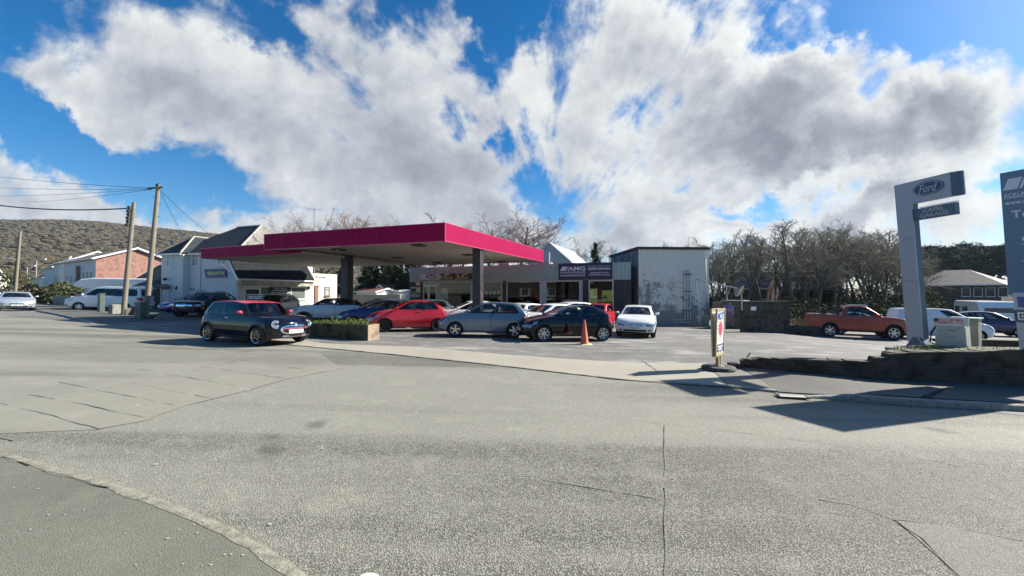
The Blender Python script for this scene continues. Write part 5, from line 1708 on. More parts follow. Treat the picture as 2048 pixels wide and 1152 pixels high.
    def emit(nm, faces, mats, parent, gap=0.0):
        idx, vs, fs, ms = {}, [], [], []
        cen = sum((pos[q_] for f, _ in faces for q_ in f), Vector()) / (4 * len(faces))
        for f, mi in faces:
            row = []
            for q_ in f:
                if q_ not in idx:
                    idx[q_] = len(vs); vs.append(pos[q_].copy())
                row.append(idx[q_])
            fs.append(row); ms.append(mi)
        if gap:
            lo, hi = min(v.x for v in vs), max(v.x for v in vs)
            for v in vs:
                if v.x > hi - .05: v.x -= gap * (1 if v.x > hi - .02 else .5)
                if v.x < lo + .05: v.x += gap * (1 if v.x < lo + .02 else .5)
        me = bpy.data.meshes.new(nm)
        me.from_pydata([tuple(v) for v in vs], [], fs)
        for m in mats: me.materials.append(m)
        me.polygons.foreach_set('material_index', ms)
        bm = bmesh.new(); bm.from_mesh(me); bmesh.ops.recalc_face_normals(bm, faces=bm.faces)
        if sum((f.normal.dot(f.calc_center_median() - Vector((0, 0, .5))) > 0) for f in bm.faces) < len(bm.faces) / 2:
            bmesh.ops.reverse_faces(bm, faces=bm.faces)
        bm.to_mesh(me); bm.free()
        me.polygons.foreach_set('use_smooth', [True] * len(me.polygons)); me.update()
        o = link(nm, me, parent)
        m_ = o.modifiers.new("smooth", 'SUBSURF'); m_.levels = m_.render_levels = 1; m_.boundary_smooth = 'PRESERVE_CORNERS'
        return o

    bm_ = [body, Q.get('clad_m', M_plastic)]
    bo_ = emit("body", groups_.pop('body'), bm_, root)
    doors = {}
    for (tg, di, j), faces in groups_.items():
        doors[(di, j)] = emit("door", faces, bm_, root, gap=.011)

    def side_y(f, z):
        s = min(1, max(0, f / L)); best = None
        for v in V:
            p = bodyP(s, 1, v)
            if best is None or abs(p.z - z) < abs(best.z - z): best = p
        return best.y
    # ---- dark lining: floor pan and wheel-arch tubs
    b = MB()
    inset = .86
    b.bx(-L / 2 + .30, L / 2 - .30, -W / 2 * .66, W / 2 * .66, bot + .02, min(ip(.30, top), ip(L - .30, top)) - .16)
    b.bx(L / 2 - fo - wb + wr * 1.2, L / 2 - fo - wr * 1.2, -W / 2 * .88, W / 2 * .88, bot + .03, ip(L / 2, top) - .13)
    for a in axles:
        for sg in (-1, 1):
            pts = [(L / 2 - a + Ra * math.cos(t_), wr + Ra * math.sin(t_)) for t_ in np.linspace(-.5, math.pi + .5, 15)]
            yo = sg * (side_y(a, wr + Ra * .7) - .012); yi = sg * W / 2 * .62
            for (xa, za), (xb, zb) in zip(pts[:-1], pts[1:]):
                b.face([(xa, yo, za), (xb, yo, zb), (xb, yi, zb), (xa, yi, za)])
    b.build("underbody", M_hub, root)
    if Q.get('arch_trim'):
        wdt = Q['arch_trim']
        for a in axles:
            for sg in (-1, 1):
                b = MB()
                def fn(t_, rr):
                    f, z = a - (Ra - .012 + rr * wdt) * math.cos(t_), wr + (Ra - .012 + rr * wdt) * math.sin(t_)
                    return (L / 2 - f, sg * (side_y(f, z) + .018 * (1 - .6 * rr)), z)
                b.grid(fn, np.linspace(-.35, math.pi + .35, 22), [0, .5, 1])
                b.build("wheel_arch", M_plastic, root, smooth='all')

    # ---- cabin
    wins = Q['win']
    sv = sorted({0, 1} | {x for w_ in wins for x in w_})
    full = []
    for a, c in zip(sv[:-1], sv[1:]):
        n_ = max(1, round((c - a) / .09)); full += [a + (c - a) * i / n_ for i in range(n_)]
    full.append(1)
    VW0, VW1 = .07, Q.get('wtop', .87)
    VC = [0, VW0, .27, .47, .67, VW1, .95, 1.0]
    YC = [-1, -.95, -.86, -.5, 0, .5, .86, .95, 1]
    front_w, rear_w = True, Q.get('rear_glass', True)
    fset = []; cpos = {}
    def KC(i, j, k):
        if (i, j, k) not in cpos: cpos[(i, j, k)] = cabP(full[i], YC[j], VC[k])
        return (i, j, k)
    nF, nC, nJ = len(full) - 1, len(VC) - 1, len(YC) - 1
    for i in range(nF):
        sm = (full[i] + full[i + 1]) / 2
        for k in range(nC):
            for j in (0, nJ):
                if VW0 - .001 <= VC[k] < VW1 - .001 and any(a < sm < c for a, c in wins): continue
                dark = any(a - .06 < sm < a + .001 for a, c in wins[1:]) or any(c < sm < c + .06 for a, c in wins[:-1])
                fset.append(([KC(i, j, k), KC(i + 1, j, k), KC(i + 1, j, k + 1), KC(i, j, k + 1)], 1 if VC[k] < .94 and not (dark and VC[k] < VW1 - .01) else (2 if VC[k] < .94 else 0)))
        for j in range(nJ):
            fset.append(([KC(i, j, nC), KC(i + 1, j, nC), KC(i + 1, j + 1, nC), KC(i, j + 1, nC)], 0))
    for j in range(nJ):
        for k in range(nC):
            for i, on, lo in ((0, front_w, 0), (nF, rear_w, 0)):
                if on and 2 <= j < nJ - 2 and VW0 - .001 <= VC[k] < (.949 if i == 0 else VW1 - .001): continue
                fset.append(([KC(i, j, k), KC(i, j + 1, k), KC(i, j + 1, k + 1), KC(i, j, k + 1)], 0 if VC[k] > .94 else 1))
    spos = pos; pos = cpos
    emit("cabin", fset, [roof_m, pil, M_gloss], root)
    pos = spos

    def patch(fn, us, vs, off):
        C0 = Vector((0, 0, .6)); out = MB()
        def g(u, v):
            p = fn(u, v); e = 1e-3
            du = fn(min(1, u + e), v) - fn(max(-1, u - e), v); dv_ = fn(u, min(1, v + e)) - fn(u, max(0, v - e))
            n_ = du.cross(dv_)
            n_ = n_.normalized() if n_.length > 1e-12 else Vector((0, 0, 1))
            if n_.dot(p - C0) < 0: n_ = -n_
            return p + n_ * off
        out.grid(g, us, vs)
        return out
    for wi, (a, c) in enumerate(wins):
        for sg in (-1, 1):
            patch(lambda u, v: cabP(u, sg, v), np.linspace(a - .008, c + .008, 8), np.linspace(VW0 - .015, VW1 + .015, 5), -.010).build("side_window", (M_tint if Q.get('tint') and wi > 0 else gm), root, smooth='all')
    patch(lambda u, v: cabP(0, u, v), np.linspace(-.88, .88, 9), np.linspace(VW0 - .02, .96, 6), -.010).build("windscreen", gm, root, smooth='all')
    if rear_w: patch(lambda u, v: cabP(1, u, v), np.linspace(-.88, .88, 9), np.linspace(VW0 - .02, VW1 + .015, 6), -.010).build("rear_window", M_tint if Q.get('tint') else gm, root, smooth='all')

    # ---- seats
    if interior:
        b = MB()
        zb = ip(L / 2, top); x0 = L / 2 - cfb
        rows = Q.get('rows', [.95, 1.85])
        hs_ = H - .30
        for ri_, dx in enumerate(rows):
            for y in ((-.36, .36) if ri_ == 0 else (-.42, 0, .42)):
                x = x0 - .55 - dx
                b.box((x, y, zb - .14), (.14, .46, .62), rot=Matrix.Rotation(R(-10), 3, 'Y'))
                b.box((x - .07, y, min(hs_, zb + .30)), (.10, .26, .20), rot=Matrix.Rotation(R(-8), 3, 'Y'))
        b.bx(x0 - .75, x0 - .22, -W * .38, W * .38, zb - .2, zb + .005)
        T = Matrix.Translation((x0 - .92, -.36, zb + .03)) @ Matrix.Rotation(R(65), 4, 'Y')
        b.lathe([(.17, -.012), (.19, 0), (.17, .012), (.155, 0), (.17, -.012)], 18, 0, T)
        b.build("interior", M_int, root, bevel=.03)

    # ---- lamps, grilles, plates
    def on_front(y0, y1, v0, v1, off, nm, m, n_=8, parent=root):
        return patch(lambda u, v: bodyP(0, u, v), np.linspace(y0, y1, n_), np.linspace(v0, v1, 4), off).build(nm, m, parent, smooth='all')

    def corner(y0, s1, v0, v1, sg, off, front=True, rise=0.0):
        """A lamp that wraps from the end of the car round to its side."""
        A, B = (0, 1) if front else (1, -1)
        def fn(u, v):
            if u < .5: return bodyP(A, sg * (y0 + (1 - y0) * u * 2), min(.985, v))
            return bodyP(A + B * s1 * (u - .5) * 2, sg, min(.985, v + rise * (u - .5)))
        out = MB(); C0 = Vector((0, 0, .6))
        us = list(np.linspace(0, .5, 6)) + list(np.linspace(.55, 1, 6)); vs_ = np.linspace(v0, v1, 5)
        def g(u, v):
            vm = (v0 + v1) / 2; kk_ = 1 - .45 * abs(u * 2 - 1) ** 2
            v = vm + (v - vm) * kk_
            p = fn(u, v); d = Vector((p.x - (L / 2 - .9) if front else p.x + (L / 2 - .9), p.y, (p.z - .6) * .3)).normalized()
            return p + d * off
        out.grid(g, us, vs_)
        return out
    hl = Q.get('head', (.50, .085, .66, .93))
    for sg in (-1, 1):
        if lamps == 'round':
            p = bodyP(.012, sg * .74, .93); T = Matrix.Translation(p + Vector((.02, 0, -.045))) @ Vector((.86, sg * .26, .34)).to_track_quat('Z', 'X').to_matrix().to_4x4()
            b = MB(); b.lathe([(.145, -.12), (.145, .0), (.13, .012), (.116, .006)], 26, 0, T); o = b.build("headlight", M_chrome, root, smooth=True)
            b = MB(); b.lathe([(.118, .006), (.09, .022), (.001, .032)], 26, 0, T); b.build("lens", M_lens, o, smooth=True)
            b = MB(); b.lathe([(.045, .028), (.04, .036), (.001, .040)], 16, 0, T); b.build("projector", M_gloss, o, smooth=True)
        else:
            corner(hl[0], hl[1], hl[2], hl[3], sg, .012, True, Q.get('rise', .06)).build("headlight", M_lens, root, smooth='all')
        tl = Q.get('tailv', (.70, .06, .62, .97))
        corner(tl[0], tl[1], tl[2], tl[3], sg, .012, False).build("tail_light", M_lens_r, root, smooth='all')
    g_ = Q.get('grille', (.46, .66, .80))
    if grille == 'mini':
        b = MB(); n_ = 30
        def P_(a, k): return bodyP(0, .60 * k * math.copysign(abs(math.cos(a)) ** .55, math.cos(a)), .58 + .28 * k * math.copysign(abs(math.sin(a)) ** .7, math.sin(a))) + Vector((.02, 0, 0))
        A = [2 * math.pi * i / n_ for i in range(n_)]
        b.face([P_(a, .98) - Vector((.008, 0, 0)) for a in A]); go = b.build("grille", M_gloss, root)
        b = MB()
        b.grid(lambda a, k: P_(a, k), A + [2 * math.pi], [.93, 1.06]); b.build("chrome_ring", M_chrome, go, smooth='all')
        b = MB()
        for v in (.67, .735): b.grid(lambda u, w_: bodyP(0, u, v + w_) + Vector((.02, 0, 0)), np.linspace(-.53, .53, 9), [0, .014])
        b.build("slats", M_chrome, go, smooth='all')
        b = MB(); b.grid(lambda u, w_: bodyP(0, u, .635 + w_) + Vector((.022, 0, 0)), np.linspace(-.56, .56, 9), [0, .03]); b.build("red_strip", mat("trim_red", (.5, .01, .03), .4), go, smooth='all')
        for sg in (-1, 1): on_front(sg * .62, sg * .88, .26, .44, .01, "bumper_intake", M_gloss)
        on_front(-.55, .55, .08, .20, .012, "bumper_trim", M_alloy); on_front(-.3, .3, .11, .25, .016, "bumper_intake", M_gloss)
    else:
        on_front(-g_[0], g_[0], g_[1], g_[2], .010, "grille", M_gloss)
        if Q.get('bar'): on_front(-g_[0] * Q['bar'], g_[0] * Q['bar'], g_[1] + .02, g_[2] - .02, .020, "grille_bar", M_chrome)
        on_front(-.62, .62, Q.get('intake', (.14, .34))[0], Q.get('intake', (.14, .34))[1], .010, "bumper_intake", M_plastic)
        for sg in (-1, 1):
            on_front(sg * .70, sg * .86, .16, .30, .012, "fog_lamp", M_plastic, 4)
    if Q.get('badge', True):
        p = bodyP(0, 0, g_[2] + .005 if grille != 'mini' else .90)
        b = MB(); b.lathe([(.055, 0), (.05, .012), (.001, .014)], 16, 0, Matrix.Translation(p + Vector((.008, 0, 0))) @ Matrix.Rotation(R(80), 4, 'Y')); b.build("badge", M_chrome, root, smooth=True)
    for end, txt, pm in ((0, plate, M_plate_w), (1, rear_plate, M_plate_y)):
        if txt is None: continue
        vq = Q.get('platev', .46) if end == 0 else .52
        p = bodyP(end, 0, vq); sg = 1 if end == 0 else -1
        b = MB(); b.bx(p.x + (-.02 if end == 0 else -.022), p.x + (.022 if end == 0 else .02), -.26, .26, p.z - .056, p.z + .056); o = b.build("number_plate", pm, root)
        text(txt, M_black, o, frame((p.x + sg * .0225, 0, p.z), (0, sg, 0), (0, 0, 1)), width=.46, height=.075, bold=.02, depth=.002)
    # ---- mirrors, handles
    mm = mirrors or body
    for sg in (-1, 1):
        p = cabP(.10, sg, .04); b = MB()
        c = Vector((p.x + .02, sg * (abs(p.y) + .13), p.z + .10))
        n_ = 10
        b.grid(lambda u, v: (c.x + .070 * math.cos(u) * math.sin(v) * (1.0 if math.cos(u) > 0 else .45), c.y + .100 * math.sin(u) * math.sin(v), c.z + .062 * math.cos(v)), np.linspace(0, 2 * math.pi, 15), np.linspace(0.02, math.pi - .02, 9))
        o = b.build("wing_mirror", mm, root, smooth='all')
        b = MB(); b.tube([(p.x, sg * (abs(p.y) - .02), p.z + .03), (c.x - .01, c.y - sg * .05, c.z - .03)], .025, 6); b.build("stalk", M_plastic, o)
    for (di, j), dob in doors.items():
        sg = -1 if j == 0 else 1
        a, c = seams[2 * di] * L, seams[2 * di + 1] * L
        f = c - .17; z = ip(f, top) - .115
        y = sg * side_y(f, z)
        b = MB(); b.box((L / 2 - f, y + sg * .015, z), (.19, .035, .035)); b.build("handle", Q.get('handle_m', body), dob, bevel=.012)
    # ---- wheels
    hub, tyre, rim_ = wheel_meshes(wr, rim)
    for a in axles:
        for sg in (-1, 1):
            o = link("wheel", hub, root)
            o.location = (L / 2 - a, sg * (W / 2 * ip(wr, Q['wz']) - .095), wr)
            o.rotation_euler = (0, random.uniform(0, 6), 0) if sg > 0 else (0, random.uniform(0, 6), R(180))
            link("tyre", tyre, o); link("rim", rim_, o)
    root['_'] = 0; del root['_']
    return root, Q, bodyP, cabP


HB = (-.92, -.40)
row = "used cars parked in rows on the forecourt"
# ---------------------------------------------------------------- body types
MINI = dict(L=3.85, W=1.73, H=1.45, wb=2.50, fo=.76, r=.315, top=[(0, .72), (.08, .83), (.22, .90), (.55, .93), (1.08, .965), (2.9, .985), (3.5, .98), (3.72, .94), (3.85, .86)],
    nose=[(.18, .09), (.34, .01), (.5, 0), (.7, .03), (.85, .10)], tail=[(.2, .10), (.4, 0), (.6, .0), (.85, .06), (1.05, .14)], cab=(1.14, 1.56, 3.40, 3.72), cw=(.93, .80), roof=[(0, -.05), (.3, 0), (.7, -.01), (1, -.05)],
    win=[(.06, .50), (.55, .90)], doors=[(1.20, 2.42)], arch_trim=.055, handle_m=M_chrome, clad=2, platev=.46, crown=.05, badge=True, rows=[.75, 1.45])
SWIFT = dict(L=3.85, W=1.70, H=1.52, wb=2.43, fo=.80, r=.31, win=[(.07, .55), (.60, .88)], doors=[(1.2, 2.5)], top=[(0, .68), (.10, .80), (.30, .88), (.70, .97), (1.0, 1.02), (2.8, 1.06), (3.4, 1.07), (3.72, 1.02), (3.85, .92)], cab=(.95, 1.75, 3.25, 3.68), cw=(.93, .74))
FABIA = dict(L=4.0, W=1.65, H=1.50, wb=2.46, fo=.82, r=.31, win=[(.07, .44), (.475, .76), (.79, .88)], top=[(0, .68), (.10, .79), (.30, .86), (.75, .95), (1.05, 1.0), (2.9, 1.02), (3.6, 1.02), (3.90, .97), (4.0, .90)], cab=(1.0, 1.80, 3.50, 3.90), cw=(.93, .75), clad=1, roof=[(0, -.06), (.25, -.01), (.5, 0), (.8, -.02), (1, -.07)])
P208 = dict(L=3.97, W=1.74, H=1.46, wb=2.54, fo=.80, r=.315, top=[(0, .70), (.10, .80), (.30, .87), (.80, .95), (1.1, .99), (2.8, 1.03), (3.5, 1.05), (3.83, 1.0), (3.97, .90)], cab=(1.0, 1.98, 3.30, 3.80), win=[(.08, .43), (.47, .80)], grille=(.36, .52, .76), bar=.5)
GOLF = dict(L=4.2, W=1.76, H=1.48, wb=2.58, fo=.86, r=.315, top=[(0, .68), (.10, .78), (.30, .85), (.85, .95), (1.15, 1.0), (3.0, 1.02), (3.8, 1.02), (4.1, .97), (4.2, .90)], cab=(1.1, 1.95, 3.65, 4.05), grille=(.40, .72, .81), bar=.96, head=(.56, .06, .60, .92), intake=(.10, .30))
FIESTA = dict(L=3.95, W=1.72, H=1.48, wb=2.49, fo=.82, r=.30, cab=(.9, 1.95, 3.3, 3.85), grille=(.5, .40, .62), rise=.10)
SMALL = dict(L=3.55, W=1.60, H=1.52, wb=2.30, fo=.70, r=.285, top=[(0, .70), (.10, .80), (.25, .88), (.60, .98), (.85, 1.02), (2.6, 1.05), (3.2, 1.04), (3.45, .98), (3.55, .90)], cab=(.80, 1.45, 3.05, 3.46), cw=(.94, .76))
COUNTRY = dict(L=4.1, W=1.79, H=1.56, wb=2.6, fo=.80, r=.335, top=[(0, .82), (.10, .93), (.28, 1.01), (.70, 1.08), (1.1, 1.12), (3.0, 1.16), (3.7, 1.15), (3.95, 1.08), (4.1, .98)], nose=[(.22, .10), (.4, .01), (.6, 0), (.8, .03), (1.0, .12)], tail=[(.22, .1), (.5, 0), (.8, .02), (1.1, .12)],
    wz=[(.2, .92), (.4, .97), (.65, 1.0), (.9, .985), (1.05, .945), (1.2, .9)], cab=(1.05, 1.75, 3.55, 3.95), cw=(.93, .77), win=[(.06, .42), (.46, .74), (.77, .92)], arch_trim=.08, clad=3, bot=.24, roof=[(0, -.05), (.3, 0), (.7, -.015), (1, -.07)])
MONDEO = dict(L=4.8, W=1.88, H=1.50, wb=2.85, fo=.95, r=.325, top=[(0, .66), (.12, .78), (.35, .85), (.9, .94), (1.3, 1.0), (3.6, 1.03), (4.3, 1.05), (4.7, 1.02), (4.8, .95)], cab=(1.2, 2.2, 3.7, 4.5), grille=(.38, .62, .78), bar=.25, intake=(.12, .34), head=(.62, .06, .58, .86))
PICK = dict(L=5.36, W=1.86, H=1.82, wb=3.22, fo=.92, r=.385, bot=.36, cf=.22, cr=.06, top=[(0, 1.0), (.10, 1.09), (.3, 1.14), (1.0, 1.20), (1.35, 1.22), (3.45, 1.24), (3.62, 1.25), (3.7, 1.27), (5.25, 1.29), (5.36, 1.27)],
    nose=[(.36, .10), (.55, .0), (.85, .0), (1.0, .03), (1.2, .12)], tail=[(.36, .14), (.5, .0), (.8, .04), (1.3, .05)], wz=[(.36, .93), (.55, .975), (.8, 1.0), (1.05, .985), (1.25, .95), (1.4, .9)], cab=(1.25, 2.05, 3.35, 3.62), cw=(.93, .77), win=[(.05, .44), (.48, .86)], doors=[(1.42, 2.42), (2.44, 3.42)],
    roof=[(0, -.06), (.3, 0), (.7, 0), (1, -.05)], arch=1.16, arch_trim=.05, clad=2, bed=(3.7, 5.28), grille=(.62, .66, .90), bar=.9, platev=.42, intake=(.05, .30), head=(.66, .06, .70, .94), rows=[.8, 1.6], tailv=(.82, .03, .45, .95))
VAN = dict(L=4.35, W=1.80, H=1.83, wb=2.7, fo=.87, r=.315, bot=.22, top=[(0, .78), (.12, .90), (.35, .98), (.9, 1.10), (1.2, 1.16), (2.2, 1.18), (4.2, 1.18), (4.35, 1.15)], nose=[(.2, .10), (.4, 0), (.7, .01), (1.0, .14)], tail=[(.2, .08), (.4, 0), (1.2, .02)], wz=[(.2, .93), (.5, 1), (.95, .99), (1.2, .965)], cr=.06,
    cab=(.85, 1.75, 4.22, 4.33), cw=(.965, .84), win=[(.05, .30)], doors=[(1.2, 2.1)], rear_glass=False, roof=[(0, -.05), (.25, 0), (.9, -.01), (1, -.04)], rows=[.8])
MPV = dict(L=4.9, W=1.78, H=1.96, wb=2.9, fo=.95, r=.34, bot=.26, top=[(0, .85), (.12, .96), (.35, 1.02), (.8, 1.12), (1.1, 1.18), (2.5, 1.2), (4.7, 1.2), (4.9, 1.15)], nose=[(.2, .06), (.4, -.02), (.7, .02), (1.0, .16)], tail=[(.2, .06), (.5, 0), (1.2, .03)], wz=[(.26, .94), (.6, 1), (1.0, .99), (1.2, .965)], cr=.06,
    cab=(.75, 1.75, 4.72, 4.88), cw=(.96, .82), win=[(.07, .33), (.40, .66), (.67, .95)], tint=True, doors=[(1.3, 2.35)], roof=[(0, -.05), (.25, 0), (.9, -.01), (1, -.04)], rows=[.8, 1.7, 2.6], clad=2, wtop=.80)
SALOON = dict(MONDEO, H=1.44)

PB, PR = paint("black", (.004, .005, .010), .25, .0), paint("red", (.50, .010, .018), .3, .1)
PGB = paint("grey_blue", (.17, .23, .28), .32, .55)
PW = paint("white", (.78, .78, .77), .35, 0)
PSIL = paint("silver", (.52, .56, .60), .32, .5)
PBLUE = paint("deep_blue", (.010, .012, .14), .3, .3)
PMIN = paint("charcoal", (.003, .006, .017), .28, .0)
PPINK = paint("roof_red", (.50, .018, .055), .3, .1)
PORG = paint("copper_orange", (.30, .042, .019), .32, .3)
PVAN = paint("van_white", (.62, .70, .78), .4, 0)
PNAVY = paint("navy", (.005, .007, .014), .28, .0)

car("mini_hatchback", "charcoal three door hatchback with red roof and mirrors standing on the road", "car", -8.68, 13.1, (.925, -.38), MINI, PMIN, sc=.965, roof=PPINK, pillar=M_gloss, rim='mini', plate="GKP 500W", lamps='round', grille='mini', mirrors=PPINK)
car("hatchback", "black five door hatchback with silver wheels right behind the traffic cone", "car", 2.15, 15.95, (-.965, -.262), P208, PB, rim='seven', group=row, plate="CA65 XHT")
car("hatchback", "grey-blue five door hatchback parked side-on between the red and black cars", "car", -1.22, 16.85, (-1, -.03), FABIA, PGB, rim='five', group=row)
car("hatchback", "bright red three door hatchback with black wheels beside the brick planter", "car", -5.1, 18.75, HB, SWIFT, PR, rim='ten', group=row, pillar=PR)
car("hatchback", "deep blue hatchback between the white-silver crossover and the red car", "car", -7.2, 20.5, HB, FIESTA, PBLUE, rim='ten', group=row)
car("crossover", "pale silver crossover with black wheel arches and dark roof near the left column", "car", -10.35, 21.8, HB, COUNTRY, paint('pearl', (.64, .68, .72), .35, .2), roof=PB, pillar=M_gloss, rim='five', group=row, sc=.97, mirrors=PB)
car("hatchback", "white hatchback facing the road with dark side plate numbers, alone by the workshop", "car", 6.25, 19.2, (-.36, -.93), GOLF, PW, rim='steel', group=row, plate="WJ06 EYK")
car("small_hatchback", "small red hatchback facing the road between the black and the white cars", "car", 5.15, 23.3, (-.46, -.89), SMALL, PR, rim='six', group=row)
car("hatchback", "white hatchback whose windscreen rises just behind the black car's bonnet", "car", 1.75, 19.2, (-.83, -.56), GOLF, PW, group=row, rim='six')
car("hatchback", "white hatchback furthest back behind the black car, close to the showroom windows", "car", 3.2, 23.3, (-.9, -.44), FABIA, PW, group=row, rim='six', sc=1.05)
car("mini_hatchback", "red hatchback with white roof and mirrors peeping out behind the grey-blue car", "car", .35, 20.9, (-.55, -.83), MINI, PR, roof=PW, pillar=PW, group=row, lamps='round', mirrors=PW, rim='six')
car("hatchback", "white car mostly hidden behind the grey-blue hatchback's bonnet", "car", -2.5, 21.6, (-.95, -.3), FIESTA, PW, group=row, rim='six', sc=1.04)
car("estate_car", "white roofed car peeking over the roof of the bright red hatchback", "car", -5.9, 25.3, (-.95, -.3), FABIA, PW, group=row, rim='six', sc=1.03)
car("hatchback", "white car standing far back under the canopy near the huts", "car", -10.6, 33.5, (-.95, -.3), FABIA, PW, group=row, rim='six')
car("hatchback", "dark car far back under the canopy beside a white one", "car", -13.2, 36.5, (-.95, -.3), FIESTA, PB, group=row, rim='six')
car("people_carrier", "beige-silver people carrier with black windscreen parked in front of the shop window", "car", -15.2, 24.6, (.10, -.99), SMALL, paint("champagne", (.30, .30, .26), .35, .4), rim='six', sc=1.12, glass_m=M_tint, mirrors=PB)
car("hatchback", "pale car nose just visible between the annex door and the crossover", "car", -13.8, 29.3, (-.4, -.9), SMALL, PSIL, rim='six')
ro, Q, bP, cP = car("pickup_truck", "black double cab pickup with silver grille parked before the white house", "pickup truck", -20.9, 26.6, (.13, -.99), PICK, PNAVY, sc=.95, rim='six', plate="WP15 HLZ", interior=True)
car("saloon_car", "dark blue car squeezed between the black pickup and the white house door", "car", -25.6, 30.6, (-.45, -.89), FABIA, PBLUE, rim='six', sc=1.0)
car("people_carrier", "long white van-like people carrier with dark windows behind the telegraph poles", "van", -32.5, 31.2, (-.97, -.24), MPV, PW, pillar=PW, rim='six', sc=1.03)
car("saloon_car", "pale silver saloon driving towards the camera at the left edge of the road", "car", -38.7, 30.0, (.80, -.60), SALOON, PSIL, rim='six', plate="CN08 XYP")
ro2, Q, bP, cP = car("pickup_truck", "copper orange double cab pickup with chrome grille at the end of the low wall", "pickup truck", 20.2, 22.75, (.88, -.47), PICK, PORG, rim='six', plate="YT12 WBL", sc=.87, zs=1.2, pillar=PORG)
car("panel_van", "pale white panel van parked behind the silver totem sign", "van", 25.3, 22.9, (.90, -.43), VAN, PVAN, rim='steel')
car("people_carrier", "dark purple car behind the bonnet of the white panel van", "car", 33.6, 27.2, (.80, -.60), SMALL, paint("plum", (.05, .03, .09), .3, .3), rim='six', sc=1.12)
car("hatchback", "white car almost hidden behind the orange pickup's bonnet", "car", 23.0, 25.3, (.9, -.43), FIESTA, PW, rim='six')

# extra pieces on the pickups: roof rails and roll bars
def pickup_extra(root, bar_m, rail_m):
    L = PICK['L']
    for sg in (-1, 1):
        b = MB(); b.tube([(L / 2 - 2.15, sg * .62, 1.80), (L / 2 - 2.3, sg * .64, 1.86), (L / 2 - 3.1, sg * .64, 1.86), (L / 2 - 3.25, sg * .62, 1.79)], .025, 6); b.build("roof_rail", rail_m, root, smooth=True)
    b = MB()
    for sg in (-1, 1): b.tube([(L / 2 - 3.70, sg * .72, 1.22), (L / 2 - 3.72, sg * .62, 1.74), (L / 2 - 3.75, 0, 1.77)], .045, 8); b.tube([(L / 2 - 3.72, sg * .66, 1.66), (L / 2 - 4.6, sg * .74, 1.28)], .045, 8)
    b.build("roll_bar", bar_m, root, smooth=True)
    b = MB(); b.bx(L / 2 - .10, L / 2 + .05, -.62, .62, .50, .70); b.build("bumper", M_chrome if bar_m is M_plastic else M_plastic, root, bevel=.03)


pickup_extra(ro2, M_plastic, M_chrome)
pickup_extra(ro, M_gloss, M_plastic)

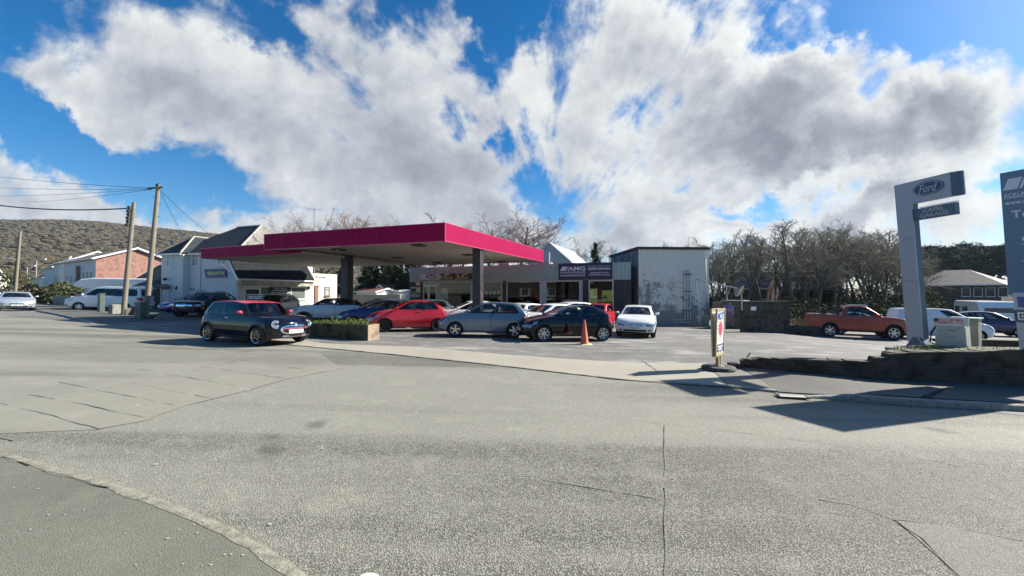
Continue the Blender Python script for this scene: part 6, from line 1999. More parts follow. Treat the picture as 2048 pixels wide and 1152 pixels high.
# motorhomes
def motorhome(label, X, Y, h, sc=1.0, caravan=False, cab=True):
    hv = Vector((h[0], h[1], 0)).normalized()
    t_ = thing("caravan" if caravan else "motorhome", label, "caravan" if caravan else "motorhome", (X, Y, G(X, Y)), math.atan2(hv.y, hv.x))
    t_.scale = (sc,) * 3
    L, W, H = (5.4, 2.2, 2.55) if caravan else (6.0, 2.2, 3.0)
    prof = [(-L / 2, .55), (-L / 2 + .05, H - .3), (-L / 2 + .3, H), (L / 2 - .5, H - .05), (L / 2, H - .5), (L / 2 + .12, H - 1.3), (L / 2 - .1, .55)] if caravan else \
        [(-L / 2, .5), (-L / 2, H - .25), (-L / 2 + .2, H), (L / 2 - 1.6, H + .02), (L / 2 - .7, H - .12), (L / 2 - .15, H - .5), (L / 2 - .25, H - .85), (L / 2 - 1.3, H - 1.02), (L / 2 - 1.5, H - 1.1), (L / 2 - 1.5, .5)]
    b = MB(); b.prism([(x, z) for x, z in prof], (0, -W / 2, 0), (1, 0, 0), (0, 0, 1), (0, W, 0)); b.build("body", PW, t_, bevel=.10)
    def win(x0, x1, z0, z1, nm="window"):
        for sg in (-1, 1):
            b = MB(); b.bx(x0, x1, sg * (W / 2 + .015) - .012, sg * (W / 2 + .015) + .012, z0, z1); b.build(nm, M_pane, t_, bevel=.01)
    win(-L / 2 + .5, -L / 2 + 1.5, 1.4, 2.0); win(-.6, .5, 1.4, 2.0)
    if caravan:
        b = MB(); b.bx(L / 2 + .03, L / 2 + .075, -.8, .8, 1.35, 1.95); b.build("front_window", M_pane, t_, bevel=.01)
        b = MB(); b.bx(-L / 2 - .02, -L / 2 + .03, -.8, .8, 1.35, 1.95); b.build("rear_window", M_pane, t_, bevel=.01)
        b = MB(); b.prism([(L / 2 - .1, .45), (L / 2 + 1.2, .4), (L / 2 + 1.2, .5), (L / 2 - .1, .6)], (0, -.06, 0), (1, 0, 0), (0, 0, 1), (0, .12, 0)); b.build("tow_bar", M_steel, t_)
        axs = (-.2,)
    else:
        b = MB(); b.prism([(L / 2 - 1.5, .45), (L / 2 - 1.5, H - 1.08), (L / 2 - 1.2, H - 1.06), (L / 2 - .35, 1.25), (L / 2 + .45, 1.02), (L / 2 + .55, .45)], (0, -W / 2 + .12, 0), (1, 0, 0), (0, 0, 1), (0, W - .24, 0)); b.build("cab", PW, t_, bevel=.06)
        b = MB(); b.prism([(0, -.82), (1, -.82), (1, .82), (0, .82)], (L / 2 - 1.13, 0, H - 1.12), (.75, 0, 1.3 - (H - 1.12)), (0, 1, 0), (.03, 0, .04)); b.build("windscreen", M_pane, t_)
        for sg in (-1, 1):
            b = MB(); b.prism([(L / 2 - 1.4, 1.25), (L / 2 - 1.4, H - 1.22), (L / 2 - 1.15, H - 1.22), (L / 2 - .5, 1.25)], (0, sg * (W / 2 - .11), 0), (1, 0, 0), (0, 0, 1), (0, sg * .012, 0)); b.build("cab_window", M_pane, t_)
            b = MB(); b.box((L / 2 - .42, sg * (W / 2 + .1), 1.45), (.1, .2, .3)); b.build("wing_mirror", M_plastic, t_, bevel=.02)
            b = MB(); b.bx(L / 2 + .43, L / 2 + .53, sg * .72 - .16, sg * .72 + .16, .78, .96); b.build("headlight", M_lens, t_)
        b = MB(); b.bx(L / 2 - 1.35, L / 2 - .9, -.5, .5, H - .17, H - .02); b.build("roof_light", M_gloss, t_, bevel=.02)
        axs = (L / 2 - .25, -L / 2 + 1.6)
    hub, tyre, rim_ = wheel_meshes(.34, 'steel')
    for a in axs:
        for sg in (-1, 1):
            o = link("wheel", hub, t_); o.location = (a, sg * (W / 2 - .1), .34); o.rotation_euler = (0, 0, 0 if sg > 0 else R(180)); link("tyre", tyre, o); link("rim", rim_, o)
    return t_


motorhome("white motorhome with an overcab nose parked in front of the brick gable house", -37.4, 36.5, (-.95, -.30), sc=.95)
motorhome("white caravan with a dark end window at the far side of the right-hand yard", 42.4, 34.6, (-.55, -.83), caravan=True)

# ================================================================== SIGNS AND STREET FURNITURE
M_totem = mat("totem_silver", (0.31, 0.36, 0.42), .4, metal=.35)
M_totemd = mat("totem_dark", (0.075, 0.12, 0.175), .5)
M_totemb = mat("totem_blue", (0.03, 0.07, 0.15), .45)
d_t = Vector((.15, -.96, 0)).normalized()
fD = 9.05
tp = at(1836, 640, fD) * 1.127
tot = thing("totem_sign", "tall silver totem with a blue oval emblem and a garage name plate below", "sign", (tp.x, tp.y, BED_Z * 1.127), math.atan2(d_t.y, d_t.x))
tot.scale = (1.127,) * 3
tot.rotation_euler = (R(4.6), 0, math.atan2(d_t.y, d_t.x))
zt = lambda y, D: (HZ - y) / F * D - BED_Z
ztop, zb1, zp1, zp0 = zt(345, 8.24), zt(393, 8.24), zt(405, 8.24), zt(429, 8.24)
b = MB(); b.bx(-.45, .55, -.35, .35, -.62, -.022); b.build("plinth", M_kerb, tot)
b = MB(); b.bx(-.16, .16, -.09, -.06, .13, 1.55); b.bx(-.16, .16, -.09, -.06, 1.56, 2.55); b.bx(-.16, .16, -.09, -.06, 2.56, ztop); b.build("pillar_panel", M_totem, tot)
b = MB(); b.bx(-.10, .15, -.058, .10, .02, ztop - .02); b.build("pillar", M_totemd, tot)
b = MB(); b.prism([(-.18, 0), (.30, 0), (.13, .24), (-.02, .24)], (0, -.12, .0), (1, 0, 0), (0, 0, 1), (0, .26, 0)); b.bx(-.25, .38, -.16, .18, -.02, .012)
b.build("foot", M_totemd, tot)
b = MB()
for y in (-.121, .141):
    b.beam((.22, y, .02), (.09, y, .25), .012, .03)
b.build("foot_rib", M_totem, tot)
hx0, hx1 = .162, .90
b = MB(); b.bx(hx0, hx1, -.09, -.06, zb1, ztop); b.build("head_panel", M_totem, tot)
b = MB(); b.bx(hx0, hx1 + .02, -.058, .10, zb1 + .01, ztop - .01)
b.lathe([(.115, 0), (.115, ztop - zb1 - .02)], 14, 0, Matrix.Translation((hx1 + .01, .02, zb1 + .01))); b.build("head_box", M_totemd, tot)
oval(tot, ((hx0 + hx1) / 2 - .04, -.0905, (zb1 + ztop) / 2 + .03), (1, 0, 0), (0, 0, 1), .285, .155, "Ford", M_totemb, M_totem)
b = MB(); b.bx(.152, .90, -.055, .06, zp0, zp1); b.build("name_plate", M_totemd, tot)
for s_, zz_, wf in (("CAPEL", .72, .40), ("GARAGE", .30, .52)):
    text(s_, M_totem, tot, frame((.53, -.0555, zp0 + (zp1 - zp0) * zz_), (1, 0, 0), (0, 0, 1)), width=wf, height=(zp1 - zp0) * .33, bold=.025)
b = MB(); b.bx(.25, .92, -.02, .03, zp1 + .012, zp1 + .03); b.build("light_gap", M_white, tot)

# dark blue garage pylon at the right edge
M_pyl = mat("pylon_blue", (0.115, 0.20, 0.30), .5)
a0 = at(2022, 586, 8.45)
py = thing("garage_pylon", "large steel-blue garage board with pale lettering at the right edge of the picture", "sign", (a0.x, a0.y, BED_Z), R(-66.5))
py.rotation_euler = (R(7.2), 0, R(-66.5))
zb_, ztp = a0.z - BED_Z, at(1988, 350, 8.4).z - BED_Z
WB = 1.22
b = MB(); b.bx(0, WB, 0, .10, zb_, ztp + .02); b.build("board", M_pyl, py, bevel=.006)
b = MB(); b.bx(.45, .53, .101, .18, -.05, ztp - .2); b.bx(WB - .33, WB - .25, .101, .18, -.05, ztp - .2); b.build("post", M_steel, py)
M_pylt = mat("pylon_pale", (0.58, 0.66, 0.74), .5)
hB = ztp - zb_
fr_ = lambda x, z: frame((x, -.001, zb_ + hB * z), (1, 0, 0), (0, 0, 1))
b = MB(); b.prism([(.03, .86 * hB), (.22, .86 * hB), (.30, .95 * hB), (.11, .95 * hB)], (0, -.005, zb_), (1, 0, 0), (0, 0, 1), (0, .004, 0)); b.prism([(.245, .86 * hB), (.285, .86 * hB), (.365, .95 * hB), (.325, .95 * hB)], (0, -.005, zb_), (1, 0, 0), (0, 0, 1), (0, .004, 0)); b.build("slash_mark", M_pylt, py)
text("AMG", M_pylt, py, fr_(.34, .905), height=.09 * hB, width=.80, bold=.03, align='LEFT')
text("ACKLAND MOTOR GARAGE", M_pylt, py, fr_(.035, .815), height=.032 * hB, width=1.12, bold=.015, align='LEFT')
b = MB(); b.bx(.035, 1.16, -.004, -.001, zb_ + .790 * hB, zb_ + .795 * hB); b.bx(.22, 1.05, -.004, -.001, zb_ + .405 * hB, zb_ + .411 * hB); b.bx(.22, 1.05, -.004, -.001, zb_ + .265 * hB, zb_ + .271 * hB); b.bx(.26, 1.05, -.004, -.001, zb_ + .14 * hB, zb_ + .146 * hB); b.build("rule", M_pylt, py)
text("www.acklandmotors.co.uk", M_pylt, py, fr_(.04, .755), height=.036 * hB, width=1.1, bold=.015, align='LEFT')
text("Tel: 01443", M_pylt, py, fr_(.12, .655), height=.062 * hB, width=.95, bold=.02, align='LEFT')
text("Quality", M_pylt, py, fr_(.30, .52), height=.062 * hB, width=.62, bold=.02, align='LEFT')
text("used cars", M_pylt, py, fr_(.24, .455), height=.055 * hB, width=.78, bold=.02, align='LEFT')
text("& vans", M_pylt, py, fr_(.27, .33), height=.055 * hB, width=.55, bold=.02, align='LEFT')
# old pump casing below it
p2 = at(2034, 706, 8.15)
fp = thing("fuel_pump", "tall pale pump casing with a blue screen beneath the steel-blue board", "fuel pump", (p2.x + .1, p2.y - .1, BED_Z), R(-90))
fp.rotation_euler = (R(6), 0, R(-90))
b = MB(); b.bx(-.1, .55, -.05, .35, -.02, 1.28); b.build("casing", mat("casing_pale", (.52, .54, .55), .5, var=.3, vscale=4), fp, bevel=.02)
b = MB(); b.bx(-.02, .48, -.058, -.051, .98, 1.20); b.build("screen", mat("screen_blue", (.04, .13, .32), .2), fp)
b = MB(); b.bx(-.1, .55, -.060, -.0515, .66, .92); o = b.build("band", M_totemd, fp)
b = MB(); b.bx(-.04, .30, -.066, -.0605, .71, .88); b.build("label_plate", M_white, o)
text("D", M_black, o, frame((.04, -.0662, .795), (1, 0, 0), (0, 0, 1)), height=.10, bold=.03)
# older dispensers next to the totem
p3 = at(1905, 703, 9.25)
gp = thing("fuel_pump", "old grey fuel dispenser carrying a faded red and white poster beside the totem", "fuel pump", (p3.x, p3.y, BED_Z - .02), R(-62))
zz_ = lambda y: (HZ - y) / F * 9.2 - BED_Z + .02
b = MB(); b.prism([(-.26, 0), (.26, 0), (.24, .50), (-.24, .50)], (0, -.14, 0), (1, 0, 0), (0, 0, 1), (0, .34, 0)); b.build("casing", mat("pump_cream", (.46, .46, .41), .55, var=.5, vscale=5), gp, bevel=.015)
b = MB(); b.bx(-.23, .23, -.12, .18, .502, zz_(636)); b.build("head", mat("pump_dark", (.10, .12, .13), .6), gp, bevel=.01)
b = MB(); b.bx(-.30, .30, -.165, -.145, .50, zz_(635) + .02); o = b.build("poster", mat("poster_frame", (.68, .70, .70), .5), gp)
b = MB(); b.bx(-.25, .22, -.171, -.166, .55, zz_(635) - .03); b.build("print", mat("poster_red", (.62, .16, .14), .6, var=.9, vscale=9, col2=(.72, .68, .68)), o)
b = MB(); b.bx(-.26, -.18, -.1725, -.1712, zz_(635) - .10, zz_(635) - .03); b.build("mark", M_navy, o)
b = MB(); b.tube([(-.27, .05, .5), (-.36, .04, .3), (-.38, .02, .08), (-.30, .02, .04)], .022, 8); b.build("hose", M_black, gp, smooth=True)
text("Budget", M_black, gp, frame((.02, -.142, .40), (1, 0, 0), (0, 0, 1)), width=.16, height=.035); text("Pumps", M_black, gp, frame((.02, -.141, .24), (1, 0, 0), (0, 0, 1)), width=.12, height=.03)
p4 = at(1931, 690, 9.9)
gp2 = thing("fuel_pump", "green-grey rusty dispenser half behind the poster of its neighbour", "fuel pump", (p4.x, p4.y, G(p4.x, p4.y) - .02), R(-60))
hp = (HZ - 637) / F * 9.9 - gp2.location.z
b = MB(); b.bx(-.24, .24, -.14, .2, 0, hp); b.build("casing", mat("pump_green", (.20, .22, .17), .6, var=.8, vscale=5, col2=(.34, .30, .22)), gp2, bevel=.015)
b = MB(); b.lathe([(.09, 0), (.085, .012), (.001, .014)], 18, 0, Matrix.Translation((.0, -.141, hp - .28)) @ Matrix.Rotation(R(90), 4, 'X')); b.build("dial", mat("dial_pale", (.6, .58, .5), .5), gp2)
b = MB(); b.bx(-.27, .27, -.17, .23, hp + .002, hp + .03); b.build("cap", mat("pump_cap", (.6, .62, .6), .5), gp2)
# low wall behind the dispensers
b0, b1 = at(1922, 700, 10.9), at(2075, 700, 10.3)
wall_thing("low_wall", "low dark wall behind the dispensers below the right-hand yard", (b0.x, b0.y, 0), (b1.x + 2, b1.y - .4, 0), at(1960, 682, 10.7).z, .2, M_brickd, cap=.03, capm=M_moss)
# tufts on the wall
b = MB(); rg = random.Random(4)
for i in range(420):
    px = rg.choice((rg.uniform(1785, 1850), rg.uniform(1840, 1880), rg.uniform(1850, 2048)))
    u = None
    g_ = at(px, 708, 8.6 + rg.uniform(-.35, .35)); base = Vector((g_.x, g_.y, BED_Z + rg.uniform(-.03, .02)))
    if px < 1850: base.z -= .02
    a = rg.uniform(0, 6.3); h_ = rg.uniform(.03, .11) * (1.4 if px < 1880 else .7); l = Vector((math.cos(a), math.sin(a), 0)); s_ = Vector((-l.y, l.x, 0)) * .008
    b.face([base - s_, base + s_, base + l * h_ * .5 + Vector((0, 0, h_))])
tag(b.build("grass", M_leafg, fix=False), kind='stuff')

# wooden MOT board standing in a tyre
mb = pg(1437, 741)
M_timber = mat("timber_frame", (0.42, 0.34, 0.17), .7, var=.5, vscale=9, stretch=(8, 8, 1))
dm = Vector((.69, .72, 0)).normalized()
mo = thing("test_sign", "timber framed double sign with blue capitals and a red starburst set in a tyre", "sign", mb, math.atan2(dm.y, dm.x))
zm = lambda y: at(1437, y, mb.y).z - mb.z
zlo, zhi = zm(711), zm(617); Wm = .66
b = MB(); b.lathe([(.14, .01), (.28, 0), (.36, .02), (.385, .06), (.36, .105), (.28, .125), (.14, .115)], 32); b.build("tyre", mat("old_tyre", (.05, .05, .048), .8, var=.6, vscale=12, col2=(.16, .15, .13)), mo, smooth=True)
b = MB(); b.lathe([(.20, .06), (.1, .135), (.001, .14)], 16); b.build("soil", mat("soil_grey", (.25, .24, .21), .9, bump=.6, bscale=30), mo)
b = MB()
for x in (-.09, .09): b.bx(x - .03, x + .03, -.04, .03, .06, zlo + .3)
b.build("post", M_timber, mo)
for k, (y0, tilt) in enumerate(((-.026, 1.6), (.030, -1.6))):
    Mf = Matrix.Translation((0, y0, zlo)) @ Matrix.Rotation(R(tilt), 4, 'X')
    b = MB(); hh = zhi - zlo; t = .05
    b.bx(-Wm / 2, -Wm / 2 + t, -.02, .02, 0, hh); b.bx(Wm / 2 - t, Wm / 2, -.02, .02, 0, hh); b.bx(-Wm / 2 + t, Wm / 2 - t, -.02, .02, 0, t); b.bx(-Wm / 2 + t, Wm / 2 - t, -.02, .02, hh - t, hh)
    fo_ = b.build("frame", M_timber, mo); fo_.matrix_local = Mf
    b = MB(); b.bx(-Wm / 2 + t, Wm / 2 - t, -.006, .006, t, hh - t); pn = b.build("panel", M_white, fo_)
    if k == 0:
        F2 = lambda x, z: frame((x * Wm, -.0065, z * hh), (1, 0, 0), (0, 0, 1))
        text("MOT", mat("mot_blue", (.01, .10, .42), .5), pn, F2(0, .84), width=.48, height=.17 * hh, bold=.04)
        st = []
        for i in range(24):
            a = 2 * math.pi * i / 24; r_ = .20 if i % 2 == 0 else .12; st.append((r_ * math.cos(a), r_ * 1.05 * math.sin(a)))
        b = MB(); b.prism(st, (0, -.010, .575 * hh), (1, 0, 0), (0, 0, 1), (0, .003, 0)); b.build("starburst", mat("star_red", (.62, .04, .10), .5), pn)
        b = MB()
        for zf, wf in ((.385, .30), (.345, .36), (.305, .26)): b.bx(-wf / 2, wf / 2, -.0085, -.0065, zf * hh, (zf + .018) * hh)
        b.build("small_print", mat("print_grey", (.45, .40, .40), .6), pn)
        b = MB(); b.bx(-.24, .24, -.009, -.0065, .09 * hh, .25 * hh); bx_ = b.build("blue_box", mat("mot_navy", (.02, .07, .22), .5), pn)
        text("TEST", M_white, bx_, frame((0, -.0093, .17 * hh), (1, 0, 0), (0, 0, 1)), width=.40, height=.10 * hh, bold=.04)

# traffic cone
cp = pg(1169, 689)
M_cone = mat("cone_orange", (0.62, 0.12, 0.06), .55, var=.4, vscale=4, col2=(.70, .26, .18))
co = thing("traffic_cone", "faded orange traffic cone on a pale yellow foot before the black car", "traffic cone", cp)
hc = at(1169, 640, cp.y).z - cp.z
b = MB(); b.lathe([(.165, .035), (.15, .06), (.035, hc), (.001, hc + .005)], 24); b.build("cone", M_cone, co, smooth=True)
b = MB(); b.lathe([(.001, 0), (.30, 0), (.31, .012), (.28, .03), (.17, .036)], 8, 0, Matrix.Rotation(R(22.5), 4, 'Z')); b.build("base", mat("cone_foot", (.62, .55, .30), .7, var=.4, vscale=9), co, bevel=.006)

# fuel store box, its poster and the pipe frame above
f0, f1 = pg(1444, 656), pg(1487, 659)
fs = thing("fuel_store", "olive steel fuel store with a poster on its door beside the sooty wall", "cabinet", f0, math.atan2((f1 - f0).y, (f1 - f0).x))
wf_ = (f1 - f0).length; hf_ = at(1460, 602, f0.y).z - f0.z
b = MB(); b.bx(0, wf_, 0, 1.1, -.05, hf_); b.build("body", mat("olive_steel", (.12, .125, .095), .6, var=.6, vscale=3, col2=(.07, .07, .055)), fs, bevel=.015)
b = MB(); b.bx(-.03, wf_ + .03, -.04, 1.13, hf_ + .002, hf_ + .05); b.build("lid", mat("lid_pale", (.32, .32, .28), .6), fs)
b = MB(); b.bx(.12, .12 + wf_ * .48, -.012, -.002, .15, hf_ - .3); po = b.build("poster", mat("poster_lilac", (.42, .30, .48), .6), fs)
b = MB(); b.bx(.12, .12 + wf_ * .48, -.016, -.0125, .15, hf_ * .50); b.prism([(.2, hf_ * .52), (.35, hf_ * .62), (.62, hf_ * .60), (.66, hf_ * .52)], (0, -.016, 0), (1, 0, 0), (0, 0, 1), (0, .003, 0)); b.build("picture", mat("poster_dusk", (.10, .14, .16), .5, var=.9, vscale=5, col2=(.36, .22, .20)), po)
b = MB()
for x in (.30, .50): b.lathe([(.075, 0), (.001, .002)], 6, 0, Matrix.Translation((x, -.0125, hf_ - .42)) @ Matrix.Rotation(R(90), 4, 'X'))
b.build("figures", mat("poster_plum", (.20, .05, .22), .6), po)
text("3", M_white, fs, frame((.5, -.003, hf_ - .18), (1, 0, 0), (0, 0, 1)), height=.14, bold=.03)
l0 = pg(1422, 652)
lb_ = thing("oil_tank", "black squat oil tank in the gap between the workshop and the fuel store", "tank", l0, fs.rotation_euler.z)
wl = (f0 - l0).length - .08
b = MB(); b.bx(0, wl, .3, 1.2, -.05, at(1430, 604, l0.y).z - l0.z); b.build("body", mat("tank_black", (.020, .018, .026), .6), lb_, bevel=.04)
b = MB(); b.lathe([(.14, 0), (.14, .08), (.001, .09)], 14, 0, Matrix.Translation((wl / 2, .75, at(1430, 604, l0.y).z - l0.z))); b.build("cap", M_black, lb_)
hz_ = lambda px, py: at(px, py, 22.3)
pf = thing("pipe_frame", "bent grey hose boom on thin posts with a scrap of cloth over the fuel store", "frame", f0)
def rel(px, py, D=22.3): return at(px, py, D) - f0
b = MB(); b.tube(smooth_path([rel(1399, 614, 23.4), rel(1394, 585, 23.4), rel(1391, 565, 23.4), rel(1394, 559, 23.4), rel(1402, 560, 23.2), rel(1440, 569, 22.6), rel(1475, 577, 22.3)], 4), .035, 8); b.build("boom", M_steel, pf, smooth=True)
b = MB(); b.tube([rel(1454, 602), rel(1453, 573)], .03, 6); b.tube([rel(1456, 590), rel(1460, 575)], .02, 6); b.tube([rel(1484, 621), rel(1482, 574)], .04, 6); b.build("post", mat("post_pale", (.40, .40, .36), .6), pf, smooth=True)
b = MB(); b.grid(lambda u, v: rel(1468 + 20 * u, 575 + 14 * v + 4 * math.sin(u * 5), 22.2 + .15 * math.sin(u * 6 + v * 4)), lin(0, 1, 8), lin(0, 1, 6)); b.build("cloth", mat("cloth_beige", (.45, .38, .28), .9), pf, smooth='all')
# notices on the wall
wn = pg(1507, 665)
b = MB(); q_ = at(1507, 617, wn.y - .05); b.bx(q_.x - .15, q_.x + .15, q_.y - .01, q_.y, q_.z - .11, q_.z + .11); tag(b.build("notice", M_white), "small blank white notice on the sooty yard wall", "notice")
# white stacked blocks at the back
for k, (px, py, w, h_, D) in enumerate(((1595, 637, 1.1, .30, 0), (1612, 638, .55, .45, 0), (1628, 637, .9, .36, 0))):
    p = pg(px, py); t_ = thing("concrete_block", ("long white block lying by the end of the sooty wall", "upright white block between two lying ones", "white block next to the orange pickup's tail")[k], "block", (p.x, p.y, G(p.x, p.y)), R(-8), "white blocks behind the low wall")
    b = MB(); b.bx(-w / 2, w / 2, -.25, .25, 0, h_); b.bx(-w / 2 + .05, w / 2 - .05, -.2, .2, h_, h_ + .06); b.build("block", mat("block_white", (.70, .72, .74), .7, var=.3, vscale=3), t_, bevel=.03)

# ---------------------------------------------------------------- left-hand pavement: poles, boxes, walls
M_pole = mat("pole_wood", (0.22, 0.19, 0.145), .85, var=.6, vscale=2.5, col2=(.17, .15, .12), stretch=(5, 5, .35), bump=.4, bscale=20)
M_wire = mat("cable_black", (0.02, 0.02, 0.022), .6)


def pole(label, base, top_px, D2, r0, r1, extras=True):
    p0 = base; p1 = at(top_px[0], top_px[1], D2)
    t_ = thing("telegraph_pole", label, "telegraph pole", p0, 0, "wooden telegraph poles along the street")
    b = MB(); d = p1 - p0
    b.tube([Vector((0, 0, -.3)), d * .3, d * .7, d], [r0, r0 * .95, (r0 + r1) / 2, r1], 14); b.build("shaft", M_pole, t_, smooth=True)
    if extras:
        b = MB()
        for k in range(7):
            u = .62 + .05 * k; c = d * u; sg = 1 if k % 2 else -1
            b.tube([c, c + Vector((sg * .28, 0, .03))], .012, 5)
        b.build("step", M_iron, t_)
    return t_, p0, p1


pA, a0_, a1_ = pole("telegraph pole with a cable clump at its head, left one of the tall pair", pg(246, 634), (268, 405), pg(246, 634).y, .135, .095)
pB, b0_, b1_ = pole("tallest telegraph pole next to the green cabinet and the stones", pg(291, 637), (316.5, 373), pg(291, 637).y, .14, .10)
pC, c0_, c1_ = pole("distant telegraph pole standing behind the silver saloon", pg(28, 612), (41, 462), pg(28, 612).y, .12, .09, False)
cdk = thing("telegraph_pole", "thin dark pole leaning close behind the distant telegraph pole", "telegraph pole", at(24, 590, 52), 0, "wooden telegraph poles along the street")
b = MB(); b.tube([Vector((0, 0, -1)), at(39, 466, 50) - cdk.location], [.11, .08], 8); b.build("shaft", mat("pole_dark", (.07, .08, .09), .8), cdk, smooth=True)
b = MB(); p = at(36, 520, 50) - cdk.location; b.tube([p, at(4, 514, 50) - cdk.location], .06, 6); b.build("arm", M_white, cdk)
for px, yb, yt, D, lab in ((73, 560, 520, 95, "thin pale lamp post, tallest of the far street lamps"), (54.5, 562, 533, 110, "grey slim lamp post furthest up the street")):
    p0, p1 = at(px - 1, yb, D), at(px, yt, D); p0.z = G(p0.x, p0.y)
    t_ = thing("street_lamp", lab, "street lamp", p0)
    b = MB(); b.tube([(0, 0, 0), p1 - p0], .12, 8); b.build("post", M_steel, t_, smooth=True)
    b = MB(); b.tube([p1 - p0, p1 - p0 + Vector((1.6, 0, .2))], .10, 6); b.build("arm", M_steel, t_); b = MB(); b.box(p1 - p0 + Vector((1.9, 0, .2)), (.9, .4, .25)); b.build("lamp_head", M_white, t_, bevel=.05)
# fittings
b = MB(); d = a1_ - a0_
for k in range(6): c = d * (.80 + .03 * k); b.lathe([(.0, -.12), (.12, -.08), (.12, .08), (.0, .12)], 8, 0, Matrix.Translation(c + Vector((-.16 + .03 * (k % 2), -.12, 0))))
b.build("cable_box", M_plastic, pA, smooth=True)
b = MB(); d = b1_ - b0_; b.beam(d + Vector((-.65, 0, -.12)), d + Vector((.3, 0, -.05)), .07, .09); b.build("crossarm", M_iron, pB)
b = MB(); b.lathe([(.13, 0), (.13, .12), (.02, .2)], 8, 0, Matrix.Translation(d)); b.build("cap", M_iron, pB)


def cable(name, label, p0, p1, sag, r, group="overhead cables"):
    pts = [p0.lerp(p1, u) - Vector((0, 0, sag * 4 * u * (1 - u))) for u in lin(0, 1, 18)]
    b = MB(); b.tube(pts, r, 5, cap=False)
    return tag(b.build(name, M_wire, smooth='all'), label, "cable", group)


cable("overhead_cable", "thick drooping black cable tied to the head of the left tall pole", a1_ + Vector((-.05, 0, -.35)), at(-60, 402, 30), .35, .045)
cable("overhead_cable", "highest thin wire running left from the tallest pole", b1_ + Vector((-.5, 0, -.1)), at(-60, 346, 34), .15, .014)
cable("overhead_cable", "second thin wire running left from the tallest pole", b1_ + Vector((-.5, 0, -.14)), at(-60, 372, 36), .15, .012)
cable("overhead_cable", "third thin wire running left, a little lower on the tallest pole", b1_ + Vector((-.4, 0, -.16)), at(-60, 392, 40), .15, .012)
cable("overhead_cable", "lowest thin wire from the tallest pole towards the distant pole", b1_ + Vector((-.4, 0, -.18)), at(45, 404, 60), .2, .014)
cable("overhead_cable", "thin wire from the tallest pole down to the white house roof ridge", b1_ + Vector((.1, 0, -.2)), at(418, 468, 34), .1, .012)
cable("overhead_cable", "thin steep wire from the tallest pole to the white house front wing", b1_ + Vector((.1, 0, -.25)), at(362, 462, 37), .1, .012)
cable("overhead_cable", "dark stay wire hanging beside the distant telegraph pole", at(38, 470, 50), at(12, 520, 50), .3, .02)

M_gbox = mat("cabinet_green", (0.075, 0.105, 0.085), .55, var=.5, vscale=4, col2=(.12, .14, .11))
M_stone = mat("stone_grey", (0.27, 0.26, 0.23), .9, var=.8, vscale=5, col2=(.11, .12, .09), bump=.8, bscale=12)
def street_box(name, label, cat, px0, px1, yb, yt, dep, m, rz=-.3, lid=True, bev=.02):
    p = pg((px0 + px1) / 2, yb); w = (px1 - px0) / F * p.y * .62; h_ = at((px0 + px1) / 2, yt, p.y).z - p.z
    t_ = thing(name, label, cat, p, rz)
    b = MB(); b.bx(-w / 2, w / 2, 0, dep, -.1, h_); b.build("body", m, t_, bevel=bev)
    if lid:
        b = MB(); b.bx(-w / 2 - .03, w / 2 + .03, -.03, dep + .03, h_ + .001, h_ + .05); b.build("lid", m, t_, bevel=.015)
        b = MB(); b.bx(-.006, .006, -.004, -.001, .08, h_ - .08); b.bx(w * .2, w * .2 + .03, -.02, -.001, h_ * .5, h_ * .5 + .1); b.build("door_seam", M_black, t_)
    return t_


street_box("service_cabinet", "tall narrow green service cabinet in front of the people carrier's bonnet", "cabinet", 186, 207, 627, 588, .28, M_gbox, -.5)
street_box("concrete_post", "squat grey concrete block between the narrow cabinet and the poles", "bollard", 208.5, 231, 631, 609, .5, M_stone, -.35, False, .06)
street_box("service_cabinet", "broad green service cabinet between the two tall poles, nearer the road", "cabinet", 259, 290, 641, 606, .32, M_gbox, -.35)
street_box("stone_stub", "dark mossy stub of wall at the foot of the left tall pole", "wall", 233, 258, 634, 616, .5, mat("stone_mossy", (.10, .11, .08), .9, var=.8, vscale=5, col2=(.2, .19, .15), bump=.8, bscale=12), -.35, False, .08)
sp_ = pg(303, 641)
rs = random.Random(8)
for k in range(9):
    p = sp_ + Vector((rs.uniform(-.5, .5), rs.uniform(-.05, .5), 0)); lvl = k // 4
    b = MB(); s_ = rs.uniform(.14, .26)
    n_ = 9
    b.grid(lambda u, v: (math.cos(u) * math.sin(v) * s_ * (1.2 + .2 * math.sin(3 * u + k)), math.sin(u) * math.sin(v) * s_ * .9, math.cos(v) * s_ * .5 * (1 + .2 * math.cos(2 * u + k))), lin(0, 2 * math.pi, 8), lin(.01, math.pi - .01, 5))
    o = b.build("stone", M_stone, smooth=True); o.location = (p.x, p.y, G(p.x, p.y) + .10 + lvl * .17); o.rotation_euler = (0, 0, rs.uniform(0, 3))
    tag(o, ("rough stone lying on the ground in the heap by the tallest pole", "rough stone in the middle layer of the heap by the tallest pole", "topmost rough stone of the heap by the tallest pole")[lvl], "stone", "rough stones heaped by the pole")
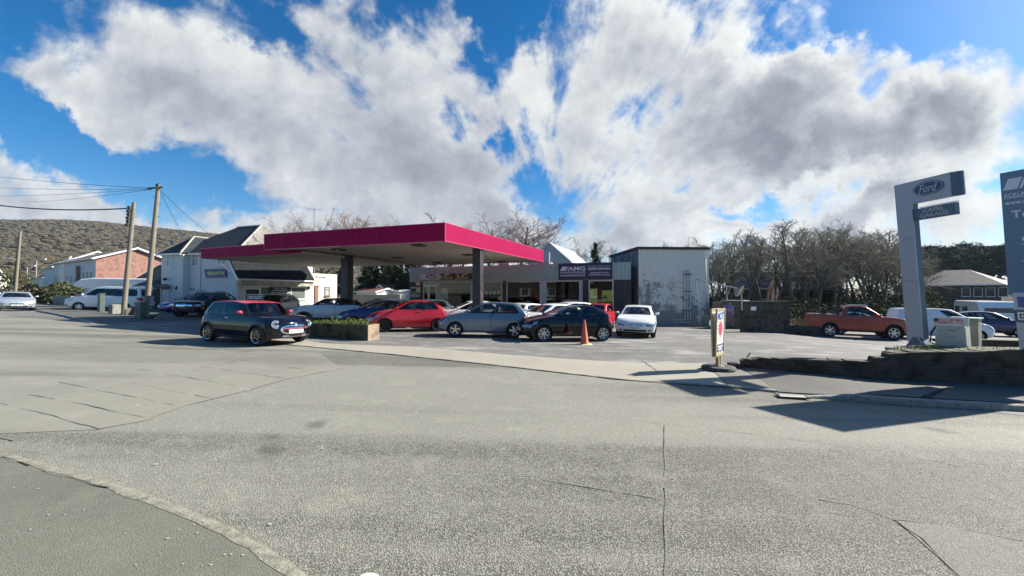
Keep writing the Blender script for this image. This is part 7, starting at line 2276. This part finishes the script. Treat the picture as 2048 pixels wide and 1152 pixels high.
# walls and hedge up the street
p0, p1 = pg(106, 611), pg(141, 614)
wall_thing("garden_wall", "low grey stone garden wall in front of the motorhome", (p0.x, p0.y, 0), (p1.x, p1.y, 0), at(120, 592, p0.y).z, .3, M_stone)
M_brickp = brick_mat("brick_pink", (0.48, 0.19, 0.13), (0.42, 0.16, 0.11), (0.5, 0.42, 0.36), axes='auto')
for k, (px, lab) in enumerate(((82, "left red brick gate pillar with a pale cap behind the silver saloon"), (95, "right red brick gate pillar with a pale cap near the stone wall"))):
    p = pg(px, 609); w = 9.5 / F * p.y; h_ = at(px, 584, p.y).z - p.z
    t_ = thing("gate_pillar", lab, "gate pillar", p, -.4, "red brick gate pillars")
    b = MB(); b.bx(-w / 2, w / 2, 0, w, -.1, h_); b.build("pillar", M_brickp, t_)
    b = MB(); b.bx(-w / 2 - .06, w / 2 + .06, -.06, w + .06, h_ + .002, h_ + .1); b.lathe([(w * .7, h_ + .1), (.02, h_ + .3)], 4, 0, Matrix.Translation((0, w / 2, 0)) @ Matrix.Rotation(R(45), 4, 'Z')); b.build("cap", mat("cap_pale", (.55, .46, .36), .8), t_)
p0, p1 = pg(-30, 606), pg(76, 607)
wall_thing("garden_wall", "long low wall beside the far road behind the silver saloon", (p0.x, p0.y + 3, 0), (p1.x, p1.y + 3, 0), at(40, 592, p0.y).z, .3, M_stone)
# HIGH QUALITY board behind the charcoal car
q0 = at(495, 606, 20.6)
hq = thing("banner_board", "black board with bold white capitals showing over the charcoal car's roof", "sign", (q0.x, q0.y, G(q0.x, q0.y)), R(-19))
wq = 39.5 / F * 20.6 / .93; zq0, zq1 = at(515, 607, 20.4).z - hq.location.z, at(515, 589, 20.4).z - hq.location.z
b = MB(); b.bx(0, wq, 0, .03, zq0 - .5, zq1); b.build("board", M_black, hq)
b = MB(); b.bx(.1, .14, .031, .07, 0, zq1 - .1); b.bx(wq - .14, wq - .1, .031, .07, 0, zq1 - .1); b.build("leg", M_steel, hq)
text("HIGH QUALITY", M_white, hq, frame((wq * .5, -.001, zq1 - (zq1 - zq0) * .35), (1, 0, 0), (0, 0, 1)), width=wq * .86, height=(zq1 - zq0) * .42, bold=.03)
text("USED CARS", M_white, hq, frame((wq * .6, -.001, zq1 - (zq1 - zq0) * .85), (1, 0, 0), (0, 0, 1)), width=wq * .6, height=(zq1 - zq0) * .30, bold=.03)
b = MB(); b.bx(.0, wq, -.012, -.001, zq1 - .02, zq1 + .02); b.bx(0, .03, -.012, -.001, zq0 - .5, zq1 - .02); b.bx(wq - .03, wq, -.012, -.001, zq0 - .5, zq1 - .02); b.build("frame", M_steel, hq)
# roof aerial
ar = at(630, 534, 35.2)
t_ = thing("roof_aerial", "thin television aerial on a tall mast above the petrol canopy", "aerial", (ar.x, ar.y, G(ar.x, ar.y)))
top_ = at(628.5, 417, 35.2) - t_.location
b = MB(); b.tube([(0, 0, 0), top_], .035, 6); b.build("mast", M_steel, t_, smooth=True)
b = MB(); b.tube([top_ + Vector((-.75, 0, .0)), top_ + Vector((.75, 0, -.1))], .02, 5)
for k in range(7): c = top_ + Vector((-.7 + .22 * k, 0, -.014 * k)); b.tube([c + Vector((0, -.2, -.12)), c + Vector((0, .2, .12))], .012, 4)
b.build("dipoles", M_steel, t_)
# bins and bits beside the annex gate
b0 = pg(330, 617)
t_ = thing("wooden_gate", "dark boarded side gate between the outbuilding and the white house", "gate", at(312, 600, 34.6), R(-19)); t_.location.z = G(t_.location.x, t_.location.y)
b = MB()
for k in range(7): b.bx(-.5 + k * .16, -.35 + k * .16, 0, .04, 0, 1.9 + .02 * (k % 2))
b.build("boards", mat("gate_dark", (.035, .032, .03), .8), t_)

# ================================================================== HILL AND TREES
HAZE = 0.00011
# hill: skyline known from the photograph
sky_px = [(-900, 470), (-500, 450), (-250, 443), (0, 440.5), (100, 441.5), (200, 447), (300, 456), (420, 468), (500, 478), (600, 500), (680, 540), (760, 575), (900, 590)]
def ridge_y(px): return ip(px, sky_px)
DR = 760.0
def hill_pt(px, u):
    """u = 0 foot of the hill, 1 skyline, >1 behind it."""
    D = 150 + (DR - 150) * u
    e = (HZ - ridge_y(px)) / F
    p = at(px, HZ, D)
    zr = e * DR
    base = G(p.x, p.y)
    w = sstep(0, 1, u) ** 1.15 if u <= 1 else 1 - .12 * (u - 1)
    if u < 1: w = .55 * u ** 1.3 + .45 * sstep(.0, 1, u)
    bump = 5.0 * math.sin(p.x * .013 + p.y * .007) * math.sin(u * 3.1) + 3.5 * math.sin(p.x * .031 - p.y * .017) * math.sin(min(1, u) * 3.1)
    z = base + (zr - base) * w + bump * min(1, e * 6)
    return Vector((p.x, p.y, z))


def wood_floor():
    return mat("hill_floor", (.085, .070, .045), .95, var=.9, vscale=.02, col2=(.055, .065, .035), bump=.5, bscale=.2)


b = MB()
b.grid(hill_pt, lin(-900, 900, 120), lin(0, 1.25, 40))
tag(b.build("hill", wood_floor(), smooth='all', fix=False), kind='structure')

M_crown = None
def crown_mat(name, cols, scale=.5, var=1.0, rough=.95):
    m = bpy.data.materials.new(name); m.use_nodes = True
    q = NT(m.node_tree); b_ = m.node_tree.nodes['Principled BSDF']
    g = q.n('ShaderNodeNewGeometry')
    n1 = q.noise(g.outputs['Position'], scale, 5, .6)
    r_ = q.n('ShaderNodeValToRGB'); q.put(r_.inputs[0], q.math('ADD', q.math('MULTIPLY', g.outputs['Random Per Island'], .40), q.math('MULTIPLY', n1, .70)))
    el = r_.color_ramp.elements
    for i, c in enumerate(cols):
        e = el[i] if i < 2 else el.new(0)
        e.position = .2 + .6 * i / (len(cols) - 1); e.color = tuple(c) + (1,)
    q.put(b_.inputs['Base Color'], r_.outputs[0]); b_.inputs['Roughness'].default_value = rough; b_.inputs['Specular IOR Level'].default_value = .1
    return m


M_wood = crown_mat("winter_wood", [(.060, .056, .044), (.100, .072, .046), (.128, .090, .056), (.082, .069, .043)], scale=.006)
rh = random.Random(21)
b = MB()
def blob(b, c, r, h):
    """Ragged crown of a far tree: a lumpy dome built of spiky facets."""
    n, m = 7, 4
    o = len(b.v); ph = rh.uniform(0, 6)
    for j in range(m):
        v = (.12 + .88 * j / (m - 1)) * math.pi * .56
        for k in range(n):
            u = 2 * math.pi * k / n + ph + .3 * j
            rr = r * rh.uniform(.72, 1.22)
            b.v.append((c.x + rr * math.cos(u) * math.sin(v), c.y + rr * math.sin(u) * math.sin(v), c.z + h * rh.uniform(.85, 1.1) * math.cos(v)))
    for j in range(m - 1):
        for k in range(n):
            b.f.append((o + j * n + k, o + j * n + (k + 1) % n, o + (j + 1) * n + (k + 1) % n, o + (j + 1) * n + k)); b.m.append(0)
    b.f.append(tuple(o + k for k in range(n))); b.m.append(0)


cnt_ = 0
while cnt_ < 9500:
    px = rh.uniform(-120, 700); u = rh.uniform(.04, 1.0) ** .8
    if px > 560 and u > .9: continue
    p = hill_pt(px, u)
    r = rh.uniform(2.2, 4.4) * (1.0 if u < .72 else .7)
    if u > .97 and rh.random() < .55: continue
    if rh.random() < .16 and u > .55: continue
    blob(b, p + Vector((0, 0, r * .25)), r * 1.15, r * rh.uniform(.40, .75)); cnt_ += 1
tag(b.build("hillside_wood", M_wood, fix=False), kind='stuff')

# ---------------------------------------------------------------- bare trees
M_bark = mat("bark_dark", (0.11, 0.10, 0.085), .9, var=.6, vscale=3, col2=(.15, .14, .12), stretch=(1, 1, .3))
M_twig = mat("twigs", (0.27, 0.24, 0.18), .9, var=.6, vscale=.5, col2=(.20, .20, .14))
M_twigr = mat("twigs_red", (0.28, 0.18, 0.16), .9, var=.6, vscale=.5, col2=(.22, .16, .13))
M_birchb = mat("birch_bark", (0.48, 0.46, 0.40), .8, var=.8, vscale=4, col2=(.12, .11, .10), stretch=(1, 1, 2))


def rot_about(v, axis, a):
    return Matrix.Rotation(a, 3, axis) @ v


def bare_tree(seed, H=10.0, form='birch', stems=1):
    """Trunk-and-limb mesh and twig mesh of one leafless tree of height H."""
    r = random.Random(seed)
    T, K = MB(), MB()
    def perp(d):
        a = d.cross(Vector((r.uniform(-1, 1), r.uniform(-1, 1), r.uniform(-1, 1))))
        return a.normalized() if a.length > 1e-4 else Vector((1, 0, 0))
    def branch(p, d, L, rad, lvl, out, wig=.10, up=.10):
        n = 5 if lvl < 2 else 3
        pts = [p]; dd = d.copy()
        for i in range(n):
            dd = (dd + perp(dd) * r.uniform(0, wig) + Vector((0, 0, up * (.5 if lvl < 2 else .25)))).normalized()
            pts.append(pts[-1] + dd * L / n)
        out.tube(pts, [max(rad * (1 - .75 * i / n), .011) for i in range(n + 1)], 7 if lvl == 0 else 5 if lvl == 1 else 3, cap=False)
        return pts
    def pick(pts, u):
        x = u * (len(pts) - 1); i = min(int(x), len(pts) - 2)
        return pts[i].lerp(pts[i + 1], x - i), (pts[i + 1] - pts[i]).normalized()
    for s in range(stems):
        d0 = Vector((r.uniform(-.16, .16), r.uniform(-.16, .16), 1)).normalized() if stems > 1 else Vector((r.uniform(-.06, .06), r.uniform(-.06, .06), 1)).normalized()
        Hs = H * (1 if s == 0 else r.uniform(.75, .98)) * .86
        main = branch(Vector((r.uniform(-.35, .35) * (stems > 1), r.uniform(-.35, .35) * (stems > 1), -.3)), d0, Hs, H * (.0125 if stems > 1 else .016), 0, T, wig=.14, up=.05)
        n1 = {'birch': 14, 'round': 18, 'oak': 16}[form]
        for i in range(n1):
            u = r.uniform(.40 if form == 'birch' else .24, 1.0)
            p, d = pick(main, u)
            ang = R(r.uniform(25, 52) if form == 'birch' else r.uniform(35, 70))
            dd = rot_about(d, perp(d), ang)
            if dd.z < .05: dd.z = abs(dd.z) + .1; dd.normalize()
            L1 = H * r.uniform(.20, .36) * (1.15 - .75 * u if form == 'birch' else 1.25 - .55 * u)
            b1 = branch(p, dd, L1, H * .0055 * (1.25 - .6 * u), 1, T, wig=.2, up=.10)
            for j in range(6):
                p2, d2 = pick(b1, r.uniform(.2, 1.0))
                dd2 = rot_about(d2, perp(d2), R(r.uniform(20, 55)))
                b2 = branch(p2, dd2, L1 * r.uniform(.3, .55), H * .0022, 2, K, wig=.25, up=.14)
                for k in range(6):
                    p3, d3 = pick(b2, r.uniform(.15, 1.0))
                    dd3 = rot_about(d3, perp(d3), R(r.uniform(18, 50)))
                    L3_ = L1 * r.uniform(.12, .30); e = p3 + dd3 * L3_ + Vector((0, 0, (-.12 if form == 'birch' else .08) * L3_))
                    K.tube([p3, e], [.0095, .005], 3, cap=False)
                    for q_ in range(2):
                        p4 = p3.lerp(e, r.uniform(.25, .9)); dd4 = rot_about(dd3, perp(dd3), R(r.uniform(20, 50)))
                        K.tube([p4, p4 + dd4 * L3_ * r.uniform(.35, .7)], [.008, .005], 3, cap=False)
    return T.mesh("trunk", M_bark, smooth='all', fix=False), K.mesh("crown", M_twig if form != 'round' else M_twigr, smooth=False, fix=False)


PROTO = {'b1': bare_tree(1, 10, 'birch'), 'b2': bare_tree(2, 10, 'birch', 3), 'b3': bare_tree(3, 10, 'birch', 2), 'b4': bare_tree(8, 10, 'birch', 3), 'r1': bare_tree(4, 10, 'round'), 'r2': bare_tree(5, 10, 'oak')}
ORD = ["first", "second", "third", "fourth", "fifth", "sixth", "seventh", "eighth", "ninth", "tenth", "eleventh", "twelfth", "thirteenth", "fourteenth", "fifteenth", "sixteenth", "seventeenth", "eighteenth", "nineteenth", "twentieth"]


PH = {k: max(v.co.z for v in m_[1].vertices) for k, m_ in PROTO.items()}


def plant(kind, name, label, px, D, ytop, group, wide=1.0, cat="tree"):
    p = at(px, HZ, D); z0 = G(p.x, p.y); h_ = at(px, ytop, D).z - z0
    t_ = thing(name, label, cat, (p.x, p.y, z0), random.uniform(0, 6.28), group)
    s_ = h_ / PH[kind]; t_.scale = (s_ * wide, s_ * wide, s_)
    a, c = PROTO[kind]
    link("trunk", a, t_); link("crown", c, t_)
    return t_


g1 = "bare birches right of the workshop"
for i, (px, D, yt, kd, w) in enumerate(((1432, 46, 478, 'b2', 1.0), (1462, 50, 462, 'b3', 1.0), (1492, 46, 466, 'b1', 1.1), (1520, 50, 455, 'b2', .95), (1553, 47, 452, 'b3', 1.0), (1584, 45, 438, 'b1', 1.15), (1612, 50, 452, 'b2', 1.0), (1640, 46, 470, 'b3', 1.1),
                                   (1668, 52, 440, 'r2', 1.0), (1700, 48, 434, 'r2', 1.05), (1732, 52, 441, 'b2', 1.2), (1764, 49, 452, 'r2', 1.1), (1792, 54, 462, 'b3', 1.2), (1822, 58, 482, 'r2', 1.1), (1655, 60, 460, 'r1', .9), (1745, 60, 455, 'r1', 1.0))):
    lab = f"{ORD[i]} bare birch counting rightwards from the workshop" if i < 14 else ("reddish bare tree set back among the birches over the wide brown house" if i == 14 else "reddish bare tree set back behind the birches near the totem")
    plant(kd, "birch_tree", lab, px, D, yt, g1, w * 1.2)
for i, (px, D, yt, kd) in enumerate(((1448, 56, 470, 'b4'), (1508, 57, 452, 'b4'), (1574, 58, 444, 'b4'), (1628, 58, 462, 'b4'), (1684, 56, 436, 'b4'), (1742, 57, 444, 'b4'), (1800, 60, 462, 'b4'), (1544, 62, 466, 'r1'), (1604, 62, 462, 'r1'), (1660, 62, 470, 'r1'), (1714, 62, 460, 'r1'), (1774, 62, 466, 'r1'))):
    plant(kd, "bare_tree", f"{ORD[i]} bare tree from the left in the back row behind the birches", px, D, yt, "bare trees in the back row behind the birches", 1.25)
g2 = "bare trees rising behind the workshop roof"
for i, (px, D, yt, kd, w) in enumerate(((1312, 62, 490, 'r2', 1.0), (1342, 60, 480, 'b2', 1.0), (1372, 62, 474, 'r2', 1.0), (1402, 58, 470, 'b3', 1.1))):
    plant(kd, "bare_tree", f"{ORD[i]} bare tree from the left above the workshop roof", px, D, yt, g2, w)
g3 = "bare trees in the gap between shed and workshop"
for i, (px, D, yt, kd, w) in enumerate(((1108, 64, 494, 'b2', 1.0), (1132, 66, 486, 'r2', .9), (1158, 62, 478, 'b3', 1.0), (1184, 66, 482, 'r2', 1.0), (1212, 62, 478, 'b1', 1.2), (1232, 66, 488, 'b2', 1.0))):
    plant(kd, "bare_tree", f"{ORD[i]} bare tree from the left in the gap beside the workshop", px, D, yt, g3, w)
g4 = "bare trees rising above the petrol canopy"
D_BACK = 9
for i, (px, D, yt, kd, w) in enumerate(((556, 62, 452, 'r1', .9), (606, 60, 434, 'r2', 1.1), (648, 62, 430, 'r2', 1.1), (692, 64, 446, 'r1', 1.1), (724, 62, 437, 'r2', 1.0), (762, 64, 443, 'r1', 1.2), (792, 66, 444, 'r2', 1.0), (836, 66, 450, 'r1', 1.2), (884, 62, 435, 'b3', 1.1), (930, 62, 446, 'r1', 1.0), (972, 60, 445, 'r1', 1.05), (1032, 60, 441, 'r1', 1.25), (1058, 64, 458, 'r1', 1.0))):
    plant(kd, "bare_tree", f"{ORD[i]} bare tree from the left above the canopy line", px, D + D_BACK, yt - 14, g4, w * 1.3)
# a pale birch beside the left canopy column
pb = plant('b3', "birch_tree", "pale barked sunlit birch just right of the left canopy column", 706, 52, 505, None, .8)
pb.children[0].data = pb.children[0].data.copy(); pb.children[0].data.materials[0] = M_birchb

# ---------------------------------------------------------------- conifers and pines
def needle_mat(name, a, b_):
    return crown_mat(name, [a, b_, tuple(x * 1.25 for x in b_)], scale=.6)


M_conif = needle_mat("conifer_needles", (.008, .016, .010), (.022, .036, .018))
M_pine = needle_mat("pine_needles", (.022, .040, .032), (.05, .075, .055))


def conifer(seed, H=10.0, wid=.24, pine=False):
    r = random.Random(seed); T, K = MB(), MB()
    T.tube([(0, 0, -.3), (.1, 0, H * .5), (0, .05, H * .97)], [H * .016, H * .011, .02], 8)
    n = 150 if not pine else 70
    for i in range(n):
        if pine:
            z = H * r.uniform(.50, 1.0); rr = H * .20 * math.sin(math.pi * min(1, (1.04 - z / H) / .5)) ** .6 * r.uniform(.4, 1.1)
        else:
            z = H * (1 - r.uniform(.02, .95) ** .8); rr = H * wid * (1.03 - z / H) * r.uniform(.75, 1.15)
        a = r.uniform(0, 6.283); tip = Vector((rr * math.cos(a), rr * math.sin(a), z - (0 if pine else rr * .22)))
        root = Vector((0, 0, z - rr * (.3 if pine else -.05)))
        T.tube([root, tip], [.03 + rr * .012, .01], 3, cap=False)
        for k in range(26 if not pine else 60):
            u = r.uniform(.25, 1.05); sp = rr * (.16 if not pine else .38) + .1
            c = root.lerp(tip, u) + Vector((r.gauss(0, sp), r.gauss(0, sp), r.gauss(0, sp * .6)))
            s_ = H * r.uniform(.010, .024)
            d1 = Vector((r.uniform(-1, 1), r.uniform(-1, 1), r.uniform(-.6, .6))).normalized() * s_; d2 = Vector((r.uniform(-1, 1), r.uniform(-1, 1), r.uniform(-.3, .8))).normalized() * s_ * .6
            K.face([c - d1, c + d2, c + d1, c - d2])
    return T.mesh("trunk", M_bark, smooth='all', fix=False), K.mesh("crown", M_pine if pine else M_conif, fix=False)


PROTO['c1'] = conifer(31); PROTO['c2'] = conifer(32, wid=.20); PROTO['p1'] = conifer(33, pine=True); PROTO['p2'] = conifer(34, pine=True)
PH.update({k: max(v.co.z for v in PROTO[k][1].vertices) for k in ('c1', 'c2', 'p1', 'p2')})
g5 = "dark conifers behind the huts under the canopy"
for i in range(13):
    plant(('c1', 'c2')[i % 2], "conifer", f"{ORD[i]} dark conifer from the left behind the huts under the canopy", 690 + i * 12.5, 61 + 2 * (i % 3), 500 + 9 * ((i * 7) % 4), g5, 1.15)
plant('c2', "conifer", "single blue-green conifer above the garage sign", 1190, 56, 484, None, .9)
g6 = "pines on the skyline behind the hall"
for i in range(13):
    plant(('p1', 'p2')[i % 2], "pine_tree", f"{ORD[i]} pine from the left on the skyline behind the hall", 1840 + i * 18, 125 + 9 * (i % 3), (494, 488, 484, 490, 486, 482, 488, 487, 492, 485, 489, 486, 490)[i], g6, 1.25)

# undergrowth, hedges and brambles
def leafy(name, pts, n, size, m, kind='stuff', seed=1, twig=0.0, label=None, cat=None):
    """Dense mass of leaf-sized faces round the given (point, radius, height) mounds."""
    r = random.Random(seed); b = MB()
    tot = sum(q_[1] * q_[2] for q_ in pts)
    for c, rad, hh in pts:
        for i in range(int(n * rad * hh / tot)):
            a, v = r.uniform(0, 6.283), r.random() ** .5
            p = Vector((c.x + rad * v * math.cos(a), c.y + rad * v * math.sin(a), c.z + hh * (1 - v * v) ** .5 * r.uniform(.35, 1.12)))
            s_ = size * r.uniform(.6, 1.4)
            d1 = Vector((r.uniform(-1, 1), r.uniform(-1, 1), r.uniform(-1, 1))).normalized() * s_; d2 = d1.cross(Vector((r.uniform(-1, 1), r.uniform(-1, 1), r.uniform(-1, 1)))).normalized() * s_ * (.55 if r.random() > twig else .08)
            b.face([p - d1, p + d2, p + d1, p - d2])
    o = b.build(name, m, fix=False)
    return tag(o, label, cat, None, kind)


M_under = crown_mat("undergrowth_leaves", [(.012, .020, .010), (.035, .050, .020), (.075, .085, .040)], scale=.5)
M_bram = crown_mat("brambles", [(.05, .035, .02), (.11, .085, .045), (.15, .12, .07)], scale=.8)
rq = random.Random(6)
mounds = []
for i in range(60):
    px = rq.uniform(1425, 1835); D = rq.uniform(38, 50); p = at(px, HZ, D); p.z = G(p.x, p.y) - .2
    mounds.append((p, rq.uniform(1.4, 2.6), rq.uniform(1.2, 2.7)))
for i in range(10):
    px = rq.uniform(1840, 2060); D = rq.uniform(50, 56); p = at(px, HZ, D); p.z = G(p.x, p.y) - .2
    mounds.append((p, rq.uniform(1.5, 2.4), rq.uniform(.9, 1.6)))
for i in range(26):
    px = rq.uniform(1655, 1850); D = rq.uniform(54, 62); p = at(px, HZ, D); p.z = G(p.x, p.y) - .2
    mounds.append((p, rq.uniform(1.8, 3.0), rq.uniform(2.6, 4.6)))
for i in range(22):
    px = rq.uniform(1425, 1660); D = rq.uniform(68, 76); p = at(px, HZ, D); p.z = G(p.x, p.y) - .2
    mounds.append((p, rq.uniform(2.2, 3.4), rq.uniform(2.8, 4.4)))
leafy("undergrowth", mounds, 80000, .15, M_under, seed=2, twig=.3)
mounds = []
for i in range(22):
    px = rq.uniform(1578, 1690); p = at(px, HZ, rq.uniform(31, 34)); p.z = G(p.x, p.y) - .1; mounds.append((p, rq.uniform(.6, 1.2), rq.uniform(.5, .9)))
leafy("brambles", mounds, 9000, .10, M_bram, seed=3, twig=.7)
mounds = []
for i in range(40):
    px = rq.uniform(660, 1080); p = at(px, HZ, rq.uniform(61, 66)); p.z = G(p.x, p.y) - .3; mounds.append((p, rq.uniform(2, 3.2), rq.uniform(2.0, 5.0)))
leafy("undergrowth", mounds, 26000, .26, crown_mat("dark_wood_leaves", [(.006, .010, .006), (.014, .020, .010), (.03, .034, .018)], scale=.4), seed=4, twig=.2)
mounds = []
for i in range(60):
    px = rq.uniform(1080, 1440); p = at(px, HZ, rq.uniform(52, 64)); p.z = G(p.x, p.y) - .3; mounds.append((p, rq.uniform(2, 3), rq.uniform(1.5, 3.5)))
leafy("undergrowth", mounds, 20000, .22, M_under, seed=5, twig=.3)
mounds = []
for i in range(90):
    px = rq.uniform(1990, 3900); p = at(px, HZ, rq.uniform(105, 150)); p.z = G(p.x, p.y) - 1; mounds.append((p, rq.uniform(5, 9), rq.uniform(5, 11)))
leafy("distant_wood", mounds, 16000, .75, M_under, seed=6, twig=.3)
# garden shrubs up the left street
for k, (px, D, r_, h_, lab) in enumerate(((52, 46, 2.0, 2.2, "twiggy brown garden hedge beside the far road"), (66, 45, 1.6, 1.7, "brown rounded shrub next to the red gate pillars"), (99, 44, 1.3, 2.0, "dark green shrub behind the right gate pillar"), (124, 43, 1.9, 2.4, "large dark evergreen bush left of the motorhome"), (150, 41, 1.0, 1.4, "small dark bush at the motorhome's front bumper"), (8, 60, 3.5, 5.0, "tall dark hedge beside the cream bungalow"))):
    p = at(px, HZ, D); p.z = 0; z0 = G(p.x, p.y)
    o = leafy("shrub", [(Vector((0, 0, 0)), r_, h_), (Vector((r_ * .6, .2, 0)), r_ * .7, h_ * .8)], 2600, .16, M_under if k > 1 else M_bram, None, seed=10 + k, twig=.5 if k < 2 else .15, label=lab, cat="shrub")
    o.location = (p.x, p.y, z0)

M_dash = mat('pebble_dash', (.085, .082, .07), .9, var=.5, vscale=2)
# houses on the photographer's side of the road (mirrored in the showroom windows and car bodies)
for k, (s_, t_, L, e_, r_, lab) in enumerate(((-22, -9.5, 10, 5.0, 7.8, "pebbledashed grey house across the road mirrored in the left showroom window"), (-11.4, -10, 10, 4.9, 7.6, "brick house across the road, mirrored in the middle showroom window"), (-.8, -9.5, 10, 5.0, 8.0, "pebbledashed gabled house across the road mirrored in the right showroom window"), (9.8, -10, 10, 4.8, 7.4, "grey roofed house across the road mirrored in the totem and wall"))):
    x0, y0 = xy(s_ + L, t_)
    gable_house("facing_house", lab, (x0, y0), Vector((-.91, .415, 0)), L, 8, e_, r_, (M_dash, M_brickd, M_dash, M_brickd)[k], (M_dash, M_brickd, M_dash, M_brickd)[k], M_slate, axis='y' if k % 2 == 0 else 'x', wins=[(1.2, .9, 1.8, 1.3), (5.8, .9, 1.8, 1.3), (1.2, 3.2, 1.6, 1.2), (6.0, 3.2, 1.6, 1.2)], door=(4.2, .95, 2.05), group="houses across the road")


# ---------------------------------------------------------------- thin bluish air towards the hill
hb = MB(); hb.bx(-950, 950, -280, 1050, -8, 175)
hm = bpy.data.materials.new("haze_air"); hm.use_nodes = True
ht = hm.node_tree; ht.nodes.clear(); hq_ = NT(ht)
ho = hq_.n('ShaderNodeOutputMaterial'); hp_ = hq_.n('ShaderNodeVolumePrincipled')
hp_.inputs['Color'].default_value = (.72, .84, 1.0, 1)
hp_.inputs['Density'].default_value = HAZE
ht.links.new(hp_.outputs[0], ho.inputs['Volume'])
tag(hb.build("haze", hm), kind='stuff')
